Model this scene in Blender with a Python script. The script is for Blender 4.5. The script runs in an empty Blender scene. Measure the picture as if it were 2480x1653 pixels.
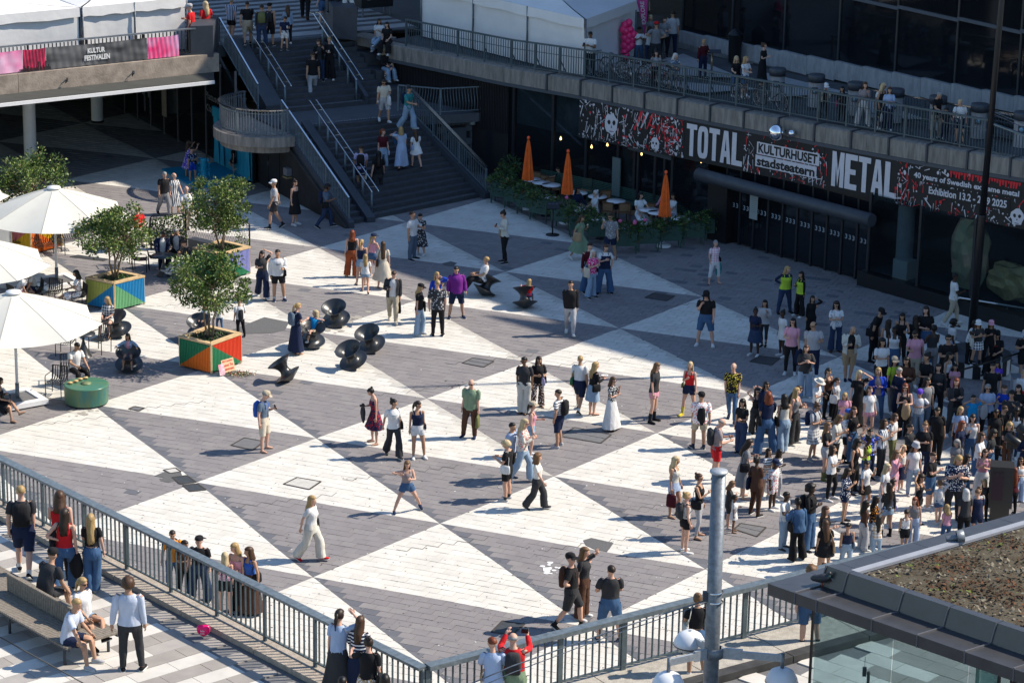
import bpy, bmesh, math, random
import numpy as np
from mathutils import Vector, Matrix, Quaternion
random.seed(7); rng = np.random.default_rng(7)
R = math.radians
sc = bpy.context.scene
col = sc.collection
# ---------------------------------------------------------------- camera
F_PX, PITCH, ROLL, CAMZ = 6585.8, 0.301056, 0.0173812, 25.8618
cp, sp = math.cos(PITCH), math.sin(PITCH)
FW = Vector((0, cp, -sp)); UP0 = Vector((0, sp, cp)); RT0 = Vector((1, 0, 0))
RT = RT0*math.cos(ROLL) + UP0*math.sin(ROLL)
UP = -RT0*math.sin(ROLL) + UP0*math.cos(ROLL)
cam = bpy.data.cameras.new('camera'); camo = bpy.data.objects.new('camera', cam); col.objects.link(camo)
m = Matrix((( RT.x, UP.x, -FW.x, 0), (RT.y, UP.y, -FW.y, 0), (RT.z, UP.z, -FW.z, CAMZ), (0, 0, 0, 1)))
camo.matrix_world = m
cam.sensor_width = 36; cam.lens = F_PX/2480*36; cam.clip_start = 0.5; cam.clip_end = 2000
sc.camera = camo
# ---------------------------------------------------------------- world, sun, exposure
SUN_EL, SUN_AZ = R(44.5), R(10)          # the sun stands to the right of the square, slightly beyond it
sun_dir = Vector((math.cos(SUN_AZ)*math.cos(SUN_EL), math.sin(SUN_AZ)*math.cos(SUN_EL), math.sin(SUN_EL)))
w = bpy.data.worlds.new('World'); sc.world = w; w.use_nodes = True
nt = w.node_tree; bg = nt.nodes['Background']
sky = nt.nodes.new('ShaderNodeTexSky'); sky.sky_type = 'NISHITA'; sky.sun_disc = False
sky.sun_elevation = SUN_EL; sky.sun_rotation = R(90) - SUN_AZ
sky.air_density = 1.3; sky.dust_density = 0.3; sky.ozone_density = 5.0
nt.links.new(sky.outputs[0], bg.inputs[0]); bg.inputs[1].default_value = 0.125
sl = bpy.data.lights.new('sun', 'SUN'); sl.energy = 5.0; sl.angle = R(0.53); sl.color = (1.0, 0.90, 0.76)
so = bpy.data.objects.new('sun', sl); col.objects.link(so)
so.rotation_euler = (-sun_dir).to_track_quat('-Z', 'Y').to_euler(); so.location = (40, 60, 60)
sc.view_settings.view_transform = 'Standard'; sc.view_settings.look = 'None'
sc.view_settings.exposure = 0.60; sc.view_settings.gamma = 1.0; sc.view_settings.use_curve_mapping = False
sc.render.engine = 'CYCLES'
sc.cycles.max_bounces = 6; sc.cycles.transparent_max_bounces = 10; sc.cycles.diffuse_bounces = 3
sc.cycles.glossy_bounces = 3; sc.cycles.transmission_bounces = 4; sc.cycles.caustics_reflective = False; sc.cycles.caustics_refractive = False
# ---------------------------------------------------------------- helpers
def at(px, py, z=0.0):
 """point at height z seen at pixel (px, py) of the 2480 x 1653 photograph"""
 d = FW + RT*((px-1240)/F_PX) - UP*((py-826.5)/F_PX)
 t = (z - CAMZ)/d.z
 return Vector((d.x*t, d.y*t, CAMZ + d.z*t))
def px_of(P):
 d = Vector(P) - Vector((0, 0, CAMZ)); k = d.dot(FW)
 return 1240 + F_PX*d.dot(RT)/k, 826.5 - F_PX*d.dot(UP)/k
def height_at(P, py):
 """height above P at which the vertical through P reaches picture row py"""
 lo, hi = -5.0, 60.0
 for _ in range(40):
  mid = (lo+hi)/2
  if px_of((P[0], P[1], P[2]+mid))[1] > py: lo = mid
  else: hi = mid
 return lo
MATS = {}
def srgb(h):
 if isinstance(h, str):
  h = h.lstrip('#'); c = [int(h[i:i+2], 16)/255 for i in (0, 2, 4)]
  return tuple(((x+0.055)/1.055)**2.4 if x > 0.04045 else x/12.92 for x in c)
 return tuple(h)
def base_mat(name):
 m = bpy.data.materials.new(name); m.use_nodes = True
 n = m.node_tree.nodes; b = n['Principled BSDF']
 return m, m.node_tree, b
def mat(name, c, rough=0.7, metal=0.0, spec=0.4, var=0.0, scale=8.0, bump=0.0, bscale=None, c2=None, stretch=None, detail=4, coord='pos', emit=None):
 """plain material with noise-driven variation between c and c2 (or a darker c) and a fine bump"""
 if name in MATS: return MATS[name]
 m, nt, b = base_mat(name); c = srgb(c)
 b.inputs['Base Color'].default_value = (*c, 1); b.inputs['Roughness'].default_value = rough
 b.inputs['Metallic'].default_value = metal; b.inputs['Specular IOR Level'].default_value = spec
 vec = None
 if var or bump:
  if coord == 'pos':
   g = nt.nodes.new('ShaderNodeNewGeometry'); vec = g.outputs['Position']
  else:
   g = nt.nodes.new('ShaderNodeTexCoord'); vec = g.outputs['Object']
  if stretch:
   mp = nt.nodes.new('ShaderNodeMapping'); mp.inputs['Scale'].default_value = stretch
   nt.links.new(vec, mp.inputs[0]); vec = mp.outputs[0]
 if var:
  nz = nt.nodes.new('ShaderNodeTexNoise'); nz.inputs['Scale'].default_value = scale; nz.inputs['Detail'].default_value = detail
  nz.inputs['Roughness'].default_value = 0.62
  nt.links.new(vec, nz.inputs['Vector'])
  rp = nt.nodes.new('ShaderNodeValToRGB'); cc2 = srgb(c2) if c2 else tuple(x*(1-var) for x in c)
  rp.color_ramp.elements[0].position = 0.3; rp.color_ramp.elements[1].position = 0.7
  rp.color_ramp.elements[0].color = (*cc2, 1); rp.color_ramp.elements[1].color = (*c, 1)
  nt.links.new(nz.outputs['Fac'], rp.inputs[0]); nt.links.new(rp.outputs[0], b.inputs['Base Color'])
 if bump:
  n2 = nt.nodes.new('ShaderNodeTexNoise'); n2.inputs['Scale'].default_value = bscale or scale*3; n2.inputs['Detail'].default_value = 3
  nt.links.new(vec, n2.inputs['Vector'])
  bp = nt.nodes.new('ShaderNodeBump'); bp.inputs['Strength'].default_value = bump; bp.inputs['Distance'].default_value = 0.02
  nt.links.new(n2.outputs['Fac'], bp.inputs['Height']); nt.links.new(bp.outputs[0], b.inputs['Normal'])
 if emit:
  b.inputs['Emission Color'].default_value = (*srgb(c), 1); b.inputs['Emission Strength'].default_value = emit
 MATS[name] = m
 return m
class MB:
 """mesh builder: boxes, bars, tubes, lathes and sheets collected into ONE mesh"""
 def __init__(s): s.v = []; s.f = []; s.mi = []; s.mats = []; s.smooth = []
 def slot(s, m):
  if m is None: return 0
  if m not in s.mats: s.mats.append(m)
  return s.mats.index(m)
 def add(s, vs, fs, m=None, smooth=False):
  o = len(s.v); k = s.slot(m)
  s.v += [tuple(v) for v in vs]
  for f in fs: s.f.append([i+o for i in f]); s.mi.append(k); s.smooth.append(smooth)
  return s
 def box(s, c, size, rz=0, m=None, M=None):
  x, y, z = size[0]/2, size[1]/2, size[2]/2
  co, si = math.cos(rz), math.sin(rz); vs = []
  for a in ((-x, -y, -z), (x, -y, -z), (x, y, -z), (-x, y, -z), (-x, -y, z), (x, -y, z), (x, y, z), (-x, y, z)):
   v = Vector((c[0]+a[0]*co-a[1]*si, c[1]+a[0]*si+a[1]*co, c[2]+a[2]))
   vs.append(M @ v if M else v)
  return s.add(vs, [(0, 3, 2, 1), (4, 5, 6, 7), (0, 1, 5, 4), (1, 2, 6, 5), (2, 3, 7, 6), (3, 0, 4, 7)], m)
 def bar(s, p, q, wd, ht=None, m=None, up=(0, 0, 1)):
  """rectangular bar from p to q, wd across and ht along up"""
  p, q = Vector(p), Vector(q); ht = ht or wd
  d = (q-p).normalized(); u = Vector(up)
  if abs(d.dot(u)) > 0.98: u = Vector((1, 0, 0))
  a = d.cross(u).normalized(); u = a.cross(d).normalized()
  vs = [P + a*sx*wd/2 + u*sz*ht/2 for P in (p, q) for sx, sz in ((-1, -1), (1, -1), (1, 1), (-1, 1))]
  return s.add(vs, [(0, 1, 2, 3), (7, 6, 5, 4), (0, 4, 5, 1), (1, 5, 6, 2), (2, 6, 7, 3), (3, 7, 4, 0)], m)
 def tube(s, pts, r, n=8, m=None, cap=True, smooth=True):
  pts = [Vector(p) for p in pts]; rs = r if isinstance(r, (list, tuple)) else [r]*len(pts)
  vs = []; ref = None
  for i, p in enumerate(pts):
   d = (pts[min(i+1, len(pts)-1)] - pts[max(i-1, 0)]).normalized()
   if ref is None:
    ref = Vector((0, 0, 1)) if abs(d.z) < 0.9 else Vector((1, 0, 0))
   a = d.cross(ref).normalized(); b = d.cross(a).normalized(); ref = -b if False else ref
   if a.length < .5: a = Vector((1, 0, 0))
   for k in range(n):
    t = 2*math.pi*k/n; vs.append(p + (a*math.cos(t) + b*math.sin(t))*rs[i])
  fs = []
  for i in range(len(pts)-1):
   for k in range(n):
    k2 = (k+1) % n; fs.append((i*n+k, i*n+k2, (i+1)*n+k2, (i+1)*n+k))
  s.add(vs, fs, m, smooth)
  if cap:
   o = len(s.v)-len(vs); kk = s.slot(m)
   s.f.append([o+k for k in range(n)][::-1]); s.mi.append(kk); s.smooth.append(False)
   s.f.append([o+(len(pts)-1)*n+k for k in range(n)]); s.mi.append(kk); s.smooth.append(False)
  return s
 def lathe(s, prof, c=(0, 0, 0), n=24, m=None, M=None, smooth=True):
  vs = []; c = Vector(c)
  for r, z in prof:
   for k in range(n):
    t = 2*math.pi*k/n; v = Vector((r*math.cos(t), r*math.sin(t), z))
    vs.append((M @ v if M else v) + c)
  fs = [(i*n+k, i*n+(k+1) % n, (i+1)*n+(k+1) % n, (i+1)*n+k) for i in range(len(prof)-1) for k in range(n)]
  return s.add(vs, fs, m, smooth)
 def prism(s, poly, z0, z1, m=None):
  n = len(poly); vs = [(p[0], p[1], z0) for p in poly] + [(p[0], p[1], z1) for p in poly]
  ar = sum(poly[i][0]*poly[(i+1) % n][1]-poly[(i+1) % n][0]*poly[i][1] for i in range(n))
  fs = [list(range(n))[::-1], list(range(n, 2*n))] + [(i, (i+1) % n, n+(i+1) % n, n+i) for i in range(n)]
  if ar < 0: fs = [list(f)[::-1] for f in fs]
  return s.add(vs, fs, m)
 def quad(s, a, b, c, d, m=None): return s.add([a, b, c, d], [(0, 1, 2, 3)], m)
 def mesh(s, name):
  me = bpy.data.meshes.new(name); me.from_pydata(s.v, [], s.f)
  for mm in s.mats: me.materials.append(mm)
  if len(s.mats) > 1: me.polygons.foreach_set('material_index', s.mi)
  me.polygons.foreach_set('use_smooth', s.smooth); me.update()
  return me
 def build(s, name, m=None, parent=None):
  if m is not None and not s.mats: s.mats = [m]
  return link(name, s.mesh(name), parent)
def link(name, me, parent=None):
 o = bpy.data.objects.new(name, me); col.objects.link(o)
 if parent is not None: o.parent = parent
 return o
def tag(o, label=None, cat=None, group=None, kind=None):
 if label: o['label'] = label
 if cat: o['category'] = cat
 if group: o['group'] = group
 if kind: o['kind'] = kind
 return o
def thing(name, label, cat, loc=(0, 0, 0), rz=0, group=None):
 o = bpy.data.objects.new(name, None); col.objects.link(o); o.empty_display_size = 0.2
 o.location = loc; o.rotation_euler = (0, 0, rz)
 return tag(o, label, cat, group)
def copy_tree(o, parent=None):
 c = o.copy(); col.objects.link(c); c.parent = parent
 for ch in o.children: copy_tree(ch, c)
 return c
def clip(poly, fn):
 """part of a polygon where fn(p) >= 0 (fn linear)"""
 out = []; n = len(poly)
 for i in range(n):
  a, b = poly[i], poly[(i+1) % n]; fa, fb = fn(a), fn(b)
  if fa >= 0: out.append(a)
  if (fa >= 0) != (fb >= 0):
   t = fa/(fa-fb); out.append((a[0]+(b[0]-a[0])*t, a[1]+(b[1]-a[1])*t))
 return out
def area(poly):
 return abs(sum(poly[i][0]*poly[(i+1) % len(poly)][1]-poly[(i+1) % len(poly)][0]*poly[i][1] for i in range(len(poly))))/2
ZU = 4.6      # height of the upper street level above the sunken square
ZL = 2.5      # stair landing
# ================================================================= THE SUNKEN SQUARE
M_white = [mat(f'light_slab_{i}', c, 0.75, spec=.25, var=.16, scale=1.3, bump=.15, bscale=60) for i, c in enumerate([(.59,.57,.52), (.605,.585,.535), (.575,.555,.505), (.61,.59,.545)])]
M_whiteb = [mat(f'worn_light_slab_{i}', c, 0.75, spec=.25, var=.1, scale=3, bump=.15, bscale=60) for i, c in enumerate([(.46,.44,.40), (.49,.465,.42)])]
M_dark = [mat(f'dark_slab_{i}', c, 0.7, spec=.25, var=.14, scale=1.6, bump=.15, bscale=60) for i, c in enumerate([(.215,.200,.202), (.223,.208,.209), (.207,.193,.196), (.230,.215,.214)])]
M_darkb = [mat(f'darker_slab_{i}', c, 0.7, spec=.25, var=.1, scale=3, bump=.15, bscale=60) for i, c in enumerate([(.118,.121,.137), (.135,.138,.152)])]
M_joint = mat('joint', (.13, .125, .12), 0.95, var=.3, scale=6)
M_far = mat('far_paving', (.19, .185, .18), 0.9, var=.3, scale=2)
ground = MB().prism([(-300, -200), (300, -200), (300, 600), (-300, 600)], -1.0, -0.02).build('plaza_ground', M_joint)
tag(ground, 'sunken square of light and dark triangular slab paving', kind='structure')
LO = Vector((-8.603399, 69.740208)); LA = Vector((3.0268353, 3.7996455)); LB = Vector((3.7778192, -6.5645590))
det = LA.x*LB.y - LA.y*LB.x
def lat(p):
 dx, dy = p[0]-LO.x, p[1]-LO.y
 return ((dx*LB.y-dy*LB.x)/det, (LA.x*dy-LA.y*dx)/det)
NODES = {(0,0):(476.3,1167),(1,0):(765.5,1060.5),(2,0):(1033.2,964.1),(3,0):(1279.9,875.7),(4,0):(1500.9,794.3),(5,0):(1702,718.5),
(0,1):(757.8,1396.6),(1,1):(1065.7,1266.7),(2,1):(1341.4,1152.7),(3,1):(1590.5,1047.9),(4,1):(1819,953.4),(5,1):(2030.6,864.6),
(1,2):(1424.8,1517.6),(2,2):(1708.7,1376.8),(0,-1):(225.5,979.5),(4,-1):(1223.4,658),(3,-2):(772.3,599.6),(3,-4):(374.8,383.6),(3,-5):(200.9,297.7)}
WN = []
for (i, j), (x, y) in NODES.items():
 q = at(x, y, 0); idl = LO + LA*i + LB*j; WN.append((idl.x, idl.y, q.x-idl.x, q.y-idl.y))
WN = np.array(WN)
def warp(p):
 """the real lattice is laid slightly unevenly: nudge each point by the offsets of nearby lattice nodes"""
 d2 = (WN[:, 0]-p[0])**2 + (WN[:, 1]-p[1])**2; wt = 1/(d2+1.5)**1.5
 return (p[0]+float((WN[:, 2]*wt).sum()/wt.sum()), p[1]+float((WN[:, 3]*wt).sum()/wt.sum()))
def pave():
 u = (LA+LB).normalized(); v = Vector((-u.y, u.x)); L, Hh, gap = 0.40, 0.302, 0.006
 # rows follow one family of pattern lines
 per = abs(LB.dot(v)); rows = round(per/Hh); Hh = per/rows
 big = []; stuff = MB(); shared = {}
 s0 = LO.dot(u); t0 = LO.dot(v)
 def inview(x, y):
  a, b = px_of((x, y, 0))
  return -220 < a < 2700 and 150 < b < 1850
 tiles = []
 for r in range(-220, 220):
  t = t0 + r*Hh
  # the part of this row that can be seen
  for k in range(-135, 135):
   s = s0 + (k + (0.5 if r % 2 else 0))*L
   cx, cy = u.x*(s+L/2)+v.x*(t+Hh/2), u.y*(s+L/2)+v.y*(t+Hh/2)
   if cy < 50 or cy > 128 or not inview(cx, cy): continue
   # hidden beneath the building on the right
   if cx + (cy-105.5)*1.03 > 1.5 and cy < 140 and (cx*0.72+cy*0.69) > 73.6+0.0*cx: continue
   tiles.append((r, k, s, t, cx, cy))
 cand = []
 for (r, k, s, t, cx, cy) in tiles:
  rect = [(s+gap, t+gap), (s+L-gap, t+gap), (s+L-gap, t+Hh-gap), (s+gap, t+Hh-gap)]
  poly = [(u.x*a+v.x*b, u.y*a+v.y*b) for a, b in rect]
  pieces = [poly]; full = [(u.x*a+v.x*b, u.y*a+v.y*b) for a, b in ((s, t), (s+L, t), (s+L, t+Hh), (s, t+Hh))]
  ls = [lat(p) for p in full]; cutA = False
  for idx, g in ((0, lambda q: q[0]), (1, lambda q: q[1]), (2, lambda q: q[0]-q[1])):
   vals = [g(q) for q in ls]; lo, hi = min(vals), max(vals)
   for c in range(math.ceil(lo+1e-3), math.floor(hi-1e-3)+1):
    if idx == 0: cutA = True
    new = []
    for pc in pieces:
     for sg in (1, -1):
      q = clip(pc, lambda p: sg*(g(lat(p))-c) - (0.0008))
      if len(q) >= 3 and area(q) > 0.002: new.append(q)
    pieces = new
  for pc in pieces:
   mx = sum(p[0] for p in pc)/len(pc); my = sum(p[1] for p in pc)/len(pc)
   i, j = lat((mx, my)); fi, fj = i-math.floor(i), j-math.floor(j); I = math.floor(i); J = math.floor(j)
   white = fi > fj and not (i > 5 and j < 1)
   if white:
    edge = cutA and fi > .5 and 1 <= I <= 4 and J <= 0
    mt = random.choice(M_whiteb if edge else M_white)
   else:
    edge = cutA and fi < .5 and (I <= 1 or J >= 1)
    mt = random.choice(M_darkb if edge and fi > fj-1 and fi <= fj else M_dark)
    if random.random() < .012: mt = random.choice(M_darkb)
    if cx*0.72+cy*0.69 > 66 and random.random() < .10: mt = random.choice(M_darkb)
   whole = len(pieces) == 1 and not cutA and len(pc) == 4
   pp = [warp(p) for p in pc]
   cand.append((pp, mt, random.uniform(-.0035, .0035), whole, cx, cy))
 # the nearest slabs in view are separate pieces
 def score(c):
  a, b = px_of((c[4], c[5], 0))
  vis = (0 < a < 2480 and 0 < b < 1600)
  # in front of the near railing
  hid = b > 1100 + (a/1035)*530 if a < 1035 else b > 1640 - (a-1035)*0.28
  return (0 if (vis and not hid and area(c[0]) > .10) else 1, -b)
 order = sorted(range(len(cand)), key=lambda q: score(cand[q]))
 top = set(order[:300])
 def slab(mb, pp, mt, dz):
  n = len(pp)
  vs = [(p[0], p[1], -0.03) for p in pp] + [(p[0], p[1], dz) for p in pp]
  mb.add(vs, [list(range(n, 2*n))] + [(i, (i+1) % n, n+(i+1) % n, n+i) for i in range(n)], mt)
 for q, (pp, mt, dz, whole, cx, cy) in enumerate(cand):
  if q in top:
   if whole:
    key = mt.name
    if key not in shared:
     mb = MB(); pr = [((a-L/2), (b-Hh/2)) for a, b in ((gap, gap), (L-gap, gap), (L-gap, Hh-gap), (gap, Hh-gap))]
     slab(mb, [(u.x*a+v.x*b, u.y*a+v.y*b) for a, b in pr], mt, 0.0); shared[key] = mb.mesh('paving_slab')
    o = link('paving_slab', shared[key], ground); wx, wy = warp((cx, cy)); o.location = (wx, wy, dz)
   else:
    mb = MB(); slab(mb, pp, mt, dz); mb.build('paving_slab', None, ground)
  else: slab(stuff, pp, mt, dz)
 o = stuff.build('distant_paving', None, ground); o['kind'] = 'stuff'
pave()
# covers and repairs let into the paving, given by their picture corners
M_iron = mat('cover_iron', (.075, .08, .085), .5, metal=.3, var=.35, scale=9, bump=.3, bscale=40)
M_conc = mat('cover_concrete', (.50, .485, .45), .85, var=.25, scale=7, bump=.3, bscale=50)
M_cgrey = mat('cover_grey', (.15, .15, .155), .7, var=.25, scale=7, bump=.2, bscale=50)
M_frame = mat('cover_frame', (.045, .04, .035), .8)
def cover(label, pts, mt, halves=1, group='covers let into the paving'):
 P = [at(x, y, 0) for x, y in pts]; c = sum(P, Vector())/4
 t = thing('access_cover', label, 'manhole cover', (c.x, c.y, 0), group=group)
 Q = [p-c for p in P]
 fr = MB()
 for i in range(4): fr.bar(Q[i]+Vector((0, 0, .009)), Q[(i+1) % 4]+Vector((0, 0, .009)), .05, .012)
 fr.build('frame', M_frame, t)
 def lerp(a, b, k): return a+(b-a)*k
 for h in range(halves):
  a, b = h/halves, (h+1)/halves
  q = [lerp(Q[0], Q[1], a+.02), lerp(Q[0], Q[1], b-.02), lerp(Q[3], Q[2], b-.02), lerp(Q[3], Q[2], a+.02)]
  cc = sum(q, Vector())/4
  MB().prism([((p-cc)*.955+cc)[:2] for p in q], -.005, .010).build('lid', mt, t)
cover('pale concrete lid beside the blonde walker in cream trousers', [(687, 1172), (720, 1156), (777, 1166), (749, 1185)], M_conc)
cover('grey lid under the shadow of the blue backpack man', [(560, 1078), (592, 1060), (640, 1069), (612, 1090)], M_cgrey)
cover('double grey lid on the dark triangle left of the green shirt man', [(1120, 879), (1145, 867), (1196, 875), (1172, 889)], M_cgrey, 2)
cover('double grey lid at the hem of the long white skirt', [(1357, 1056), (1392, 1035), (1480, 1053), (1455, 1073)], M_cgrey, 2)
cover('lid in the shade near the bearded man in black', [(1562, 721), (1583, 710), (1634, 717), (1614, 729)], M_iron)
cover('small speckled square lid on the light triangle by the green table', [(312, 990), (326, 984), (349, 988), (337, 995)], M_cgrey)
cover('cracked pale lid topmost of the three by the near railing', [(396, 1138), (425, 1133), (438, 1142), (412, 1146)], M_conc)
cover('black iron lid middle of the three by the near railing', [(417, 1156), (452, 1151), (475, 1167), (437, 1172)], M_iron)
cover('blue black iron lid lowest of the three by the near railing', [(443, 1175), (478, 1171), (499, 1186), (461, 1190)], M_iron)
cover('wide grey lid beside the standing toddler in the crowd', [(1778, 1281), (1794, 1267), (1855, 1277), (1833, 1299)], M_cgrey, 2)
cover('dark lid under the shadow of the man in black with a cap', [(1190, 1530), (1217, 1503), (1270, 1511), (1240, 1536)], M_iron)
cover('dark lid in the shade by the smiling woman with loose hair', [(1816, 876), (1838, 862), (1889, 868), (1868, 884)], M_iron)
cover('dark lid between the crowd and the jumping boy', [(2262, 1043), (2290, 1024), (2320, 1030), (2292, 1047)], M_iron)
cover('thin dark lid under the table left of the yellow umbrella box', [(170, 622), (188, 618), (262, 628), (250, 632)], M_iron)
# irregular asphalt repairs
M_asph = mat('asphalt_patch', (.12, .12, .122), .95, var=.3, scale=20, bump=.5, bscale=90)
def patch(label, pts):
 P = [at(x, y, 0) for x, y in pts]; c = sum(P, Vector())/len(P)
 o = MB().prism([(p-c)[:2] for p in P], -.01, .008).build('asphalt_patch', M_asph); o.location = (c.x, c.y, 0)
 tag(o, label, 'paving repair', 'asphalt repairs in the paving')
patch('ragged asphalt repair beside the three lids near the railing', [(374, 1152), (398, 1142), (438, 1143), (441, 1150), (420, 1157), (424, 1163), (410, 1168), (387, 1164), (396, 1156)])
patch('jagged asphalt repair between white slabs above the man in brown trousers', [(1412, 1308), (1432, 1302), (1486, 1314), (1470, 1336), (1440, 1330), (1419, 1320)])
patch('long asphalt repair behind the spinning chairs and the navy dress', [(560, 800), (640, 768), (700, 780), (690, 800), (660, 806), (600, 808)])
patch('notched dark repair under the couple with the map', [(1070, 638), (1092, 633), (1107, 637), (1096, 645), (1076, 643)])
# black smear left on the slabs
# gum spots, litter, open joints and chalk on the slabs
M_gum = mat('gum', (.07, .068, .065), .9); M_stain = mat('stain', (.40, .375, .33), .95, var=.5, scale=30); M_chalk = mat('chalk', (.62, .62, .62), .9)
mb = MB(); g_ = random.Random(8)
def disc(mb, c, r, m, n=6, z=.006):
 mb.add([(c.x+r*g_.uniform(.7, 1.2)*math.cos(6.283*k/n), c.y+r*g_.uniform(.7, 1.2)*math.sin(6.283*k/n), z) for k in range(n)], [tuple(range(n))], m)
for _ in range(2600):
 x, y = g_.uniform(-40, 2500), 520+1150*g_.random()**.8; disc(mb, at(x, y, 0), g_.uniform(.010, .028), M_gum if g_.random() < .8 else M_chalk)
u_ = (LA+LB).normalized(); v_ = Vector((-u_.y, u_.x))
for x, y, n in ((290, 992, 6), (0, 1035, 8), (1300, 888, 9), (900, 955, 8), (1210, 1000, 7), (830, 1160, 8), (1300, 1330, 7), (960, 1330, 6), (560, 1225, 7), (1560, 745, 7), (1450, 1240, 8), (380, 740, 6), (1080, 880, 7), (1900, 700, 6), (1990, 840, 6)):
 p = at(x, y, 0); p = Vector((p.x, p.y))
 for k in range(n):
  for a, b in ((p, p+u_*.30), (p+u_*.30, p+u_*.30+v_*.302)):
   dd = (b-a).normalized(); nn_ = Vector((-dd.y, dd.x))*.009; mb.add([(w_.x, w_.y, .0058) for w_ in (a-nn_, b-nn_, b+nn_, a+nn_)], [(0, 1, 2, 3)], M_gum)
  p = p+u_*.30+v_*.302
for x, y, r, k in ((195, 995, .10, 26), (830, 770, .16, 20), (1340, 1378, .12, 14), (1100, 930, .05, 8), (1120, 928, .06, 6), (800, 800, .14, 18)):
 for _ in range(k):
  p = at(x+g_.gauss(0, 22), y+g_.gauss(0, 6), 0); disc(mb, p, r*g_.uniform(.3, 1), M_chalk if x == 1340 else (M_gum if r < .07 else M_stain), 8, g_.uniform(.0062, .0078))
o = mb.build('spots_and_open_joints', None, ground); o['kind'] = 'stuff'
# ================================================================= UPPER LEVEL, STAIRS, HALL
M_step = mat('stair_stone', (.055, .060, .070), .65, var=.3, scale=5, bump=.2, bscale=40)
M_landing = mat('landing_stone', (.085, .092, .104), .7, var=.25, scale=3, bump=.2, bscale=40)
M_stringer = mat('stringer_steel', (.050, .058, .072), .5, var=.25, scale=3)
M_steel = mat('railing_steel', (.17, .22, .25), .45, metal=.35, var=.3, scale=5, bump=.1, bscale=60)
M_steelb = mat('railing_blue_grey', (.085, .125, .145), .42, metal=.25, var=.35, scale=4, bump=.1, bscale=50)
M_bright = mat('polished_steel', (.62, .63, .64), .18, metal=1.0)
M_galv = mat('galvanised_steel', (.20, .225, .255), .5, metal=.45, var=.45, scale=10, bump=.15, bscale=30)
M_concw = mat('weathered_concrete', (.30, .27, .24), .9, var=.55, scale=2.2, bump=.5, bscale=14, stretch=(3, 3, .5))
M_conct = mat('tan_concrete', (.38, .315, .26), .9, var=.45, scale=2.5, bump=.5, bscale=16)
M_asphd = mat('dark_paving', (.075, .078, .085), .85, var=.35, scale=1.6, bump=.2, bscale=40)
M_lightp = mat('light_paving', (.36, .36, .36), .85, var=.25, scale=1.8, bump=.2, bscale=40)
M_black = mat('black_steel', (.010, .011, .013), .4, var=.2, scale=5)
M_nearblack = mat('dark_interior', (.016, .015, .016), .9)  # near-black base colour for inner walls, backings and cores
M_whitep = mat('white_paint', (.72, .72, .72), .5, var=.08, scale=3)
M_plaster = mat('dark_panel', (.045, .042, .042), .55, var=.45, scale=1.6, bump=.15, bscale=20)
def glass(name, c, alpha=.45, rough=.05, spec=.8):
 if name in MATS: return MATS[name]
 m, nt, b = base_mat(name)
 b.inputs['Base Color'].default_value = (*c, 1); b.inputs['Roughness'].default_value = rough
 b.inputs['Specular IOR Level'].default_value = spec
 tr = nt.nodes.new('ShaderNodeBsdfTransparent'); tr.inputs[0].default_value = (.75, .82, .84, 1)
 mx = nt.nodes.new('ShaderNodeMixShader'); mx.inputs[0].default_value = alpha
 nt.links.new(tr.outputs[0], mx.inputs[1]); nt.links.new(b.outputs[0], mx.inputs[2])
 nt.links.new(mx.outputs[0], nt.nodes['Material Output'].inputs[0]); MATS[name] = m
 return m
G_dark = glass('dark_glass', (.014, .018, .024), .38)
G_night = glass('deep_glass', (.008, .010, .014), .72)
E_ = Vector((.870, .492, 0)); N_ = Vector((-.492, .870, 0)); W0 = Vector((-6.24, 96.97, 0))
def S(u, v, z=0.0): return W0 + E_*u + N_*v + Vector((0, 0, z))
RZS = math.atan2(E_.y, E_.x)
def vprism(mb, vz, u0, u1, m=None):
 """polygon in the (v, z) plane of the stairs, extruded across u"""
 n = len(vz); vs = [S(u0, v, z) for v, z in vz] + [S(u1, v, z) for v, z in vz]
 mb.add(vs, [list(range(n)), list(range(n, 2*n))[::-1]] + [(i, n+i, n+(i+1) % n, (i+1) % n) for i in range(n)], m)
 return mb
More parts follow.
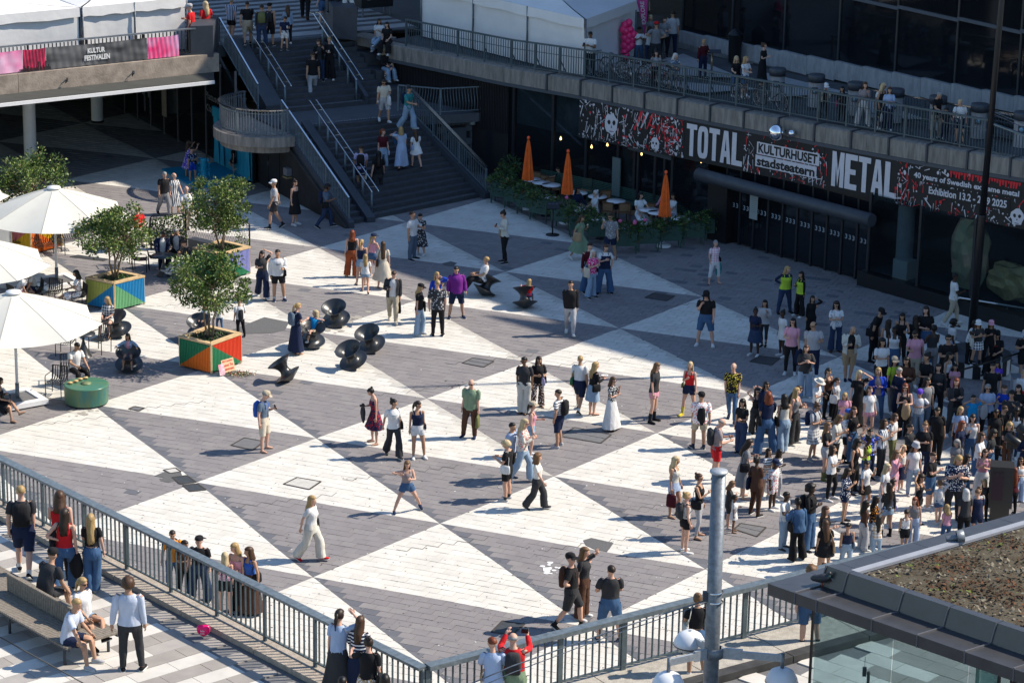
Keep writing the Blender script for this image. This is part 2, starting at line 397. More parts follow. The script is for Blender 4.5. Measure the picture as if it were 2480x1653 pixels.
def railing(label, pts, h=1.05, post=1.54, bar=.12, m=None, mt=None, group=None, topw=.13, toph=.07, pw=.07, low=.12, braces=False, skip_first=False, barw=.018, name='railing', curve=0.0, mid=None):
 """railing with a top rail, a bottom rail, posts and single balusters along a polyline of base points"""
 m = m or M_steelb; mt = mt or m
 pts = [Vector(p) for p in pts]; o0 = pts[0].copy()
 t = thing(name, label, 'railing', o0, group=group)
 L = [p-o0 for p in pts]; up = Vector((0, 0, 1))
 tr = MB(); br = MB()
 for a, b in zip(L[:-1], L[1:]):
  tr.bar(a+up*h, b+up*h, topw, toph); br.bar(a+up*low, b+up*low, .04, .03)
  if mid: br.bar(a+up*mid, b+up*mid, .03, .02)
 tr.build('top_rail', mt, t); br.build('bottom_rail', m, t)
 pm = MB().box((0, 0, (h-.04)/2), (pw, pw*.6, h-.04)).mesh('post'); pm.materials.append(m)
 bm = MB().box((0, 0, (h-low-.05)/2), (barw, barw*1.6, h-low-.05)).mesh('baluster'); bm.materials.append(m)
 if curve:
  cm = MB(); zz = [low+(h-low-.04)*i/5 for i in range(6)]
  cm.tube([(0, -curve*math.sin(math.pi*i/5*1.6), z-low) for i, z in enumerate(zz)], barw*.6, 4, smooth=False, cap=False)
  bm = cm.mesh('baluster'); bm.materials.append(m)
 for a, b in zip(L[:-1], L[1:]):
  d = b-a; ln = Vector((d.x, d.y, 0)).length; rz = math.atan2(d.y, d.x)
  npst = max(1, round(ln/post))
  for i in range(npst+1):
   if i == npst and b is not L[-1]: continue
   o = link('post', pm, t); o.location = a+d*(i/npst); o.rotation_euler = (0, 0, rz)
   if braces:
    q = a+d*(i/npst); s = Vector((-d.y, d.x, 0)).normalized()
    if s.y < 0: s = -s
    MB().bar(q+up*(h*.55), q+s*.35+up*.04, .035, .035).build('brace', m, t)
  nb = max(1, round(ln/bar))
  for i in range(nb):
   f = (i+.5)/nb
   if abs((f*npst)-round(f*npst))*ln/npst < bar*.35: continue
   o = link('baluster', bm, t); o.location = a+d*f+up*low; o.rotation_euler = (0, 0, rz)
 return t
# ---- lower and upper flight: every step is a part
stairs = thing('stone_stairs', 'wide dark stone stairs climbing from the square to the street', 'stairs', W0)
def loc(P): return P - W0
def step(quad_, z0, z1, m=M_step, name='step'):
 q = [loc(p) for p in quad_]; mb = MB(); n = 4
 mb.add([(p.x, p.y, z0) for p in q]+[(p.x, p.y, z1) for p in q], [(3, 2, 1, 0), (4, 5, 6, 7)]+[(i, (i+1) % 4, 4+(i+1) % 4, 4+i) for i in range(4)])
 return mb.build(name, m, stairs)
def lane(uL0, uR0, uL1, uR1, vL0, vR0, v1, z0, z1, n, nos=.02):
 for k in range(n):
  a, b = k/n, (k+1)/n
  l0 = S(uL0+(uL1-uL0)*a, vL0+(v1-vL0)*a); r0 = S(uR0+(uR1-uR0)*a, vR0+(v1-vR0)*a)
  l1 = S(uL0+(uL1-uL0)*b, vL0+(v1-vL0)*b+.05); r1 = S(uR0+(uR1-uR0)*b, vR0+(v1-vR0)*b+.05)
  z = z0+(z1-z0)*(k+1)/n
  step([l0, r0, r1, l1], z-(z1-z0)/n*1.6 if k else -.1, z)
lane(1.5, 6.75, 1.45, 5.55, .75, 1.95, 6.1, 0, ZL, 16)
lane(.36, 1.08, .36, 1.08, .35, .55, 6.1, 0, ZL, 16)
lane(1.45, 5.0, 1.45, 5.0, 8.5, 8.5, 12.4, ZL, ZU, 12)
lane(5.2, 6.1, 5.2, 6.1, 8.5, 8.5, 12.4, ZL, ZU, 12)
ld = [loc(S(u, v)) for u, v in ((0, 6.1), (5.6, 6.1), (5.9, 5.7), (8.7, 5.2), (8.7, 8.9), (5.25, 8.9), (5.25, 8.55), (0, 8.55))]
MB().prism([p[:2] for p in ld], ZL-.35, ZL).build('landing', M_landing, stairs)
def studs(u0, u1, v, z, n, vR=None):
 mb = MB()
 for i in range(n):
  f = (i+.5)/n; p = loc(S(u0+(u1-u0)*f, v+((vR-v)*f if vR is not None else 0), z))
  mb.lathe([(.001, .012), (.018, .01), (.022, 0)], p, 6)
 o = mb.build('warning_studs', M_bright, stairs); o['kind'] = 'stuff'
studs(1.6, 5.5, 6.22, ZL, 32); studs(1.5, 5.1, 8.60, ZL+.175, 30); studs(1.5, 6.0, 12.5, ZU, 34); studs(1.65, 6.6, .95, .16, 34, 2.1)
# sloping beams beside and between the lanes
def beam(name, u0, u1, vz, m=M_stringer):
 mb = MB(); n = len(vz)
 vs = [loc(S(u0, v, z)) for v, z in vz] + [loc(S(u1, v, z)) for v, z in vz]
 mb.add(vs, [list(range(n)), list(range(n, 2*n))[::-1]] + [(i, n+i, n+(i+1) % n, (i+1) % n) for i in range(n)])
 return mb.build(name, m, stairs)
beam('stringer', .12, .35, [(-.1, -.1), (-.1, .22), (6.05, 2.78), (6.05, 2.2), (1, -.1)])
beam('stringer', 1.09, 1.44, [(.35, -.1), (.35, .2), (6.1, 2.70), (6.1, 2.1), (1.4, -.1)])
beam('stringer', .7, 1.43, [(8.5, 2.3), (8.5, 2.85), (12.1, 4.85), (12.6, 4.85), (12.6, 4.3)])
beam('stringer', 5.02, 5.18, [(8.5, 2.3), (8.5, 2.85), (12.4, 4.95), (12.4, 4.3)])
mb = MB(); q = [loc(S(6.78, 1.6)), loc(S(7.02, 1.65)), loc(S(5.8, 6.15)), loc(S(5.57, 6.1))]
mb.add([(p.x, p.y, -.1) for p in q]+[(q[0].x, q[0].y, .22), (q[1].x, q[1].y, .22), (q[2].x, q[2].y, 2.75), (q[3].x, q[3].y, 2.75)],
 [(3, 2, 1, 0), (4, 5, 6, 7), (0, 1, 5, 4), (1, 2, 6, 5), (2, 3, 7, 6), (3, 0, 4, 7)])
mb.build('stringer', M_stringer, stairs)
# big stone seats beside the upper flight
for k, (v0, v1, z) in enumerate([(8.6, 9.7, 3.0), (9.7, 10.7, 3.55), (10.7, 11.7, 4.05), (11.7, 12.6, 4.4)]):
 q = [loc(S(6.12, v0)), loc(S(7.9-k*.18, v0)), loc(S(7.9-k*.18, v1)), loc(S(6.12, v1))]
 MB().prism([p[:2] for p in q], 2.2, z).build('stone_seat', M_step, stairs)
# side wall below the stairs, running back into the hall
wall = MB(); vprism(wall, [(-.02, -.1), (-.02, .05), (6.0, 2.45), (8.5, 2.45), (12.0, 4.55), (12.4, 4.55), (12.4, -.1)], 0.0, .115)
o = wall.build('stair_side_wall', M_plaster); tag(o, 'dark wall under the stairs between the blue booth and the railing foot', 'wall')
rb = MB()
for i in range(62):
 v = .9+i*.095; zt = min(.05+v/6.0*2.35, 2.40)
 rb.box(tuple(S(-.012, v, zt/2)), (.02, .045, zt-.06), RZS)
o2 = rb.build('wall_ribs', M_plaster, o); o2['kind'] = 'stuff'
# dark door and small box in that wall
dr = thing('service_door', 'dark double door below the round balcony', 'door', S(-.03, 5.9, 0))
dd = S(-.03, 5.9, 0)
for i in (0, 1):
 MB().box(S(-.035, 6.15+i*1.0, 1.1)-dd, (.05, .96, 2.1), RZS).build('door_leaf', mat('door_black', (.012, .014, .018), .5, var=.2, scale=3), dr)
MB().box(S(-.09, 6.62, 1.05)-dd, (.05, .06, .18), RZS).build('lock', M_bright, dr)
bx = thing('wall_box', 'small grey tilted box fixed to the ribbed wall right of the door', 'box', S(-.12, 4.75, 1.0))
MB().box((0, 0, .12), (.22, .32, .28), RZS).build('case', mat('box_grey', (.16, .16, .17), .5), bx)
MB().box((0, 0, -.1), (.26, .36, .05), RZS).build('tray', mat('tray_ochre', (.25, .19, .08), .6), bx)
railing('slanting stair railing beside the ribbed wall from balcony to square', [S(.22, .1, .12), S(.22, 6.0, 2.62)], 1.0, bar=.13, post=2.1, m=M_steel, mt=M_bright, topw=.06, toph=.04, group='railings along the stairs')
railing('slanting railing of the upper flight left of the steel handrails', [S(.35, 8.5, 2.75), S(.35, 12.2, 4.75)], 1.0, bar=.13, post=2.1, m=M_steel, mt=M_bright, topw=.06, toph=.04, group='railings along the stairs')
railing('slanting railing with bright top on the right side of the lower flight', [S(6.9, 1.75, .22), S(5.68, 6.1, 2.72)], 1.0, bar=.13, post=1.6, m=M_steel, mt=M_bright, topw=.16, toph=.04, group='railings along the stairs', mid=.85)
railing('bent baluster railing round the platform right of the landing', [S(5.7, 6.9, 2.5), S(6.9, 5.6, 2.5), S(8.7, 5.25, 2.5)], 1.05, bar=.12, post=9, m=M_steel, curve=.09, topw=.06, toph=.04)
def handrail(label, u, vz, n, du=.14):
 base = S(u, vz[0][0], vz[0][1]); t = thing('stair_handrail', label, 'handrail', base, group='double steel handrails on the stairs')
 hs = .95
 for sgn in (-1, 1):
  P = [S(u+sgn*du, v, z+hs)-base for v, z in vz]
  dv = .28 if vz[0][0] < vz[-1][0] else -.28
  P = [P[0]-Vector((N_.x, N_.y, 0))*dv*.3+Vector((0, 0, -.05))]+P+[P[-1]+Vector((N_.x, N_.y, 0))*dv*1.3+Vector((0, 0, -.02))]
  MB().tube(P, .024, 6).build('rail', M_bright, t)
 for i in range(n):
  f = (i+.3)/n; v = vz[0][0]+(vz[-1][0]-vz[0][0])*f; z = vz[0][1]+(vz[-1][1]-vz[0][1])*f
  b = S(u, v, z)-base
  MB().tube([b+Vector((0, 0, -.1)), b+Vector((0, 0, .78))], .042, 8).build('post', M_steel, t)
  MB().bar(b+E_*(-du)+Vector((0, 0, .93)), b+E_*du+Vector((0, 0, .93)), .03, .02).build('bracket', M_bright, t)
handrail('double steel handrail of the lower flight near its left side', 1.62, [(.8, .15), (6.1, ZL)], 7)
handrail('double steel handrail of the upper flight on its left side', 1.62, [(8.5, ZL+.15), (12.4, ZU)], 5)
handrail('double steel handrail of the upper flight on its right side', 4.75, [(8.5, ZL+.15), (12.4, ZU)], 5)
# ---- round balcony
bal = thing('round_balcony', 'half round concrete balcony with steel railing left of the landing', 'balcony', S(0, 6.7, 0)); B0 = S(0, 6.7, 0)
def arc(r, z, a0=95, a1=270, n=22, c=(0, 6.7)):
 return [S(c[0]+r*math.cos(R(a0+(a1-a0)*i/n)), c[1]+r*math.sin(R(a0+(a1-a0)*i/n)), z)-B0 for i in range(n+1)]
RB = 2.15
MB().prism([p[:2] for p in arc(RB, 0)]+[(S(.1, 4.55)-B0)[:2], (S(.1, 8.9)-B0)[:2]], 2.12, 2.5).build('slab', M_concw, bal)
MB().prism([p[:2] for p in arc(RB*.88, 0)]+[(S(.05, 4.85)-B0)[:2], (S(.05, 8.6)-B0)[:2]], 1.85, 2.115).build('corbel', M_concw, bal)
a_ = arc(RB-.28, 3.5); tt = MB()
for p, q in zip(a_[:-1], a_[1:]): tt.bar(p, q, .16, .04)
tt.build('top_rail', M_bright, bal)
tt = MB()
for p, q in zip(a_[:-1], a_[1:]): tt.bar(p-Vector((0, 0, .14)), q-Vector((0, 0, .14)), .04, .03); tt.bar(p-Vector((0, 0, .88)), q-Vector((0, 0, .88)), .04, .03)
tt.build('lower_rails', M_steel, bal)
bmsh = MB().box((0, 0, .45), (.022, .045, .9)).mesh('baluster'); bmsh.materials.append(M_galv)
for i in range(46):
 a = 95+175*(i+.5)/46; p = S((RB-.28)*math.cos(R(a)), 6.7+(RB-.28)*math.sin(R(a)), 2.55)-B0
 o = link('baluster', bmsh, bal); o.location = p; o.rotation_euler = (0, 0, R(a)+RZS)
for a in (96, 150, 205, 262):
 p = S((RB-.28)*math.cos(R(a)), 6.7+(RB-.28)*math.sin(R(a)), 2.5)-B0
 MB().box(p+Vector((0, 0, .5)), (.07, .04, 1.0), R(a)+RZS).build('post', M_steel, bal)
# ---- upper level slabs
DL0, DL1 = at(0, 190, ZU), at(517, 137, ZU); dd_ = (DL1-DL0).normalized(); dn = Vector((-dd_.y, dd_.x, 0))
DLm = DL0-dd_*25
up_ = thing('street_deck', 'raised street deck over the dark hall with a tan concrete edge beam', 'deck', DL0)
MB().prism([(p-DL0)[:2] for p in (DLm+dn*.35, DL1+dn*.35+dd_*.3, S(-.3, 12.45), S(-.3, 60), DLm+dn*60)], ZU-.5-ZU, -.002).build('deck_slab', M_asphd, up_)
bmn = DLm;
def zoff(p, z): return Vector((p.x-DL0.x, p.y-DL0.y, z-ZU))
joints = [DLm, at(44, 186, ZU), DL1+dd_*.25]
for a, b in zip(joints[:-1], joints[1:]):
 a2 = a+dd_*.008; b2 = b-dd_*.008
 MB().prism([(p-DL0)[:2] for p in (a2, b2, b2+dn*.34, a2+dn*.34)], -.62, .10).build('edge_beam', M_conct, up_)
aw = thing('awning', 'long dark awning with white front edge under the tan beam', 'awning', DL0)
fr0, fr1 = DLm-dn*1.15, DL1-dn*1.15-dd_*.55
mb = MB(); z1, z2 = 3.98, 3.86
mb.add([zoff(DLm, z1), zoff(DL1, z1), zoff(fr1, z2), zoff(fr0, z2), zoff(DLm, z1-.05), zoff(DL1, z1-.05), zoff(fr1, z2-.05), zoff(fr0, z2-.05)],
 [(3, 2, 1, 0), (4, 5, 6, 7), (0, 1, 5, 4), (1, 2, 6, 5), (2, 3, 7, 6), (3, 0, 4, 7)])
mb.build('cloth', mat('awning_cloth', (.055, .058, .055), .8, var=.3, scale=1.2, stretch=(1, 3, 1)), aw)
MB().bar(zoff(fr0, z2-.02), zoff(fr1, z2-.02), .06, .13).build('front_edge', M_whitep, aw)
# hall columns
for k, (x, y) in enumerate([(75, 397), (236, 296), (-150, 480), (60, 210)]):
 p = at(x, y, 0)
 if k == 3: p = Vector((-24, 118, 0))
 t = thing('round_column', ['thick white column behind the leafy tree at the hall edge', 'white column standing deeper inside the dark hall', 'white column beyond the left edge of the square', 'white column at the far side of the dark hall'][k], 'column', p, group='white hall columns')
 MB().lathe([(.255, 0), (.255, 4.08)], n=28).build('shaft', M_whitep, t)
 MB().lathe([(.275, 0), (.275, .1), (.256, .1)], n=28).build('base', M_nearblack, t)
# walls of the hall
WT_ = []
hw = thing('hall_glass_wall', 'dark glass wall with doors at the right side of the hall', 'glass wall', S(0, 12.4, 0)); H0 = S(0, 12.4, 0)
MB().box(S(.3, 20, 2.0)-H0, (.1, 16, 4.2), RZS).build('back_panel', M_nearblack, hw)
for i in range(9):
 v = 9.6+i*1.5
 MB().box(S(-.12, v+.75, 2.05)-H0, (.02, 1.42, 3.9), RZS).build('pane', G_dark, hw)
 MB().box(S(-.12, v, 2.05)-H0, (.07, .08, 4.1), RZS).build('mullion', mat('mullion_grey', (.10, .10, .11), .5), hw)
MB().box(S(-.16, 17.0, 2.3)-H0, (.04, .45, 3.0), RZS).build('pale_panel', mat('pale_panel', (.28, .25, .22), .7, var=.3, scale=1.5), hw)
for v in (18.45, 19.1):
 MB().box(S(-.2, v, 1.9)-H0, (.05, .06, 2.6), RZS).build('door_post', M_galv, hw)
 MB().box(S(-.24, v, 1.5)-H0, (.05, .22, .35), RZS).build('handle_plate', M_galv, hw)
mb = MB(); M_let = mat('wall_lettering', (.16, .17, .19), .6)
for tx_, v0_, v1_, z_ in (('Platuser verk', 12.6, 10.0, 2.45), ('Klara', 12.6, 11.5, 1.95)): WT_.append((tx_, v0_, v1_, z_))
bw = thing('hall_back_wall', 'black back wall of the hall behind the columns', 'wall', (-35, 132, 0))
MB().box((0, 0, 2), (70, .3, 4.1)).build('panel', M_nearblack, bw)
# street beyond the stairs: bands of light and dark paving
street = MB().prism([S(u, v)[:2] for u, v in ((-.3, 12.4), (7.0, 12.4), (7.0, 14), (60, 14), (60, 120), (-.3, 120))], ZU-.5, ZU-.03).build('street', M_asphd)
tag(street, kind='structure')
k = 0; v = 12.42
while v < 48:
 d = .78 if k in (1,) else .44
 m_ = [M_lightp, M_asphd][k % 2 == 0] if k != 0 else M_landing
 mb = MB(); mb.prism([S(u, vv)[:2] for u, vv in ((-.3, v+.006), (9.5, v+.006), (9.5, v+d-.006), (-.3, v+d-.006))], ZU-.04, ZU)
 mb.build('paving_band', M_lightp if k % 2 else M_landing, street); v += d; k += 1
# ---- terrace in front of the culture house
TE_px = [(914, 101, 4.6), (1220, 163, 4.6), (1414, 196, 4.7), (1640, 240, 4.85), (1860, 281, 5.05), (2100, 325, 5.25), (2300, 360, 5.45), (2480, 388, 5.6)]
TE = [at(x, y, z) for x, y, z in TE_px]
TE.append(TE[-1]+(TE[-1]-TE[-3]).normalized()*9)
TD = (TE[-2]-TE[1]); TD.z = 0; TD.normalize(); TN = Vector((-TD.y, TD.x, 0))      # along the front, and away from the camera
if TN.y < 0: TN = -TN
def zT(P):
 s = (P.x-TE[1].x)*TD.x+(P.y-TE[1].y)*TD.y; s1 = (TE[-2]-TE[1]).dot(TD)
 return 4.6 + max(0, min(1.3, s/s1))*1.0
def atT(px, py, h=0):
 z = 4.8
 for _ in range(6): z = zT(at(px, py, z+h))
 return at(px, py, z+h)
def along(s, off=0.0, z=None):
 """point s metres along the terrace front, off metres behind it"""
 pts = TE; acc = 0
 base = (TE[1]-TE[0]).length
 s += base
 for a, b in zip(pts[:-1], pts[1:]):
  l = (b-a).length
  if acc+l >= s or b is pts[-1]:
   p = a+(b-a)*((s-acc)/l); break
  acc += l
 p = p+TN*off
 if z is not None: p.z = z
 return p
terrace = MB()
back = [p+TN*45 for p in TE]
for i in range(len(TE)-1):
 a, b, c, d = TE[i]+TN*.5, TE[i+1]+TN*.5, back[i+1], back[i]
 terrace.add([a, b, c, d], [(0, 1, 2, 3)])
terrace = terrace.build('terrace_paving', M_asphd); tag(terrace, kind='structure')
# paving triangles of the terrace
for k, pts in enumerate([[(1655, 130), (1800, 190), (1500, 175)], [(1560, 190), (1840, 215), (1700, 225)], [(1850, 175), (2060, 225), (1880, 235)], [(2080, 235), (2250, 290), (2110, 285)], [(1440, 130), (1560, 160), (1450, 175)]]):
 mb = MB(); mb.add([atT(x, y, .006) for x, y in pts], [(0, 1, 2)]); mb.build('light_triangle', M_lightp, terrace)
edge = thing('terrace_edge', 'stained concrete edge beam of the terrace with steel brackets', 'concrete beam', TE[1]); T0 = TE[1]
Z3 = Vector((0, 0, 1))
def wedge(mb, pa, pb, prof, m=None):
 """profile of (offset, dz) points swept from pa to pb"""
 n = len(prof); vs = [pa+TN*o+Z3*z for o, z in prof]+[pb+TN*o+Z3*z for o, z in prof]
 mb.add(vs, [list(range(n)), list(range(n, 2*n))[::-1]]+[(i, n+i, n+(i+1) % n, (i+1) % n) for i in range(n)], m); return mb
for i in range(len(TE)-1):
 a, b = TE[i]-T0, TE[i+1]-T0; e = (b-a).normalized()*.006
 nseg = 1 if i == 0 else 1
 wedge(MB(), a+e, b-e, [(.0, -.04), (.0, -.60), (.6, -.60), (.6, .0), (.12, .0)]).build('beam_segment', M_concw, edge)
 wedge(MB(), a, b, [(-.05, -.605), (-.05, -.72), (.4, -.72), (.4, -.605)]).build('drip_profile', mat('drip_steel', (.06, .07, .085), .5), edge)
s = 2.3
while s < 33:
 p = along(s)-T0
 mb = MB(); wedge(mb, p-TD*.035, p+TD*.035, [(-.06, -.66), (-.06, .03), (.5, .03), (.5, -.01), (-.005, -.01), (-.005, -.66)])
 mb.build('bracket', M_stringer, edge); s += 1.72
# railing of the terrace: set back from the edge
rp = [at(930, 96, 4.6)]
rl = [along(s_, .2) for s_ in (-5.6, .2, 4, 8, 12, 16, 20, 23.6)]
for p in rl: p.z = zT(p)
railing('long steel railing along the terrace above the exhibition banner', rl, 1.08, post=1.38, bar=.125, m=M_steelb, mt=M_steelb, topw=.10, toph=.06, braces=True, mid=.75, low=.1)
rl2 = [along(s_, .2) for s_ in (23.6, 27, 33)]
for i_, p in enumerate(rl2): p.z = zT(p)-[0, .55, .75][i_]
railing('lower sloping railing at the right end of the terrace', rl2, 1.0, post=1.5, bar=.125, m=M_steelb, mt=M_steel, topw=.10, toph=.05, low=.1)
# black slatted wall under the terrace next to the landing
sl_ = thing('slatted_wall', 'black slatted wall under the terrace beam beside the stair landing', 'wall', TE[0])
a, b = TE[0]+TN*.3, TE[1]+TN*.3
mb = MB(); mb.add([Vector((a.x, a.y, 2.3))-TE[0], Vector((b.x, b.y, -.1))-TE[0], Vector((b.x, b.y, 4.0))-TE[0], Vector((a.x, a.y, 4.0))-TE[0]], [(0, 1, 2, 3)])
mb.build('backing', M_nearblack, sl_)
n = 80; smesh = MB().box((0, 0, 1.0), (.035, .04, 2.1)).mesh('slat'); smesh.materials.append(mat('slat_black', (.022, .020, .022), .6))
for i in range(n):
 p = a+(b-a)*((i+.5)/n); o = link('slat', smesh, sl_); o.location = Vector((p.x, p.y, 1.95))-TE[0]-TN*.05; o.rotation_euler = (0, 0, math.atan2(TD.y, TD.x))
# stone wall below the platform with a metal door
sw = thing('block_wall', 'grey stone block wall with a metal door below the side platform', 'wall', S(6.9, 5.7, 0)); K0 = S(6.9, 5.7, 0)
M_block = mat('block_stone', (.10, .115, .13), .85, var=.4, scale=4, bump=.4, bscale=20)
MB().box(S(7.8, 5.85, 1.1)-K0, (2.0, .2, 2.3), RZS).build('core', M_nearblack, sw)
bh = .26
for r_ in range(8):
 for c_ in range(5):
  u0 = 6.85+c_*.42+(r_ % 2)*.2
  if 7.35 < u0+.2 < 8.15 and r_ < 7: continue
  MB().box(S(u0+.2, 5.72, .16+r_*(bh+.02))-K0, (.39, .08, bh), RZS).build('stone_block', M_block, sw)
MB().box(S(7.75, 5.70, .95)-K0, (.75, .06, 1.85), RZS).build('metal_door', mat('door_grey', (.075, .09, .105), .5, var=.2, scale=3), sw)
MB().lathe([(.001, .0), (.12, .02), (.15, .1), (.11, .2), (.001, .24)], S(8.35, 5.6, 1.95)-K0, 14).build('wall_lamp', mat('lamp_glass', (.30, .36, .38), .3), sw)
# dark blocks flanking the top of the stairs
def block(label, pts, z, h, m=M_stringer, cat='wall'):
 P = [at(x, y, z) for x, y in pts]; c = sum(P, Vector())/len(P)
 o = MB().prism([(p-c)[:2] for p in P], 0, h).build('stone_block_wall', m); o.location = c
 return tag(o, label, cat)
block('dark stone block left of the stair top beside the banner railing', [(462, 140), (517, 138), (530, 112), (476, 104)], ZU, 1.25)
block('tall dark block right of the stair top under two seated people', [(806, 92), (865, 98), (848, 66), (782, 62)], ZU, 1.3)
o = MB().prism([(at(x, y, ZU)-TE[0])[:2] for x, y in ((838, 84), (922, 100), (960, 90), (862, 76))], -.35, 0.0).build('ledge', M_concw); o.location = TE[0]; tag(o, 'concrete ledge at the top of the stone seats', 'ledge')
# ---- culture house above the terrace (its roof edge throws the big shadow)
cn = Vector((.725, .690, 0)).normalized(); cd = Vector((cn.y, -cn.x, 0))
Gc = atT(1655, 112); Gc.z = 0
off = 81.7/Vector((.725, .69, 0)).length
def CH(s, q, z): return cn*(off+q)+cd*s+Vector((0, 0, z))
house = thing('culture_house', 'tall dark glass culture house rising behind the terrace', 'building', CH(0, 0, 0)); C0 = CH(0, 0, 0)
sc_ = Gc.dot(cd)
M_facade = mat('facade_dark', (.05, .055, .06), .5, var=.2, scale=1)
def cbox(name, s0, s1, q0, q1, z0, z1, m, parent=house):
 P = [CH(s0, q0, 0)-C0, CH(s1, q0, 0)-C0, CH(s1, q1, 0)-C0, CH(s0, q1, 0)-C0]
 return MB().prism([p[:2] for p in P], z0, z1).build(name, m, parent)
cbox('upper_storeys', -170, 60, 0, 34, 10.0, 25.6, M_facade)
for fl in range(4):
 z = 10.4+fl*3.85
 for i in range(18):
  s0 = sc_-50+i*4.0
  cbox('window', s0+.1, s0+3.9, -.05, -.01, z+.5, z+3.2, G_night)
# glass ground floor on a concrete plinth
GW = [atT(x, y) for x, y in ((1643, 116), (1860, 156), (2070, 196), (2280, 240), (2480, 285))]
GW.append(GW[-1]+(GW[-1]-GW[-2])*2)
pl = 0
GWd = (GW[-2]-GW[0]); GWd.z = 0; GWd.normalize(); GWn = Vector((-GWd.y, GWd.x, 0)); GWn = GWn if GWn.y > 0 else -GWn
rzG = math.atan2(GWd.y, GWd.x)
tot = (GW[-1]-GW[0]).length; n = 18
M_plinth = mat('plinth_concrete', (.36, .36, .37), .85, var=.35, scale=2.5, bump=.3, bscale=12, stretch=(2, 2, .7))
for i in range(n):
 p = GW[0]+GWd*tot*(i/n); q = GW[0]+GWd*tot*((i+1)/n); p.z = zT(p); q.z = zT(q)
 mid_ = (p+q)/2; l = (q-p).length
 MB().box(Vector((mid_.x, mid_.y, mid_.z+.32))+GWn*.15-C0, (l-.015, .3, .70), rzG).build('plinth_segment', M_plinth, house)
 if i % 2 == 0:
  q2 = GW[0]+GWd*tot*min(1, (i+2)/n); m2 = (p+q2)/2; l2 = (q2-p).length
  for zz, hh in ((2.0, 2.6), (4.75, 2.7)):
   MB().box(Vector((m2.x, m2.y, m2.z+zz))+GWn*.2-C0, (l2-.12, .03, hh), rzG).build('glass_pane', G_night, house)
  MB().box(Vector((p.x, p.y, p.z+3.4))+GWn*.2-C0, (.09, .12, 5.6), rzG).build('mullion', mat('mullion_black', (.02, .024, .03), .4), house)
  MB().box(Vector((m2.x, m2.y, m2.z+3.35))+GWn*.18-C0, (l2, .12, .12), rzG).build('transom', mat('transom_blue', (.05, .07, .10), .4), house)
q0 = GW[0]+GWn*.3
cbox('return_wall', sc_-.2, sc_, 2.0, 20, 4.2, 10, M_nearblack)
inn = MB(); c_ = GW[0]+GWd*tot/2+GWn*9
inn.box(Vector((c_.x, c_.y, 7.3))-C0+GWn*0, (tot, .3, 6), rzG); inn.build('inner_wall', M_nearblack, house)
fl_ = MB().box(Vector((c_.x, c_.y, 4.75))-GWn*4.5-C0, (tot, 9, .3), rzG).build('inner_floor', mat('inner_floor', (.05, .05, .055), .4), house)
cl_ = MB().box(Vector((c_.x, c_.y, 10.2))-GWn*4.5-C0, (tot, 9, .2), rzG).build('inner_ceiling', M_nearblack, house)
# unseen slab added over the roof, outlined to cast the second shade edge
sh = [(-.8, 86.2), (1.6, 85.3), (9.0, 79.5), (20, 68), (18.5, 67), (7.6, 78.75)]
hz = 28.0; k_ = hz/math.tan(SUN_EL)
P = [Vector((x+math.cos(SUN_AZ)*k_, y+math.sin(SUN_AZ)*k_, 0))-C0 for x, y in sh]
MB().prism([p[:2] for p in P], hz, hz+.25).build('roof_shadow_slab', M_facade, house)
for k in (1, 2, 3):
 p = P[k]; MB().prism([(p.x+a, p.y+b) for a, b in ((-.1, -.1), (.1, -.1), (.1, .1), (-.1, .1))], 25.6, hz).build('shadow_slab_post', M_facade, house)
pc = at(1550, 25, 4.7)
t = thing('round_column', 'white round column in the dark passage behind the pink flag', 'column', pc, group='white hall columns')
MB().lathe([(.42, 0), (.42, 5.3)], n=28).build('shaft', M_whitep, t)
# ================================================================= FACADE, BANNER, CAFE
TXT = {}
def text2d(s, bold=0.0):
 """glyph outlines of a text as 2-D triangles scaled to unit height; returns (verts, faces, width)"""
 if (s, bold) in TXT: return TXT[(s, bold)]
 cu = bpy.data.curves.new('t', 'FONT'); cu.body = s; cu.size = 1; cu.offset = bold; cu.resolution_u = 3; cu.fill_mode = 'BOTH'
 ob = bpy.data.objects.new('t', cu); col.objects.link(ob); dg = bpy.context.evaluated_depsgraph_get()
 me = bpy.data.meshes.new_from_object(ob.evaluated_get(dg))
 vs = [(v.co.x, v.co.y) for v in me.vertices]; fs = [tuple(p.vertices) for p in me.polygons]
 bpy.data.objects.remove(ob); bpy.data.curves.remove(cu); bpy.data.meshes.remove(me)
 x0 = min(v[0] for v in vs); x1 = max(v[0] for v in vs); y0 = min(v[1] for v in vs); y1 = max(v[1] for v in vs)
 vs = [((x-x0)/(x1-x0), (y-y0)/(y1-y0)) for x, y in vs]
 TXT[(s, bold)] = (vs, fs, (x1-x0)/(y1-y0)); return TXT[(s, bold)]
def put_text(mb, s, fn, x0, x1, y0, y1, m=None, bold=0.0):
 """write s into the box x0..x1, y0..y1 of a surface given by fn(x, y) -> point"""
 vs, fs, _ = text2d(s, bold)
 mb.add([fn(x0+(x1-x0)*a, y0+(y1-y0)*b) for a, b in vs], fs, m); return mb
for tx_, v0_, v1_, z_ in WT_:
 mb = MB(); put_text(mb, tx_, lambda a, b: S(-.15, a, b)-H0, v0_, v1_, z_, z_+.3, M_let, .01); mb.build('lettering', None, hw)
def s_of(px_, h=0.0):
 lo, hi = -6, 34
 for _ in range(36):
  mid_ = (lo+hi)/2
  p = along(mid_); p = Vector((p.x, p.y, zT(p)-h))
  if px_of(p)[0] < px_: lo = mid_
  else: hi = mid_
 return lo
def FA(s, h, off=0.0):
 """point on the facade: s metres along, h metres below the terrace edge"""
 p = along(s, off); p.z = zT(p)-h; return p
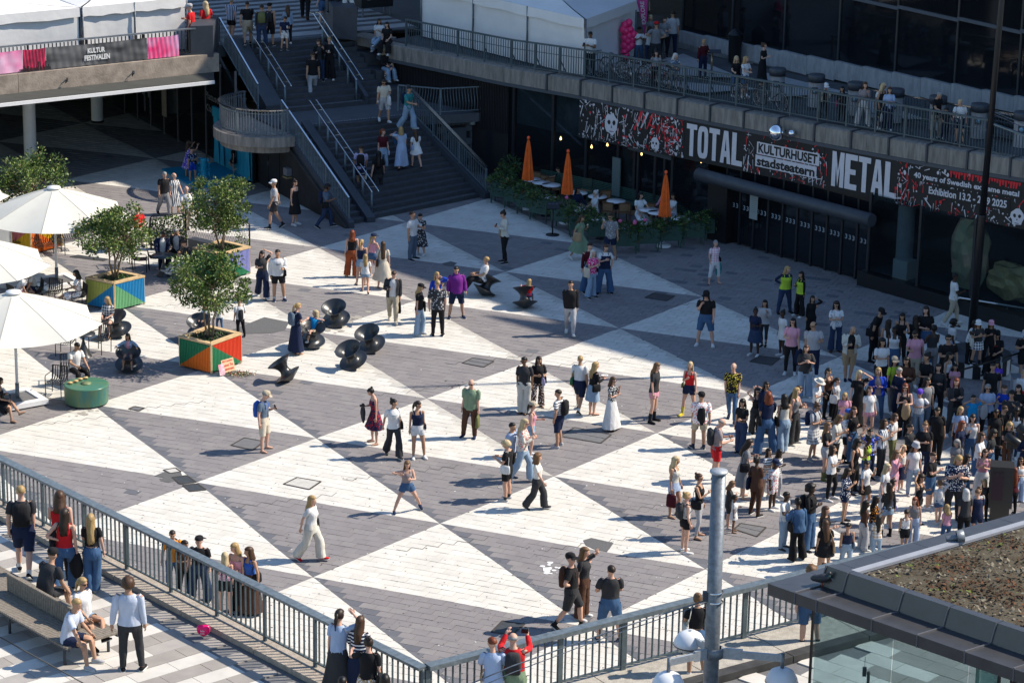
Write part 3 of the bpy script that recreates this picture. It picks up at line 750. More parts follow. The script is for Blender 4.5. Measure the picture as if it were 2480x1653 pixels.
M_bk = mat('banner_black', (.012, .012, .013), .6); M_bw = mat('banner_white', (.62, .60, .64), .6, var=.12, scale=9)
M_br = mat('banner_red', (.62, .02, .03), .6)
bs0, bs1 = s_of(1404, .8), 33.5
ban = thing('exhibition_banner', 'long black, white and red banner reading TOTAL METAL under the terrace', 'banner', FA(bs0, .75)); BB = FA(bs0, .75)
HB0, HB1 = .74, 2.28
def BF(x, y): return FA(x, y, -.05)-BB                      # x along, y below the edge
panels = [bs0, s_of(1576), s_of(1663), s_of(1812), s_of(2002), s_of(2190), s_of(2340), bs1]
for a, b in zip(panels[:-1], panels[1:]):
 n = max(1, int((b-a)/1.2)); mb = MB()
 for i in range(n):
  u0, u1 = a+(b-a)*i/n+(.006 if i == 0 else 0), a+(b-a)*(i+1)/n-(.006 if i == n-1 else 0)
  q = [FA(u0, HB1, -.03)-BB, FA(u1, HB1, -.03)-BB, FA(u1, HB0, -.03)-BB, FA(u0, HB0, -.03)-BB]
  r = [v+TN*.04 for v in q]
  mb.add(q+r, [(0, 1, 2, 3), (7, 6, 5, 4), (0, 4, 5, 1), (1, 5, 6, 2), (2, 6, 7, 3), (3, 7, 4, 0)])
 mb.build('banner_panel', M_bk, ban)
def poly(mb, pts, m):
 P = [BF(x, y) for x, y in pts]; mb.add(P, [tuple(range(len(P)))[::-1]], m)
BLK = {  # condensed block capitals in a unit box, y down
'T': [[(0, 0), (1, 0), (1, .16), (.68, .16), (.68, 1), (.32, 1), (.32, .16), (0, .16)]],
'L': [[(0, 0), (.42, 0), (.42, .84), (1, .84), (1, 1), (0, 1)]],
'E': [[(0, 0), (1, 0), (1, .16), (.42, .16), (.42, .42), (.88, .42), (.88, .57), (.42, .57), (.42, .84), (1, .84), (1, 1), (0, 1)]],
'M': [[(0, 0), (.33, 0), (.33, 1), (0, 1)], [(.67, 0), (1, 0), (1, 1), (.67, 1)], [(.33, 0), (.5, .55), (.5, .98), (.33, .38)], [(.67, 0), (.67, .38), (.5, .98), (.5, .55)]],
'A': [[(.3, 0), (.5, 0), (.5, .22), (.34, 1), (0, 1)], [(.5, 0), (.7, 0), (1, 1), (.66, 1), (.5, .22)], [(.40, .62), (.60, .62), (.64, .80), (.36, .80)]]}
def block_word(word, x0, x1, y0, y1):
 w_ = (x1-x0)/len(word)
 for i, ch in enumerate(word):
  a = x0+i*w_+w_*.04; b = x0+(i+1)*w_-w_*.04; mb = MB()
  if ch == 'O':
   n = 20; out = []; inn = []
   for k in range(n):
    t = 2*math.pi*k/n; ex = lambda v: math.copysign(abs(v)**.55, v)
    out.append((.5+.5*ex(math.cos(t)), .5+.5*ex(math.sin(t)))); inn.append((.5+.14*ex(math.cos(t)), .5+.34*ex(math.sin(t))))
   for k in range(n):
    k2 = (k+1) % n; poly(mb, [(a+(b-a)*p[0], y0+(y1-y0)*p[1]) for p in (out[k], inn[k], inn[k2], out[k2])], M_bw)
  else:
   for pl in BLK[ch]:
    # ear-free split: fan of convex strips through triangulation
    from mathutils.geometry import tessellate_polygon
    tri = tessellate_polygon([[Vector((p[0], p[1], 0)) for p in pl]])
    for t in tri:
     q = [pl[j] for j in t]; ar = (q[1][0]-q[0][0])*(q[2][1]-q[0][1])-(q[2][0]-q[0][0])*(q[1][1]-q[0][1])
     if ar > 0: q = q[::-1]
     poly(mb, [(a+(b-a)*p[0], y0+(y1-y0)*p[1]) for p in q][::-1], M_bw)
  mb.build('banner_letter', None, ban)
block_word('TOTAL', s_of(1664, 1.4), s_of(1802, 1.4), .92, 2.12)
block_word('METAL', s_of(2016, 1.4), s_of(2176, 1.4), .88, 2.12)
# white boxes behind the house name
mb = MB(); k0, k1 = s_of(1836, 1.2), s_of(1987, 1.2)
def rect(mb, x0, x1, y0, y1, m, o=0):
 n = max(1, int((x1-x0)/.3)); X = [x0+(x1-x0)*i/n for i in range(n+1)]
 for a, b in zip(X[:-1], X[1:]): mb.add([FA(p, q, -.052-o)-BB for p, q in ((a, y1), (b, y1), (b, y0), (a, y0))], [(0, 1, 2, 3)], m)
rect(mb, k0, k1, 1.08, 1.52, M_bw, .004); rect(mb, k0-.05, k1-.1, 1.56, 1.98, M_bw, .004)
mb.build('name_plate', None, ban)
fn = lambda x, y: FA(x, y, -.064)-BB
mb = MB(); put_text(mb, 'KULTURHUSET', fn, k0+.08, k1-.08, 1.47, 1.12, M_bk, .035); mb.build('name_lettering', None, ban)
mb = MB(); put_text(mb, 'stadsteatern', fn, k0+.03, k1-.18, 1.94, 1.60, M_bk, .035); mb.build('name_lettering', None, ban)
mb = MB(); rect(mb, s_of(2205, 1.3), s_of(2475, 1.3), .98, 1.32, M_bk, .004); rect(mb, s_of(2240, 1.3), s_of(2450, 1.3), 1.36, 1.76, M_bk, .004); mb.build('text_field', None, ban)
mb = MB(); put_text(mb, '40 years of Swedish extreme metal', fn, s_of(2216, 1.2), s_of(2471, 1.2), 1.28, 1.03, M_bw, .03); o = mb.build('banner_line', None, ban)
mb = MB(); put_text(mb, 'Exhibition 13.2 - 21.9 2025', fn, s_of(2252, 1.6), s_of(2441, 1.6), 1.68, 1.42, M_bw, .03); o = mb.build('banner_line', None, ban)
# scratched drawing between the words: strokes, drops and blots of white and red
rr = random.Random(3)
art = MB()
def stroke(x0, y0, x1, y1, wd, m):
 dx, dy = x1-x0, y1-y0; l = math.hypot(dx, dy) or 1; nx, ny = -dy/l*wd/2, dx/l*wd/2
 lim = lambda y: min(max(y, HB0+.02), HB1-.02)
 q = [(x0+nx, lim(y0+ny)), (x1+nx*.5, lim(y1+ny*.5)), (x1-nx*.5, lim(y1-ny*.5)), (x0-nx, lim(y0-ny))]
 art.add([BF(x, y) for x, y in q], [(0, 1, 2, 3)], m)
def blob(cx, cy, r, m, n=9, sq=1.0, o=0.0):
 P = [(cx+r*rr.uniform(.75, 1.15)*math.cos(2*math.pi*k/n), min(max(cy+r*sq*rr.uniform(.75, 1.15)*math.sin(2*math.pi*k/n), HB0+.01), HB1-.01)) for k in range(n)]
 art.add([FA(x, y, -.05-o)-BB for x, y in P], [tuple(range(n))], m)
def face(cx, cy, r):
 blob(cx, cy, r, M_bw, 14, 1.25, .002)
 for sx in (-1, 1): blob(cx+sx*r*.38, cy-r*.15, r*.24, M_bk, 8, 1.1, .006)
 for k in range(6): stroke(cx-r*.5+k*r*.2, cy+r*.62, cx-r*.5+k*r*.2, cy+r*1.02, .025, M_bk)
 art.add([FA(cx+a, cy+b, -.056)-BB for a, b in ((-.05*r*2, r*.45), (.05*r*2, r*.45), (0, r*.1))], [(0, 1, 2)], M_bk)
 blob(cx, cy+r*.82, r*.42, M_bk, 9, .12, .006)
zones = [(bs0+.05, s_of(1500), .1, 95), (s_of(1500), s_of(1575), .25, 90), (s_of(1578), s_of(1660), .5, 170), (s_of(1808), s_of(1832), .2, 30), (s_of(1836), s_of(2010), .45, 110),
  (s_of(2178), s_of(2245), .45, 80), (s_of(2245), s_of(2475), .3, 150), (s_of(2475), bs1, .3, 120)]
face((bs0+s_of(1500))/2+.75, 1.5, .36); face(s_of(1592), 1.95, .22); face(s_of(2476), 1.9, .26)
for x0, x1, red, n in zones:
 for _ in range(n):
  x, y = rr.uniform(x0, x1), rr.uniform(HB0+.04, HB1-.04)
  mm = M_br if rr.random() < red else M_bw; a = rr.choice([rr.uniform(0, 6.3), 1.57+rr.uniform(-.3, .3)]); l = rr.uniform(.06, .42)
  xe = min(max(x+math.cos(a)*l, x0), x1)
  if rr.random() < .72: stroke(x, y, xe, y+math.sin(a)*l, rr.uniform(.012, .05), mm)
  else: blob(x, y, rr.uniform(.015, .07), mm, 7, rr.uniform(.6, 1.6))
  if rr.random() < .2: blob(x, HB1-.08-abs(rr.gauss(0, .12)), .018, M_bw, 5)
for k in range(26):                                           # red drips along the top right
 x = s_of(2310)+k*.11; stroke(x, HB0+.02, x+rr.uniform(-.02, .02), HB0+rr.uniform(.08, .32), .1, M_br)
for k in range(3):
 x = s_of(1560)+k*.3; stroke(x, HB0+.03, x-.35, HB0+.7, .16-.03*k, M_bw if k % 2 else M_br)
for i, x in enumerate((s_of(1630), s_of(1950))):
 for q in range(22):
  a = q/22*6.28; stroke(x+.32*math.cos(a), 1.5+.32*math.sin(a), x+.32*math.cos(a+.25), 1.5+.32*math.sin(a+.25), .06, M_br if q % 3 else M_bw)
o = art.build('printed_drawing', None, ban); o['kind'] = 'stuff'
# ---- glass front below
fac = thing('ground_floor_front', 'dark glazed ground floor with cafe windows and entrance doors under the banner', 'shop front', FA(0, 4.6)); FF = FA(0, 4.6)
RZ = math.atan2(TD.y, TD.x)
def G0(s, off=0.0, z=0.0):
 p = along(s, off); return Vector((p.x, p.y, z))
def seg_box(name, s, ln, off, z0, z1, th, m, parent=fac, org=None):
 p = G0(s+ln/2, off, (z0+z1)/2); q0, q1 = G0(s, off), G0(s+ln, off); rz = math.atan2(q1.y-q0.y, q1.x-q0.x)
 return MB().box(p-(org if org is not None else FF), (ln, th, z1-z0), rz).build(name, m, parent)
M_mull = mat('mullion_dark', (.018, .02, .024), .4)
M_blind = mat('grey_blind', (.20, .23, .24), .7, var=.12, scale=1.5)
sP = [s_of(x, 2.4) for x in (1182, 1226, 1321, 1402, 1480, 1520, 1570, 1612, 1700)]
sE = s_of(1752, 3.5); sX = s_of(2105, 3.8)
zt_ = lambda s: zT(along(s))
for i, (a, b) in enumerate(zip(sP[:-1], sP[1:])):
 seg_box('mullion', a-.06, .12, .42, 0, zt_(a)-.7, .12, M_mull)
 seg_box('window_pane', a+.06, b-a-.12, .42, .1, zt_(a)-.75, .02, G_dark)
 if i in (0, 1, 2): seg_box('blind', a+.08, b-a-.16, .50, .1 if i == 0 else 2.35, zt_(a)-.78, .02, M_blind)
 seg_box('sill', a+.06, b-a-.12, .40, 0, .12, .16, M_mull)
seg_box('end_post', sP[0]-.45, .4, .40, 0, zt_(0)-.7, .2, M_mull)
# interior of the cafe and foyer
seg_box('back_wall', -2, 36, 7.5, 0, 4.0, .2, M_nearblack);
seg_box('interior_floor', -1, 34, 4.0, -.01, .01, 7, mat('foyer_floor', (.03, .028, .027), .35)); seg_box('interior_ceiling', -1, 36, 4.2, 3.75, 3.8, 7, M_nearblack)
pillar = G0(s_of(1490, 3), .8)
t = thing('concrete_pillar', 'round concrete pillar behind the cafe glass near the menu board', 'pillar', pillar); MB().lathe([(.30, 0), (.30, 3.8)], n=20).build('shaft', mat('pillar_conc', (.26, .24, .22), .85, var=.3, scale=3), t)
M_bulb = mat('warm_bulb', (1.0, .55, .18), .5, emit=14)
for k, (x, y) in enumerate([(1286, 336), (1357, 326), (1374, 324), (1361, 356), (1399, 351), (1482, 373), (1560, 372), (1626, 391)]):
 q = on = None
 s_ = s_of(x, 2.5); off_ = 1.6; p = G0(s_, off_, 0); hh = height_at(p, y)
 t = thing('pendant_bulb', ['small warm pendant bulb leftmost in the cafe window', 'warm pendant bulb just under the second grey blind', 'brightest warm pendant bulb right of the grey blinds', 'low warm pendant bulb above the second orange parasol', 'warm pendant bulb beside the left end of the banner', 'faint warm bulb beside the concrete pillar', 'warm bulb over the cafe door', 'rightmost warm bulb right of the cafe door'][k], 'lamp', (p.x, p.y, hh), group='warm pendant bulbs in the cafe')
 MB().lathe([(.005, -.06), (.035, -.03), (.04, 0), (.02, .05), (.012, .09)], n=8).build('bulb', M_bulb, t)
 MB().tube([(0, 0, .09), (0, 0, 3.75-hh)], .006, 4).build('cord', M_black, t)
# door frames of the cafe
a = s_of(1532, 3.2); seg_box('door_frame', a-.1, .1, .36, 0, 2.4, .1, M_mull); seg_box('door_frame', a+1.3, .1, .36, 0, 2.4, .1, M_mull); seg_box('door_header', a-.6, 2.3, .36, 2.4, 2.55, .12, mat('header_steel', (.06, .075, .09), .4))
mn = thing('menu_board', 'tall pale green menu board beside the pillar at the cafe', 'menu board', G0(s_of(1484, 3.3), .2))
MB().box((0, 0, 1.25), (.42, .05, 1.5), RZ).build('panel', mat('menu_green', (.10, .135, .13), .6), mn)
mm_ = MB()
for i in range(14): mm_.box((0, -.03, 1.9-i*.085), (.26-.08*(i % 3), .004, .014), RZ)
mm_.build('print', mat('menu_print', (.22, .26, .26), .6), mn)
# entrance: long pipe canopy, doors with rows of numerals
cp_ = thing('entrance_canopy', 'thick dark tube canopy above the entrance doors', 'canopy', G0(s_of(1716, 2.5), -.2, 2.5)); K1 = G0(s_of(1716, 2.5), -.2, 2.5)
c0, c1 = s_of(1712, 2.4), s_of(2132, 3.0)
MB().tube([G0(c0+(c1-c0)*i/8, -.45, 2.42+.04*i/8)-K1 for i in range(9)], .235, 20, M_stringer).build('tube', None, cp_)
M_tape = mat('numeral_strip', (.30, .36, .42), .5)
nd = 10
for i in range(nd):
 a = sE+(sX-sE)*i/nd; ln = (sX-sE)/nd
 seg_box('door_pane', a+.05, ln-.1, .18, .08, 2.9, .02, G_night); seg_box('door_post', a-.04, .08, .18, 0, 2.95, .09, M_mull)
 mb = MB()
 for hz_ in (1.35, 2.15):
  for k in range(3):
   x = a+.16+k*(ln-.2)/3
   vs_ = G0(x, .16, hz_)-FF; put_text(mb, '3', lambda u_, v_: vs_+TD*u_+Vector((0, 0, v_)), 0, .10, 0, .17, M_tape, .01)
 mb.build('numerals', None, fac)
seg_box('entrance_pier', s_of(1722, 3), 1.0, .1, 0, 2.5, .5, M_black); seg_box('lintel', sE-.4, sX-sE+.6, .25, 2.9, 3.6, .3, M_black)
t = thing('poster', 'pale vertical poster inside the glass left of the entrance doors', 'poster', G0(s_of(1824, 3.2), .05, 1.5)); MB().box((0, 0, .25), (.38, .02, 1.2), RZ).build('sheet', mat('poster_grey', (.26, .30, .30), .6), t)
mb = MB()
for i in range(12): mb.box((0, -.013, .7-i*.07), (.26, .003, .012), RZ)
mb.build('print', mat('poster_print', (.12, .15, .16), .6), t)
# right bay with display window
s2 = sX+.05; G_bay = glass('bay_glass', (.02, .025, .03), .16)
for i in range(6):
 a = s2+i*2.3
 seg_box('bay_pane', a+.06, 2.18, -.05, .55, 3.3, .02, G_bay); seg_box('bay_post', a-.05, .1, -.05, .5, 3.3, .12, M_mull)
seg_box('bay_plinth', s2-.2, 14, -.15, 0, .5, .4, M_black)
seg_box('bay_floor', s2-.2, 14, 1.4, .45, .5, 2.6, mat('bay_floor', (.05, .05, .055), .6)); seg_box('bay_back', s2-.2, 14, 3.0, .4, 3.6, .1, M_nearblack)
pp_ = G0(s_of(2165, 3.6), .6); t = thing('concrete_pillar', 'pale pillar behind the display window above a white box', 'pillar', pp_); MB().lathe([(.3, .5), (.3, 3.3)], n=20).build('shaft', mat('pillar_conc2', (.30, .31, .33), .85, var=.2, scale=3), t)
pp_ = G0(s_of(2176, 4.2), .35, .5); t = thing('display_plinth', 'white box plinth inside the display window', 'plinth', pp_); MB().box((0, 0, .33), (.62, .5, .66), RZ).build('box', mat('plinth_white', (.42, .42, .40), .7), t)
def crumple(label, px_, off_, w_, h_, d_, seed, c, c2, z0=.5):
 r_ = random.Random(seed); p = G0(s_of(px_, 4), off_, z0); t = thing('crumpled_sculpture', label, 'sculpture', p, group='crumpled foil shapes in the display window')
 bm = bmesh.new(); bmesh.ops.create_icosphere(bm, subdivisions=3, radius=1)
 for v in bm.verts:
  k = 1+r_.uniform(-.17, .13); v.co = Vector((v.co.x*w_/2*k, v.co.y*d_/2*k, max(-.48*h_, v.co.z*h_/2*k)))
 rotm = Matrix.Rotation(RZ, 4, 'Z'); bm.transform(rotm); bm.transform(Matrix.Translation((0, 0, h_/2)))
 me = bpy.data.meshes.new('foil'); bm.to_mesh(me); bm.free()
 me.materials.append(mat('foil_'+str(seed), c, .35, metal=.15, var=.9, scale=1.3, c2=c2)); link('foil', me, t)
crumple('tall pink and green crumpled foil shape standing in the display window', 2308, .9, 1.5, 2.7, .9, 5, (.80, .50, .36), (.30, .42, .26))
crumple('low golden crumpled foil shape right of the tall one', 2420, .9, 2.3, 1.35, .9, 8, (.90, .66, .30), (.35, .28, .14))
crumple('dark olive crumpled foil shape at the far right of the window', 2520, 1.1, 2.2, 1.9, .9, 11, (.28, .24, .16), (.08, .10, .07))
# mirrored ball on the beam
def mirror_ball(label, x, y, r, off_):
 p = FA(s_of(x, .5), .5, off_); hh = p.z; t = thing('mirror_ball', label, 'mirror', p)
 MB().lathe([(r*math.sin(a), -r*math.cos(a)) for a in [math.pi*i/16 for i in range(17)]], n=24).build('globe', mat('chrome', (.9, .9, .92), .03, metal=1), t)
 MB().tube([(0, 0, 0), TN*(-off_)], .03, 8).build('arm', M_black, t); return t
mirror_ball('large mirrored globe mounted before the concrete beam above KULTURHUSET', 1902, 316, .29, -.45)
mirror_ball('small mirrored globe beside the large one on the beam', 1927, 316, .13, -.2)
# ---- cafe terrace
M_green = mat('planter_green', (.035, .085, .065), .5, var=.2, scale=4)
M_leafd = [mat('leaf_dark', (.022, .060, .016), .55, var=.6, scale=7), mat('leaf_mid', (.050, .110, .022), .5, var=.5, scale=9), mat('leaf_light', (.10, .17, .035), .5, var=.4, scale=9), mat('leaf_rust', (.16, .07, .025), .6)]
M_pink = mat('petal_pink', (.65, .12, .28), .6, var=.3, scale=20)
def leaves(mb, n, fn, ln, wd, mats, wts, r_, droop=.4):
 for _ in range(n):
  p, d = fn(r_); d = Vector(d).normalized(); l = ln*r_.uniform(.6, 1.3); w_ = wd*r_.uniform(.7, 1.2)
  s = d.cross(Vector((r_.uniform(-1, 1), r_.uniform(-1, 1), r_.uniform(-.3, 1)))); s = s.normalized() if s.length > .01 else Vector((1, 0, 0))
  m1 = p+d*l*.5; e = p+d*l+Vector((0, 0, -droop*l*.5))
  mb.add([p, m1+s*w_/2, e, m1-s*w_/2], [(0, 1, 2, 3)], r_.choices(mats, wts)[0])
def planter(label, x, y, seed, rz=None, w_=.78, pink=0, h_=.55):
 r_ = random.Random(seed); p = at(x, y, 0); t = thing('planter', label, 'planter', p, rz if rz is not None else RZ, group='green planters around the cafe terrace')
 MB().box((0, 0, .28+.27), (w_, .36, .52)).build('trough', M_green, t)
 for sx in (-1, 1):
  for sy in (-1, 1): MB().box((sx*(w_/2-.03), sy*.15, .145), (.04, .04, .29)).build('leg', M_green, t)
 mb = MB()
 def fn(r_):
  a = r_.uniform(0, 6.283); k = r_.random()**.5; z = .80+r_.random()*.42*h_/.55*(1-k*.5)
  q = Vector((math.cos(a)*k*(w_/2+.16), math.sin(a)*k*.34, z if r_.random() < .7 else r_.uniform(.45, .85)))
  return q, (math.cos(a)*k*1.2+r_.uniform(-.5, .5), math.sin(a)*k+r_.uniform(-.5, .5), r_.uniform(-.2, 1.0))
 leaves(mb, 420, fn, .17, .05, M_leafd, (5, 5, 2, .5), r_)
 o = mb.build('foliage', None, t); o['kind'] = 'stuff'
 for k in range(pink):
  b = MB().lathe([(.001, -.06), (.06, -.03), (.075, .02), (.05, .06), (.001, .075)], (r_.uniform(-.3, .3), r_.uniform(-.25, .05), 1.12+r_.uniform(0, .1)), 9); b.build('blossom', M_pink, t)
pls = [(1214, 492, 'fern filled green planter nearest the stair foot'), (1246, 505, 'second green planter from the stairs, overflowing with fern'), (1277, 519, 'green planter left of the first parasol foot with rust fronds'), (1308, 533, 'green planter just left of the menu stand'),
 (1361, 553, 'green planter with one pink bloom right of the menu stand'), (1404, 572, 'green planter behind the woman in the green dress'), (1447, 589, 'green planter between the ice cream eating couple'), (1515, 612, 'green planter with four big pink blooms at the terrace corner'),
 (1568, 606, 'green planter right of the pink blooms with small flowers'), (1622, 599, 'green planter beside the white foot of the last parasol'), (1677, 591, 'dense green planter second from the entrance pier'), (1731, 580, 'dense green planter nearest the entrance pier'),
 (1233, 462, 'tall bushy planter by the cafe glass behind the first ones'), (1222, 476, 'green planter between the glass and the stair side planters')]
for i, (x, y, lb) in enumerate(pls):
 planter(lb, x, y, 40+i, rz={0: -.5, 1: -.6, 2: -.6, 3: -.6, 4: -.6}.get(i, RZ+.9 if 5 <= i <= 7 else (.2 if i < 12 else 1.2)), pink={4: 1, 7: 4, 8: 1}.get(i, 0), h_=.9 if i == 12 else .55)
M_orange = mat('parasol_orange', (.80, .13, .012), .7, var=.25, scale=6)
def closed_parasol(label, x, y, H=2.75):
 p = at(x, y, 0); t = thing('closed_parasol', label, 'parasol', p, group='closed orange parasols on the cafe terrace')
 mb = MB(); n = 16; prof = [(.05, H-.1), (.10, H-.35), (.17, H-.9), (.22, H-1.35), (.25, H-1.62)]
 vs = []
 for r_, z in prof:
  for k in range(n): a = 2*math.pi*k/n; q = r_*(1.0 if k % 2 else .68); vs.append((q*math.cos(a), q*math.sin(a), z))
 fs = [(i*n+k, i*n+(k+1) % n, (i+1)*n+(k+1) % n, (i+1)*n+k) for i in range(4) for k in range(n)]
 mb.add(vs, fs, None, False); mb.add([(0, 0, H-.06)]+[(0.05*math.cos(2*math.pi*k/n), .05*math.sin(2*math.pi*k/n), H-.1) for k in range(n)], [(0, 1+k, 1+(k+1) % n) for k in range(n)])
 mb.build('cloth', M_orange, t); MB().lathe([(.001, H+.08), (.05, H+.05), (.06, H), (.05, H-.05), (.001, H-.08)], n=10).build('knob', mat('knob_orange', (.8, .10, .02), .5), t)
 MB().tube([(0, 0, .05), (0, 0, H-.1)], .022, 8).build('pole', M_whitep, t); MB().lathe([(.28, 0), (.28, .06), (.06, .09)], n=20).build('foot', M_whitep, t)
closed_parasol('closed orange parasol nearest the stairs on the cafe terrace', 1277, 505); closed_parasol('closed orange parasol in the middle beside the green bench', 1372, 540); closed_parasol('closed orange parasol nearest the entrance with visible white foot', 1607, 596)
M_top = mat('table_white', (.68, .68, .68), .35)
def round_table(label, x, y, r=.36, h=.74, m=None, grp='round white cafe tables'):
 p = at(x, y, h); p.z = 0; t = thing('round_table', label, 'table', p, group=grp)
 MB().lathe([(.001, h), (r, h), (r, h-.03), (.001, h-.03)], n=24).build('table_top', m or M_top, t)
 MB().tube([(0, 0, .02), (0, 0, h-.03)], .03, 8).build('column', M_black, t); MB().lathe([(.22, 0), (.2, .03), (.03, .06)], n=16).build('foot', M_black, t)
 return t
tb = [(1288, 434, 'behind the first orange parasol'), (1311, 441, 'second from the first orange parasol'), (1335, 447, 'with the tray in front of the waiter'), (1324, 476, 'just behind the planter left of the menu stand'), (1400, 466, 'right behind the middle parasol with a small bottle'),
 (1447, 475, 'before the green bench left of the free one'), (1492, 486, 'free one beside the cane chair and green bench'), (1394, 506, 'between the dark haired guest and the white shirted guest'), (1457, 530, 'hidden by the man in the leaf shirt'), (1571, 507, 'with black cups before the white dressed guest'), (1592, 514, 'close to the stem of the last parasol'), (1649, 528, 'rightmost by the entrance planters')]
for x, y, lb in tb: round_table('round white cafe table '+lb, x, y)
M_cane = mat('cane', (.30, .17, .085), .7, var=.3, scale=30); M_wood = mat('chair_wood', (.13, .06, .03), .5, var=.3, scale=8)
def cane_chair(label, x, y, rz):
 p = at(x, y, 0); t = thing('cane_chair', label, 'chair', p, rz, group='cane chairs on the cafe terrace')
 MB().box((0, 0, .45), (.44, .42, .04)).build('seat', M_cane, t)
 for sx in (-1, 1):
  MB().bar((sx*.2, .19, 0), (sx*.2, .19, .45), .03).build('leg', M_wood, t); MB().bar((sx*.2, -.21, 0), (sx*.2, -.25, .85), .03).build('leg', M_wood, t)
 mb = MB().box((0, -.24, .83), (.44, .03, .05)); mb.box((0, -.225, .52), (.40, .03, .04)); mb.build('back_frame', M_wood, t)
 MB().box((0, -.235, .67), (.38, .015, .27)).build('back_cane', M_cane, t)
ch = [(1290, 470, 2.6, 'beside the first parasol facing away'), (1308, 478, 2.4, 'with its back to the planters near the first parasol'), (1338, 485, -2.6, 'turned to the table by the menu stand planters'), (1473, 517, -2.7, 'free one at the middle of the terrace'), (1507, 541, .2, 'pulled out behind the pink blooms'), (1475, 540, -.3, 'under the table by the man in the leaf shirt'),
 (1535, 543, -1.2, 'of the guest in the white patterned dress'), (1582, 541, -.6, 'left of the last orange parasol'), (1635, 545, -.5, 'right of the last orange parasol'), (1438, 520, 1.3, 'of the guest with white hair'), (1420, 487, 3.0, 'behind the guest with white hair')]
for x, y, rz, lb in ch: cane_chair('brown cane chair '+lb, x, y, rz)
# long slatted bench along the glass
bn = thing('slatted_bench', 'long dark green slatted bench running along the cafe glass', 'bench', at(1310, 470, 0)); bo = at(1310, 470, 0)
bp = [at(x, y, 0) for x, y in ((1298, 466), (1425, 492), (1545, 522), (1640, 548), (1738, 572))]
bp = [p+TN*.15 for p in bp]
for i, (a, b) in enumerate(zip(bp[:-1], bp[1:])):
 a = a-bo; b = b-bo; e = (b-a).normalized(); nn = Vector((-e.y, e.x, 0)); nn = nn if nn.y > 0 else -nn
 for k in range(7): MB().bar(a+nn*(.02+k*.012)+Z3*(.50+k*.062)+e*.01, b+nn*(.02+k*.012)+Z3*(.50+k*.062)-e*.01, .02, .042).build('back_slat', M_green, bn)
 for k in range(5): MB().bar(a-nn*(.05+k*.085)+Z3*.44+e*.01, b-nn*(.05+k*.085)+Z3*.44-e*.01, .07, .025).build('seat_slat', M_green, bn)
 for f in (.05, .95):
  q = a+(b-a)*f; MB().bar(q+nn*.02, q+nn*.02+Z3*.45, .05).build('leg', M_green, bn); MB().bar(q-nn*.38, q-nn*.38+Z3*.43, .05).build('leg', M_green, bn)
p = at(1338, 569, 0); t = thing('menu_stand', 'black menu stand with a lit white menu in front of the planters', 'menu stand', p)
MB().lathe([(.25, 0), (.25, .02), (.03, .04)], n=20).build('foot', M_black, t); MB().tube([(0, 0, .03), (0, 0, 1.02)], .025, 8).build('pole', M_black, t)
mb = MB(); M4 = Matrix.Translation((0, 0, 1.12)) @ Matrix.Rotation(R(-50), 4, 'X'); mb.box((0, 0, 0), (.46, .03, .32), M=M4, m=M_black); mb.box((0, 0, .018), (.42, .006, .28), M=M4, m=mat('menu_sheet', (.60, .60, .66), .5))
for i in range(3):
 for j in range(7): mb.box((-.13+i*.13, .1-j*.032, .023), (.09, .008, .002), M=M4, m=mat('menu_ink', (.25, .25, .33), .6))
mb.build('menu', None, t)
# ---- on the terrace: festival tent, flag, balloons
M_tent = mat('tent_white', (.70, .70, .70), .6, var=.10, scale=1.1, bump=.5, bscale=3)
def tent_wall(t, o, a, b, z0, z1, panels, fold=.03, seed=0, name='wall_sheet'):
 r_ = random.Random(seed)
 for i in range(panels):
  p = a+(b-a)*(i/panels)+(b-a).normalized()*.02; q = a+(b-a)*((i+1)/panels)-(b-a).normalized()*.02
  nx, nz = 12, 6; d = (q-p); nn = Vector((-d.y, d.x, 0)).normalized(); vs = []
  for iz in range(nz+1):
   for ix in range(nx+1):
    f = ix/nx; w_ = math.sin(f*math.pi)*fold*(2 if iz in (2, 3) else 1)+r_.uniform(-.4, .4)*fold
    vs.append(p+d*f+nn*w_+Vector((0, 0, z0+(z1-z0)*iz/nz))-o)
  MB().add(vs, [(iz*(nx+1)+ix, iz*(nx+1)+ix+1, (iz+1)*(nx+1)+ix+1, (iz+1)*(nx+1)+ix) for iz in range(nz) for ix in range(nx)], None, True).build(name, M_tent, t)
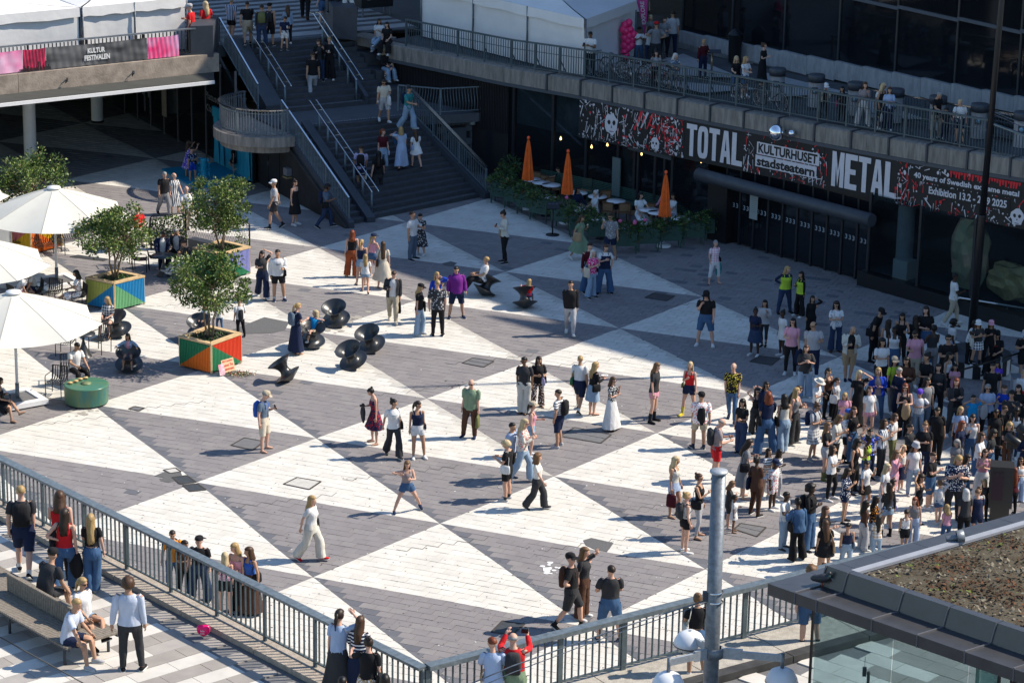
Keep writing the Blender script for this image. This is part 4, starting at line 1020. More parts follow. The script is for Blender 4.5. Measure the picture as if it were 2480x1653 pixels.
def tent(label, base, panels, z0, he=2.25, hp=3.6, val=.38, poles=True, group='white festival tents'):
 o = base[0].copy(); t = thing('festival_tent', label, 'tent', o, group=group); c = sum(base, Vector())/4
 B_ = [Vector((p.x, p.y, 0)) for p in base]; oo = Vector((o.x, o.y, 0)); ez = o.z
 for k in range(4): tent_wall(t, oo, B_[k], B_[(k+1) % 4], .02, he-.1, panels[k], seed=k)
 mb = MB(); pk = Vector((c.x, c.y, hp))-oo; n = 8
 for k in range(4):
  a, b = B_[k]-oo, B_[(k+1) % 4]-oo; out = ((a+b)/2-Vector((pk.x, pk.y, 0))).normalized()*.06
  a = a+out; b = b+out
  # concave roof faces in strips
  prev = [a+Z3*he+(b-a)*(i/n)-Z3*(.04*math.sin(math.pi*i/n)) for i in range(n+1)]
  for r_ in range(1, 6):
   f = r_/5; cur = [(p0.lerp(pk, f))-Z3*(.22*math.sin(math.pi*f)) for p0 in [a+Z3*he+(b-a)*(i/n) for i in range(n+1)]]
   for i in range(n): mb.add([prev[i], prev[i+1], cur[i+1], cur[i]], [(0, 1, 2, 3)], None, True)
   prev = cur
 mb.build('roof', M_tent, t)
 for k in range(4):
  a, b = B_[k]-oo, B_[(k+1) % 4]-oo; out = ((a+b)/2-Vector((pk.x, pk.y, 0))).normalized()*.07; a = a+out; b = b+out; mv = MB(); n = 16
  for i in range(n):
   p, q = a+(b-a)*(i/n), a+(b-a)*((i+1)/n); s1, s2 = .03*math.sin(i*1.7), .03*math.sin((i+1)*1.7)
   mv.add([p+Z3*(he-val+s1)+out*.3, q+Z3*(he-val+s2)+out*.3, q+Z3*he, p+Z3*he], [(0, 1, 2, 3)], None, True)
  mv.build('valance', M_tent, t)
  if poles:
   nn = panels[k]
   for i in range(nn): p = a+(b-a)*(i/nn); MB().tube([p, p+Z3*he], .03, 8).build('pole', M_galv, t)
 return t
c0 = atT(1379, 187)+TN*.75; c1 = atT(1503, 141)+TN*.75; dl = atT(987, 97)+TN*.75-c0; dl.z = 0
c0.z = 4.65
tb_ = [c0+dl, c0, c1, c1+dl]
for p in tb_: p.z = c0.z
tent('white festival tent in the shade behind the terrace railing', tb_, [3, 1, 3, 1], c0.z)
# pink feather flag
p = atT(1566, 128); t = thing('feather_flag', 'tall pink feather flag with white vertical lettering beside the tent', 'flag', p)
MB().tube([(0, 0, 0), (0, 0, 4.2)], .02, 6).build('pole', M_black, t)
mb = MB(); mb.add([(0, 0, .35), (-.02, 0, 3.6), (-.8, 0, 3.5), (-.60, 0, 2.6)], [(0, 1, 2, 3)], mat('flag_pink', (.52, .05, .25), .6, var=.2, scale=3))
vs_, fs_, w_ = text2d('EXPLORE THE WORLD', .01)
mb.add([(-.06-.16*b-.28*(a), -.012, 1.15+a*2.3) for a, b in vs_], fs_, M_whitep); mb.build('cloth', None, t)
r_ = random.Random(4); M_ball = mat('balloon_pink', (.78, .03, .16), .25, var=.1, scale=3)
bmsh = MB().lathe([(.001, .19)]+[(.15*math.sin(a), .17*math.cos(a)) for a in [math.pi*i/10 for i in range(1, 10)]]+[(.012, -.185), (.001, -.2)], n=14).mesh('balloon'); bmsh.materials.append(M_ball)
pos = [(1513, 62), (1523, 56), (1515, 76), (1526, 72), (1512, 92), (1523, 88), (1531, 96), (1512, 110), (1521, 117), (1529, 110), (1512, 126), (1535, 85), (1516, 134), (1509, 72), (1521, 100)]
nm = ['topmost', 'top right', 'pale left', 'large upper right', 'left middle', 'centre', 'large right', 'lower left', 'lower centre', 'lower right', 'bottom left', 'darkest right', 'lowest', 'half hidden by the tent', 'partly covered middle']
for k, (x, y) in enumerate(pos):
 b = atT(1518+(k % 3)*5, 150); hh = height_at(b, y); q = Vector(b); k_ = at(x, y, b.z+hh)
 o = link('balloon', bmsh); o.location = k_; tag(o, nm[k]+' pink balloon of the bunch by the tent', 'balloon', 'bunch of pink balloons beside the tent')
p = atT(1606, 130); t = thing('round_sign', 'small round red sign on a stick held near the grey shirted man', 'sign', p)
MB().tube([(0, 0, 0), (0, 0, .75)], .012, 6).build('stick', M_wood, t); mb = MB(); mb.lathe([(.001, -.02), (.16, -.02), (.16, .02), (.001, .02)], (0, 0, .9), 20, mat('sign_red', (.65, .02, .08), .5), Matrix.Rotation(R(90), 3, 'X'))
put_text(mb, 'F', lambda x, y: Vector((x, -.026, .9+y)), -.04, .06, -.08, .08, M_whitep, .02); mb.build('disc', None, t)
# ---- bicycles along the railing
M_tyre = mat('tyre', (.012, .012, .012), .8); M_chrome2 = mat('rim_alu', (.45, .46, .48), .3, metal=.8)
def make_bike(label, c):
 t = thing('bicycle', label, 'bicycle', (0, 0, 0), group='bicycles parked along the terrace railing')
 tm = MB(); Mx = Matrix.Rotation(R(90), 3, 'X')
 wm = MB().lathe([(.335+.02*math.cos(a), .02*math.sin(a)) for a in [i*math.pi/3 for i in range(7)]], n=28, m=M_tyre, M=Mx); wm.lathe([(.305, -.012), (.315, 0), (.305, .012), (.295, 0), (.305, -.012)], n=28, m=M_chrome2, M=Mx)
 for k in range(14): a = k*math.pi/7; wm.bar((0, 0, 0), (.3*math.cos(a), 0, .3*math.sin(a)), .005, .005, M_chrome2, up=(0, 1, 0))
 wm.lathe([(.03, -.04), (.03, .04)], n=8, m=M_chrome2, M=Mx)
 wme = wm.mesh('wheel')
 for x in (-.52, .52): o = link('wheel', wme, t); o.location = (x, 0, .35)
 fm = mat('bike_'+c[0], c[1], .35, spec=.6); f = MB(); bb = (-.08, 0, .29); st = (-.2, 0, .78); hd = (.36, 0, .85)
 for p_, q_ in ((bb, st), (bb, (.38, 0, .66)), (st, hd), ((-.52, 0, .35), bb), ((-.52, 0, .35), (-.19, 0, .72)), (hd, (.52, 0, .35)), (hd, (.33, 0, .98))): f.tube([p_, q_], .018, 6)
 f.build('frame', fm, t); MB().tube([(.30, -.28, .98), (.36, -.2, 1.0), (.34, 0, 1.0), (.36, .2, 1.0), (.30, .28, .98)], .014, 6).build('handlebar', M_black, t)
 MB().add([(-.36, -.08, .9), (-.36, .08, .9), (-.08, .02, .88), (-.08, -.02, .88), (-.36, -.07, .84), (-.36, .07, .84), (-.08, .02, .84), (-.08, -.02, .84)], [(0, 3, 2, 1), (4, 5, 6, 7), (0, 1, 5, 4), (1, 2, 6, 5), (2, 3, 7, 6), (3, 0, 4, 7)]).build('saddle', M_black, t)
 MB().tube([st, (-.22, 0, .86)], .014, 6).build('seat_post', M_chrome2, t); cr = MB().lathe([(.001, .03), (.09, .03), (.09, .04), (.001, .04)], (-.08, 0, .29), 14, None, Mx); cr.bar((-.08, -.05, .29), (.06, -.05, .2), .02); cr.bar((-.08, .05, .29), (-.22, .05, .38), .02); cr.build('crank', M_chrome2, t)
 return t
cols_ = [('red', (.30, .02, .02)), ('black', (.015, .015, .016)), ('grey', (.18, .18, .19)), ('blue', (.03, .05, .12)), ('dark', (.02, .02, .022)), ('silver', (.4, .4, .42))]
bl = [(1428, 180, 2, 'bicycle below the man in the white shirt by the tent'), (1490, 188, 1, 'black bicycle left of the woman taking a photo'), (1530, 198, 5, 'silver bicycle at the feet of the photographing woman'), (1585, 208, 0, 'bicycle with red bag behind the railing'), (1625, 220, 1, 'black bicycle right of the one with red bag'),
 (1812, 252, 4, 'dark bicycle in front of the two blonde children'), (1868, 262, 4, 'black bicycle left of the person in a white cap')]
for k, (x, y, ci, lb) in enumerate(bl):
 b = make_bike(lb, cols_[ci]); p = atT(x, y); b.location = p; b.rotation_euler = (0, R(3), RZ+random.uniform(-.12, .12))
# ---- concrete drums with dark caps, and the inner railing
for k, (x, yt) in enumerate([(1884, 166), (1978, 181), (2074, 200), (2170, 216), (2273, 233), (2374, 252), (2478, 272)]):
 p = at(x, yt, 5.0+1.0);
 for _ in range(4): p = at(x, yt, zT(p)+1.15)
 z = zT(p); p.z = z
 t = thing('concrete_drum', ['concrete drum with graffiti leftmost of the row, dark cap', 'concrete drum behind the person in a white cap', 'concrete drum behind the woman in white trousers', 'concrete drum right of the shopping couple', 'concrete drum behind the man in black looking down', 'concrete drum right of the blond boy', 'concrete drum cut by the right picture edge'][k], 'concrete drum', p, group='concrete drums with dark caps on the terrace')
 MB().lathe([(.27, 0), (.27, .9)], n=24).build('drum', M_plinth, t); MB().lathe([(.001, 1.16), (.29, 1.16), (.31, 1.13), (.31, .9), (.27, .9)], n=24).build('cap', M_stringer, t)
 a = R(-105); q = Vector((math.cos(a), math.sin(a), 0))
 MB().box(q*.262+Z3*.62, (.21, .03, .24), a+R(90)).build('badge_plate', M_stringer, t)
 MB().lathe([(.001, .0), (.075, 0), (.075, .02), (.001, .02)], q*.285+Z3*.62, 16, None, Matrix.Rotation(a-R(90), 3, 'Z') @ Matrix.Rotation(R(90), 3, 'X')).build('badge', mat('badge_blue', (.20, .36, .48), .5), t)
ir = [along(s_, 2.35) for s_ in (15.5, 19, 23, 27, 33)]
for p in ir: p.z = zT(p)-.05
railing('inner steel railing between the concrete drums', ir, .95, post=1.6, bar=.13, m=M_steelb, mt=M_bright, topw=.05, toph=.04)
t = thing('dark_bench', 'black slatted bench near the right end of the terrace', 'bench', atT(2450, 340), RZ)
for k in range(5): MB().box((0, k*.11-.2, .44), (2.2, .08, .04)).build('slat', M_black, t)
for k in range(3): MB().box((0, .3+k*.02, .55+k*.13), (2.2, .03, .09)).build('back_slat', M_black, t)
for sx in (-.9, .9): MB().box((sx, 0, .21), (.06, .5, .42)).build('leg', M_black, t)
p = atT(1779, 150); t = thing('waste_bin', 'black waste bin standing against the plinth of the glass house', 'bin', p)
MB().lathe([(.25, 0), (.27, 1.0), (.3, 1.05), (.3, 1.1)], n=18).build('body', M_black, t); MB().lathe([(.3, 1.1), (.1, 1.3), (.001, 1.32)], n=18).build('lid', M_black, t)
p = atT(1723, 180); t = thing('info_lectern', 'slanted dark information lectern on a steel post on the terrace', 'sign', p)
MB().tube([(0, 0, 0), (0, 0, .85)], .04, 8).build('post', mat('brass_post', (.35, .27, .16), .35, metal=.8), t); MB().box((.02, 0, .92), (.62, .38, .03), M=Matrix.Rotation(R(8), 4, 'X')).build('panel', M_stringer, t)
# tall black flag pole rising from the square
p = at(2346, 885, 0); top = p+Vector((.36, 0, 18.0)); t = thing('flag_pole', 'tall black pole in front of the banner at the right', 'pole', p)
MB().tube([(0, 0, 0), (top-p)*.27, (top-p)*.272], [.135, .125, .125], 16).build('lower_shaft', M_black, t); MB().tube([(top-p)*.27, (top-p)*.55, (top-p)], [.108, .09, .06], 16).build('upper_shaft', M_black, t)
MB().lathe([(.2, 0), (.2, .25), (.14, .3)], n=16).build('foot', M_black, t)
for k, (a, b) in enumerate(((8.1, (4.5, 4, 2.8)), (8.15, (5.5, 2.5, 3.0)))): MB().tube([(top-p)*(a/18), Vector(b)+Vector((0, 0, 2.9))], .012, 4, m=M_galv).build('guy_wire', None, t)
# ================================================================= LEFT SIDE: TENTS, BANNER, BOOTH, CAFE FURNITURE
MB_up = Vector((0, 0, 1))
# festival tents on the deck
tl0, tl1 = at(-420, 215, ZU), at(205, 152, ZU); tr0, tr1 = at(212, 151, ZU), at(461, 124, ZU)
dpt = dn*3.6
tent('sunlit white festival tent at the far left behind the banner railing', [tl0+dn*.4, tl1+dn*.4, tl1+dn*.4+dpt, tl0+dn*.4+dpt], [3, 1, 3, 1], ZU, he=2.1, hp=3.2)
tent('sunlit white festival tent nearest the stair top behind the banner railing', [tr0+dn*.4, tr1+dn*.4, tr1+dn*.4+dpt, tr0+dn*.4+dpt], [2, 1, 2, 1], ZU, he=2.1, hp=3.2)
M_bars = mat('black_bars', (.012, .013, .016), .5)
rA, rB_ = DLm+dn*.2, DL1+dn*.2-dd_*.55
rail_l = railing('black barred railing along the street deck carrying the festival banner', [Vector((rA.x, rA.y, ZU+.1)), Vector((rB_.x, rB_.y, ZU+.1))], 1.05, post=2.4, bar=.16, m=M_bars, mt=M_galv, topw=.14, toph=.05, barw=.03)
fb = thing('festival_banner', 'black and pink festival banner with white lettering on the deck railing', 'banner', DL0); bn0 = DL0
def FB(x_px, h, off_=-.02):
 P = at(x_px, 160, ZU); s_ = (P-DL0).dot(dd_); q = DL0+dd_*s_+dn*(.12+off_); return Vector((q.x, q.y, ZU+h))-bn0
def fbm(name, c, c2, sc_):
 return mat(name, c, .45, spec=.5, var=1, c2=c2, scale=sc_, stretch=(1, 1, 1.3), detail=2)
def cloth(name, x0, x1, m, h0=.14, h1=.98, n=40, seed=0):
 r_ = random.Random(seed); vs = []; nz = 4
 for j in range(nz+1):
  for i in range(n+1):
   vs.append(FB(x0+(x1-x0)*i/n, h0+(h1-h0)*j/nz-.03*math.sin(math.pi*i/n)*(j == nz), -.02+.012*math.sin(i*1.1+j)+r_.uniform(-.006, .006)))
 return MB().add(vs, [(j*(n+1)+i, j*(n+1)+i+1, (j+1)*(n+1)+i+1, (j+1)*(n+1)+i) for j in range(nz) for i in range(n)], None, True).build(name, m, fb)
M_bwave = mat('banner_wave', (.030, .032, .035), .35, spec=.5, var=1, c2=(.16, .16, .165), scale=.9, stretch=(1, 1, 3), detail=1)
cloth('pink_cloth', -260, 6, fbm('banner_pinkwhite', (.70, .10, .30), (.75, .55, .70), .9), seed=1); cloth('red_cloth', 7, 74, fbm('banner_redblack', (.62, .03, .10), (.12, .01, .03), 1.3), seed=2)
cloth('black_cloth', 75, 376, M_bwave, seed=3, n=80); cloth('pink_cloth', 378, 474, fbm('banner_pinkblue', (.75, .04, .18), (.55, .55, .80), .8), seed=4)
mb = MB(); r_ = random.Random(2)
for k in range(22):
 x = -5+k*4.2; h = r_.choice((.1, .14, .2, .34, .12)); w_ = 3.2
 mb.add([FB(x, .14, -.05), FB(x+w_, .14, -.05), FB(x+w_, .14+h, -.05), FB(x, .14+h, -.05)], [(0, 1, 2, 3)], M_bars)
o = mb.build('skyline_print', None, fb); o['kind'] = 'stuff'
for s_, x0, x1, h0, h1 in (('KULTUR', 197, 249, .60, .80), ('FESTIVALEN', 187, 263, .32, .53)):
 mb = MB(); put_text(mb, s_, lambda a, b: FB(a, b, -.055), x0, x1, h0, h1, M_whitep, .04); mb.build('lettering', None, fb)
# small lamps / pigeons' nets on the beam
for k, (x, y) in enumerate(((13, 218), (172, 197), (326, 177))):
 p = at(x, y, ZU-.3); s_ = (Vector((p.x, p.y, 0))-Vector((DL0.x, DL0.y, 0))).dot(dd_); q = DL0+dd_*s_-dn*.02; q.z = ZU-.30
 t = thing('beam_bracket', ['leftmost small iron bracket on the tan beam', 'middle small iron bracket on the tan beam', 'rightmost small iron bracket on the tan beam'][k], 'bracket', q, group='iron brackets on the tan beam')
 MB().tube([(0, 0, 0), (.02, -.1, .06), (0, -.16, -.02), (-.03, -.12, -.12)], .022, 6).build('hook', M_black, t); MB().box((0, 0, 0), (.1, .03, .14)).build('plate', M_galv, t)
# blue photo booth under the balcony
M_blue = mat('booth_blue', (.012, .30, .46), .6, var=.18, scale=2); M_blued = mat('booth_blue_floor', (.010, .26, .42), .6, var=.15, scale=2)
bt = thing('photo_booth', 'bright blue photo booth walls and floor below the balcony', 'booth', at(475, 455, 0)); b0 = at(475, 455, 0)
fl_ = [at(x, y, 0) for x, y in ((391, 412), (475, 459), (617, 437))]; back_l = S(-.18, 11.4); back_r = S(-.18, 7.75)
MB().prism([(p-b0)[:2] for p in (fl_[0], fl_[1], fl_[2], back_r, back_l)], .01, .06).build('floor', M_blued, bt)
hb = 2.15
for i in range(3):
 a = S(-.2, 7.75+i*1.22); b = S(-.2, 7.75+(i+1)*1.22-.01); c = (a+b)/2
 MB().box(c-b0+Vector((0, 0, .06+hb/2)), ((b-a).length, .06, hb), math.atan2((b-a).y, (b-a).x)).build('back_panel', M_blue, bt)
for k, (v_, w_) in enumerate(((11.15, .5), (10.6, .35), (8.1, .45))):
 mb = MB(); n = 14; vs = []
 for j in range(9):
  for i in range(n+1): vs.append(S(-.30-.04*math.sin(i*1.9), v_-w_/2*(1-.35*math.sin(j/8*3.1))+w_*(1-.35*math.sin(j/8*3.1))*i/n, .1+hb*j/8)-b0)
 mb.add(vs, [(j*(n+1)+i, j*(n+1)+i+1, (j+1)*(n+1)+i+1, (j+1)*(n+1)+i) for j in range(8) for i in range(n)], None, True).build('curtain', M_blue, bt)
MB().box(S(-.28, 11.0, hb+.0)-b0, (.1, 1.0, .4), RZS).build('pelmet', M_blue, bt)
MB().box(S(-.22, 7.7, .06+hb/2+.1)-b0, (.12, .08, hb+.3), RZS).build('frame_post', M_black, bt)
p = at(494, 436, .06); t = thing('blue_column', 'short blue column with trailing blue leaves on the booth floor', 'prop column', p)
MB().lathe([(.14, 0), (.13, .8), (.16, .86), (.001, .87)], n=16).build('column', M_blue, t)
mb = MB(); leaves(mb, 90, lambda r_: ((lambda a, z: (Vector((.17*math.cos(a), .17*math.sin(a), z)), (math.cos(a), math.sin(a), -.4)))(r_.uniform(0, 6.3), r_.uniform(.15, .9))), .09, .06, [M_blue], (1,), random.Random(1)); o = mb.build('leaves', None, t); o['kind'] = 'stuff'
# ---- parasols
M_canvas = mat('parasol_canvas', (.60, .585, .52), .8, var=.10, scale=1.1); M_cseam = mat('canvas_seam', (.42, .40, .35), .8)
def parasol(label, bx, by, Rr=2.6, rim=2.5, top=3.42, rot=R(-90), base=True):
 p = at(bx, by, 0); t = thing('parasol', label, 'parasol', p, group='large white parasols on the square')
 mb = MB(); n = 8; seg = 6; rings = [0, .12, .3, .5, .7, .86, 1.0]; vs = []
 for f in rings:
  for k in range(n*seg):
   a = rot+2*math.pi*k/(n*seg); ph = (k % seg)/seg
   rad = Rr*f*(math.cos(math.pi/n)/math.cos((ph-.5)*2*math.pi/n)); z = top-(top-rim)*(f**1.12)-.09*f*math.sin(math.pi*ph)*f
   rad *= 1-.035*math.sin(math.pi*ph)*(f**3)
   vs.append((rad*math.cos(a), rad*math.sin(a), z))
 m_ = n*seg
 o_ = thing;
 # one canvas gore per rib gap
 for g in range(n):
  gv = [];
  for r__ in range(len(rings)):
   for k in range(seg+1): gv.append(vs[r__*m_+(g*seg+k) % m_])
  MB().add(gv, [(r__*(seg+1)+k, r__*(seg+1)+k+1, (r__+1)*(seg+1)+k+1, (r__+1)*(seg+1)+k) for r__ in range(len(rings)-1) for k in range(seg)], None, True).build('canvas_gore', M_canvas, t)
 sm_ = MB()
 for g in range(n):
  pts = [Vector(vs[r__*m_+g*seg])+Vector((0, 0, .004)) for r__ in range(1, len(rings))]
  for a, b in zip(pts[:-1], pts[1:]): sm_.bar(a, b, .022, .006)
 o = sm_.build('seams', M_cseam, t); o['kind'] = 'stuff'
 MB().lathe([(.001, top+.05), (.22, top+.02), (.24, top-.03), (.05, top-.06)], n=20).build('top_cap', M_whitep, t)
 MB().tube([(0, 0, .05), (0, 0, top)], .042, 12, M_whitep).build('pole', None, t); MB().tube([(0, 0, .05), (0, 0, .62)], .06, 12, M_galv).build('pole_sleeve', None, t)
 for k in range(n):
  a = rot+2*math.pi*k/n; MB().bar((0, 0, rim-.05), (Rr*.97*math.cos(a), Rr*.97*math.sin(a), rim-.02), .03, .03).build('rib', M_whitep, t)
 if base:
  ra = R(35); w_ = 1.35
  fr = MB()
  for sx, sy, lx, ly in ((0, -1, w_, .22), (0, 1, w_, .22)):
   c = Vector((0, sy*(w_/2-.1), .12)); c.rotate(Matrix.Rotation(ra, 3, 'Z')); fr.box(c, (lx, .22, .14), ra)
  for sx in (-1, 1): c = Vector((sx*(w_/2-.1), 0, .12)); c.rotate(Matrix.Rotation(ra, 3, 'Z')); fr.box(c, (.2, w_-.44, .14), ra)
  o = fr.build('base_frame', M_whitep, t)
  c = Vector((0, 0, .11)); MB().box(c, (w_-.5, w_-.5, .10), ra).build('ballast_slabs', M_cgrey, t)
  for sx in (-1, 1):
   for sy in (-1, 1):
    c = Vector((sx*w_/2*.9, sy*w_/2*.9, .035)); c.rotate(Matrix.Rotation(ra, 3, 'Z')); MB().lathe([(.03, -.02), (.03, .02)], c, 8, None, Matrix.Rotation(R(90), 3, 'X')).build('castor', M_black, t)
 return t
parasol('large white parasol behind the blue and yellow tree box', 138, 690)
parasol('large white parasol lowest at the left above the green drum table', 43, 975)
parasol('large white parasol cut by the left edge between the two others', -66, 822)
parasol('white parasol peeking in at the far left by the bushy tree', -150, 640)
# ---- tree planters with ribbed coloured sides
M_pine = mat('rim_wood', (.62, .44, .24), .6, var=.3, scale=6)
def slatmat(c): return mat('slat_%02x%02x%02x' % tuple(int(x*255) for x in c), c, .55, var=.12, scale=12)
def tree_box(label, tl, corner, right_, h, colsL, colsR, tree_label, tree_w, tree_h, crown_c, seed, back=None):
 L_, C_, R_ = [at(x, y, 0) for x, y in (tl, corner, right_)]
 t = thing('tree_box', label, 'tree planter', C_, group='ribbed wooden tree boxes'); Bk = L_+(R_-C_); q = [v-C_ for v in (C_, R_, Bk, L_)]
 ctr = sum(q, Vector())/4
 MB().prism([(v*.965+ctr*.035)[:2] for v in q], .06, h-.08).build('core', M_nearblack, t)
 def side(a, b, cu, cl, up_right):
  d = b-a; n = int(d.length/.062); nn = Vector((d.y, -d.x, 0)).normalized()
  for i in range(n):
   f = (i+.5)/n; w_ = d.length/n*.62; x = a+d*f+nn*.012; hs = .06+(h-.1)*(f if up_right else 1-f)
   for z0, z1, c in ((.06, hs, cl), (hs, h-.05, cu)):
    if z1-z0 < .02: continue
    MB().box(x+Vector((0, 0, (z0+z1)/2)), (w_, .045, z1-z0-.001), math.atan2(d.y, d.x)).build('slat', slatmat(c), t)
 side(q[3], q[0], colsL[0], colsL[1], True); side(q[0], q[1], colsR[0], colsR[1], False)
 for v in q: MB().box(v*.99+Vector((0, 0, h/2)), (.06, .06, h-.04), .5).build('corner_post', M_pine, t)
 for i in range(4):
  a, b = q[i], q[(i+1) % 4]; e = (b-a).normalized(); inn = ((ctr-a)-(ctr-a).dot(e)*e).normalized(); mb = MB()
  mb.add([a-e*.03-inn*.03+Z3*(h+.03), b+e*.03-inn*.03+Z3*(h+.03), b-e*.12+inn*.14+Z3*(h+.03), a+e*.12+inn*.14+Z3*(h+.03), a-e*.03-inn*.03+Z3*(h-.03), b+e*.03-inn*.03+Z3*(h-.03), b-e*.12+inn*.14+Z3*(h-.03), a+e*.12+inn*.14+Z3*(h-.03)],
   [(0, 1, 2, 3), (7, 6, 5, 4), (0, 4, 5, 1), (1, 5, 6, 2), (2, 6, 7, 3), (3, 7, 4, 0)]); mb.build('rim_board', M_pine, t)
 MB().prism([(v*.93+ctr*.07)[:2] for v in q], h-.12, h-.09).build('soil', mat('soil', (.035, .025, .018), .95, var=.4, scale=20), t)
 r_ = random.Random(seed)
 mb2 = MB()
 def under(rr_):
  a, b = rr_.uniform(.1, .9), rr_.uniform(.1, .9); return q[0]+(q[1]-q[0])*a+(q[3]-q[0])*b+Vector((0, 0, h-.1)), (rr_.uniform(-.6, .6), rr_.uniform(-.6, .6), 1)
 leaves(mb2, 650, under, .15, .035, [M_leafd[1], M_leafd[2], mat('leaf_blue', (.06, .10, .07), .6), mat('leaf_wine', (.10, .02, .05), .6)], (4, 2, 3, 1.6), r_)
 o = mb2.build('undergrowth', None, t); o['kind'] = 'stuff'
 make_tree(tree_label, C_+ctr+Vector((0, 0, h-.1)), tree_w, tree_h, crown_c, seed)
 return t
M_bark = mat('bark', (.22, .16, .10), .85, var=.4, scale=10)
M_tl = [mat('tree_leaf_a', (.065, .125, .022), .5, var=.5, scale=6), mat('tree_leaf_b', (.115, .185, .032), .45, var=.4, scale=6), mat('tree_leaf_c', (.22, .28, .07), .45, var=.4, scale=6), mat('tree_leaf_d', (.22, .20, .08), .5)]
def make_tree(label, base, w_, h_, zc, seed, n=6500):
 """multi-stemmed small tree: crown of leaf clumps of width w_, height h_, centred zc above the base"""
 r_ = random.Random(seed); t = thing('small_tree', label, 'tree', base, group='small leafy trees in the boxes')
 clumps = []
 for k in range(46):
  a = r_.uniform(0, 6.283); rad = (r_.random()**.5); el = r_.uniform(-1, 1)
  x, y, z = math.cos(a)*rad*w_/2*math.sqrt(max(.05, 1-(el*.85)**2)), math.sin(a)*rad*w_/2*math.sqrt(max(.05, 1-(el*.85)**2)), zc+el*h_/2*r_.uniform(.75, 1.08)
  clumps.append((Vector((x, y, z)), r_.uniform(.16, .34)*w_/2.3))
 stems = []
 for k in range(4):
  a = r_.uniform(0, 6.283); b = Vector((.07*math.cos(a), .07*math.sin(a), -.05)); m1 = b+Vector((.16*math.cos(a), .16*math.sin(a), zc*.42)); tip = Vector((.42*w_/2*math.cos(a+.4), .42*w_/2*math.sin(a+.4), zc+.0*h_))
  MB().tube([b, b.lerp(m1, .5)+Vector((r_.uniform(-.04, .04), r_.uniform(-.04, .04), 0)), m1, m1.lerp(tip, .55)+Vector((.05*math.sin(k), .05, 0)), tip], [.042, .036, .03, .022, .012], 7).build('trunk', M_bark, t); stems.append((m1, tip))
 br = MB()
 for c, _ in clumps:
  m1, tip = r_.choice(stems); s0 = m1.lerp(tip, r_.uniform(.1, .9)); br.tube([s0, s0.lerp(c, .5)+Vector((0, 0, .05)), c], [.014, .010, .005], 4, cap=False)
 o = br.build('branches', M_bark, t); o['kind'] = 'stuff'
 mb = MB()
 def fn(rr_):
  c, rad = rr_.choice(clumps); v = Vector((rr_.gauss(0, 1), rr_.gauss(0, 1), rr_.gauss(0, 1))).normalized()*rad*rr_.uniform(.35, 1.1)
  return c+v, (v.x*2+rr_.uniform(-.4, .4), v.y*2+rr_.uniform(-.4, .4), v.z+rr_.uniform(-.3, .6))
 for _ in range(n):
  p, d = fn(r_); d = Vector(d).normalized(); l = .105*r_.uniform(.7, 1.3); s = d.cross(Vector((r_.uniform(-1, 1), r_.uniform(-1, 1), r_.uniform(-1, 1)))).normalized()*l*.27
  e = p+d*l; m1 = p+d*l*.5+Vector((0, 0, .012)); hh = (p.z-zc)/(h_/2)
  mb.add([p, m1+s, e, m1-s], [(0, 1, 2, 3)], r_.choices(M_tl, (4, 4, 2.2, .5))[0])
 o = mb.build('crown', None, t); o['kind'] = 'stuff'
 return t
GRN, ORG, RED_, BLU, YEL, MNT, LAV, PNK, YOL = (.02, .20, .09), (.75, .16, .015), (.62, .045, .012), (.01, .22, .48), (.42, .44, .10), (.16, .42, .20), (.24, .26, .55), (.60, .17, .18), (.66, .40, .015)
tree_box('green and orange ribbed tree box nearest to the square centre', (436, 887), (512, 906), (584, 879), .96, (GRN, ORG), (RED_, GRN), 'leafy multi-stemmed tree in the green and orange box', 2.5, 1.6, 1.72, 11)
tree_box('yellow, blue and mint ribbed tree box behind the seated woman', (211, 740), (278, 754), (350, 736), .96, (YEL, BLU), (BLU, MNT), 'leafy multi-stemmed tree in the yellow and blue box', 2.4, 1.45, 1.62, 12)
tree_box('green and lavender ribbed tree box by the mesh screen', (470, 665), (539, 682), (605, 663), .96, (GRN, GRN), (LAV, GRN), 'dense leafy tree in the green and lavender box', 2.4, 1.7, 1.6, 13)
tree_box('pink and yellow ribbed tree box under the upper parasol', (14, 605), (76, 618), (150, 598), .96, (PNK, YOL), (YOL, ORG), 'wide bushy tree at the left edge beyond the parasol', 2.7, 1.7, 1.55, 14)
# ---- spinning-top chairs
M_spun = mat('spun_black', (.020, .022, .025), .36, spec=.6)
spun_prof = [(.001, .0), (.06, .006), (.15, .06), (.28, .13), (.41, .205), (.43, .222), (.42, .228), (.34, .224), (.27, .235), (.20, .275), (.158, .34), (.148, .41), (.170, .49), (.225, .57), (.31, .645), (.385, .70), (.392, .715), (.382, .712), (.30, .655), (.21, .575), (.15, .50), (.09, .46), (.001, .45)]
spm = None
def spun(label, x, y, az, tilt, sc_=1.0):
 """hollow spinning-top chair resting on its rim; az = world direction it leans towards"""
 global spm
 if spm is None:
  pr = []
  for (a, b) in zip(spun_prof[:-1], spun_prof[1:]):
   for k in range(3): pr.append((a[0]+(b[0]-a[0])*k/3+(.0022 if k == 1 and a[0] > .15 else 0), a[1]+(b[1]-a[1])*k/3))
  pr.append(spun_prof[-1]); spm = MB().lathe(pr, n=40).mesh('spinning_chair'); spm.materials.append(M_spun)
 p = at(x, y, 0); o = link('spinning_chair', spm); ax = Vector((-math.sin(az), math.cos(az), 0)); q = Quaternion(ax, tilt)
 o.rotation_mode = 'QUATERNION'; o.rotation_quaternion = q; low_ = min((q @ v.co).z for v in spm.vertices); o.location = (p.x, p.y, -low_*sc_); o.scale = (sc_,)*3
 return tag(o, label, 'chair', 'black spinning-top chairs')
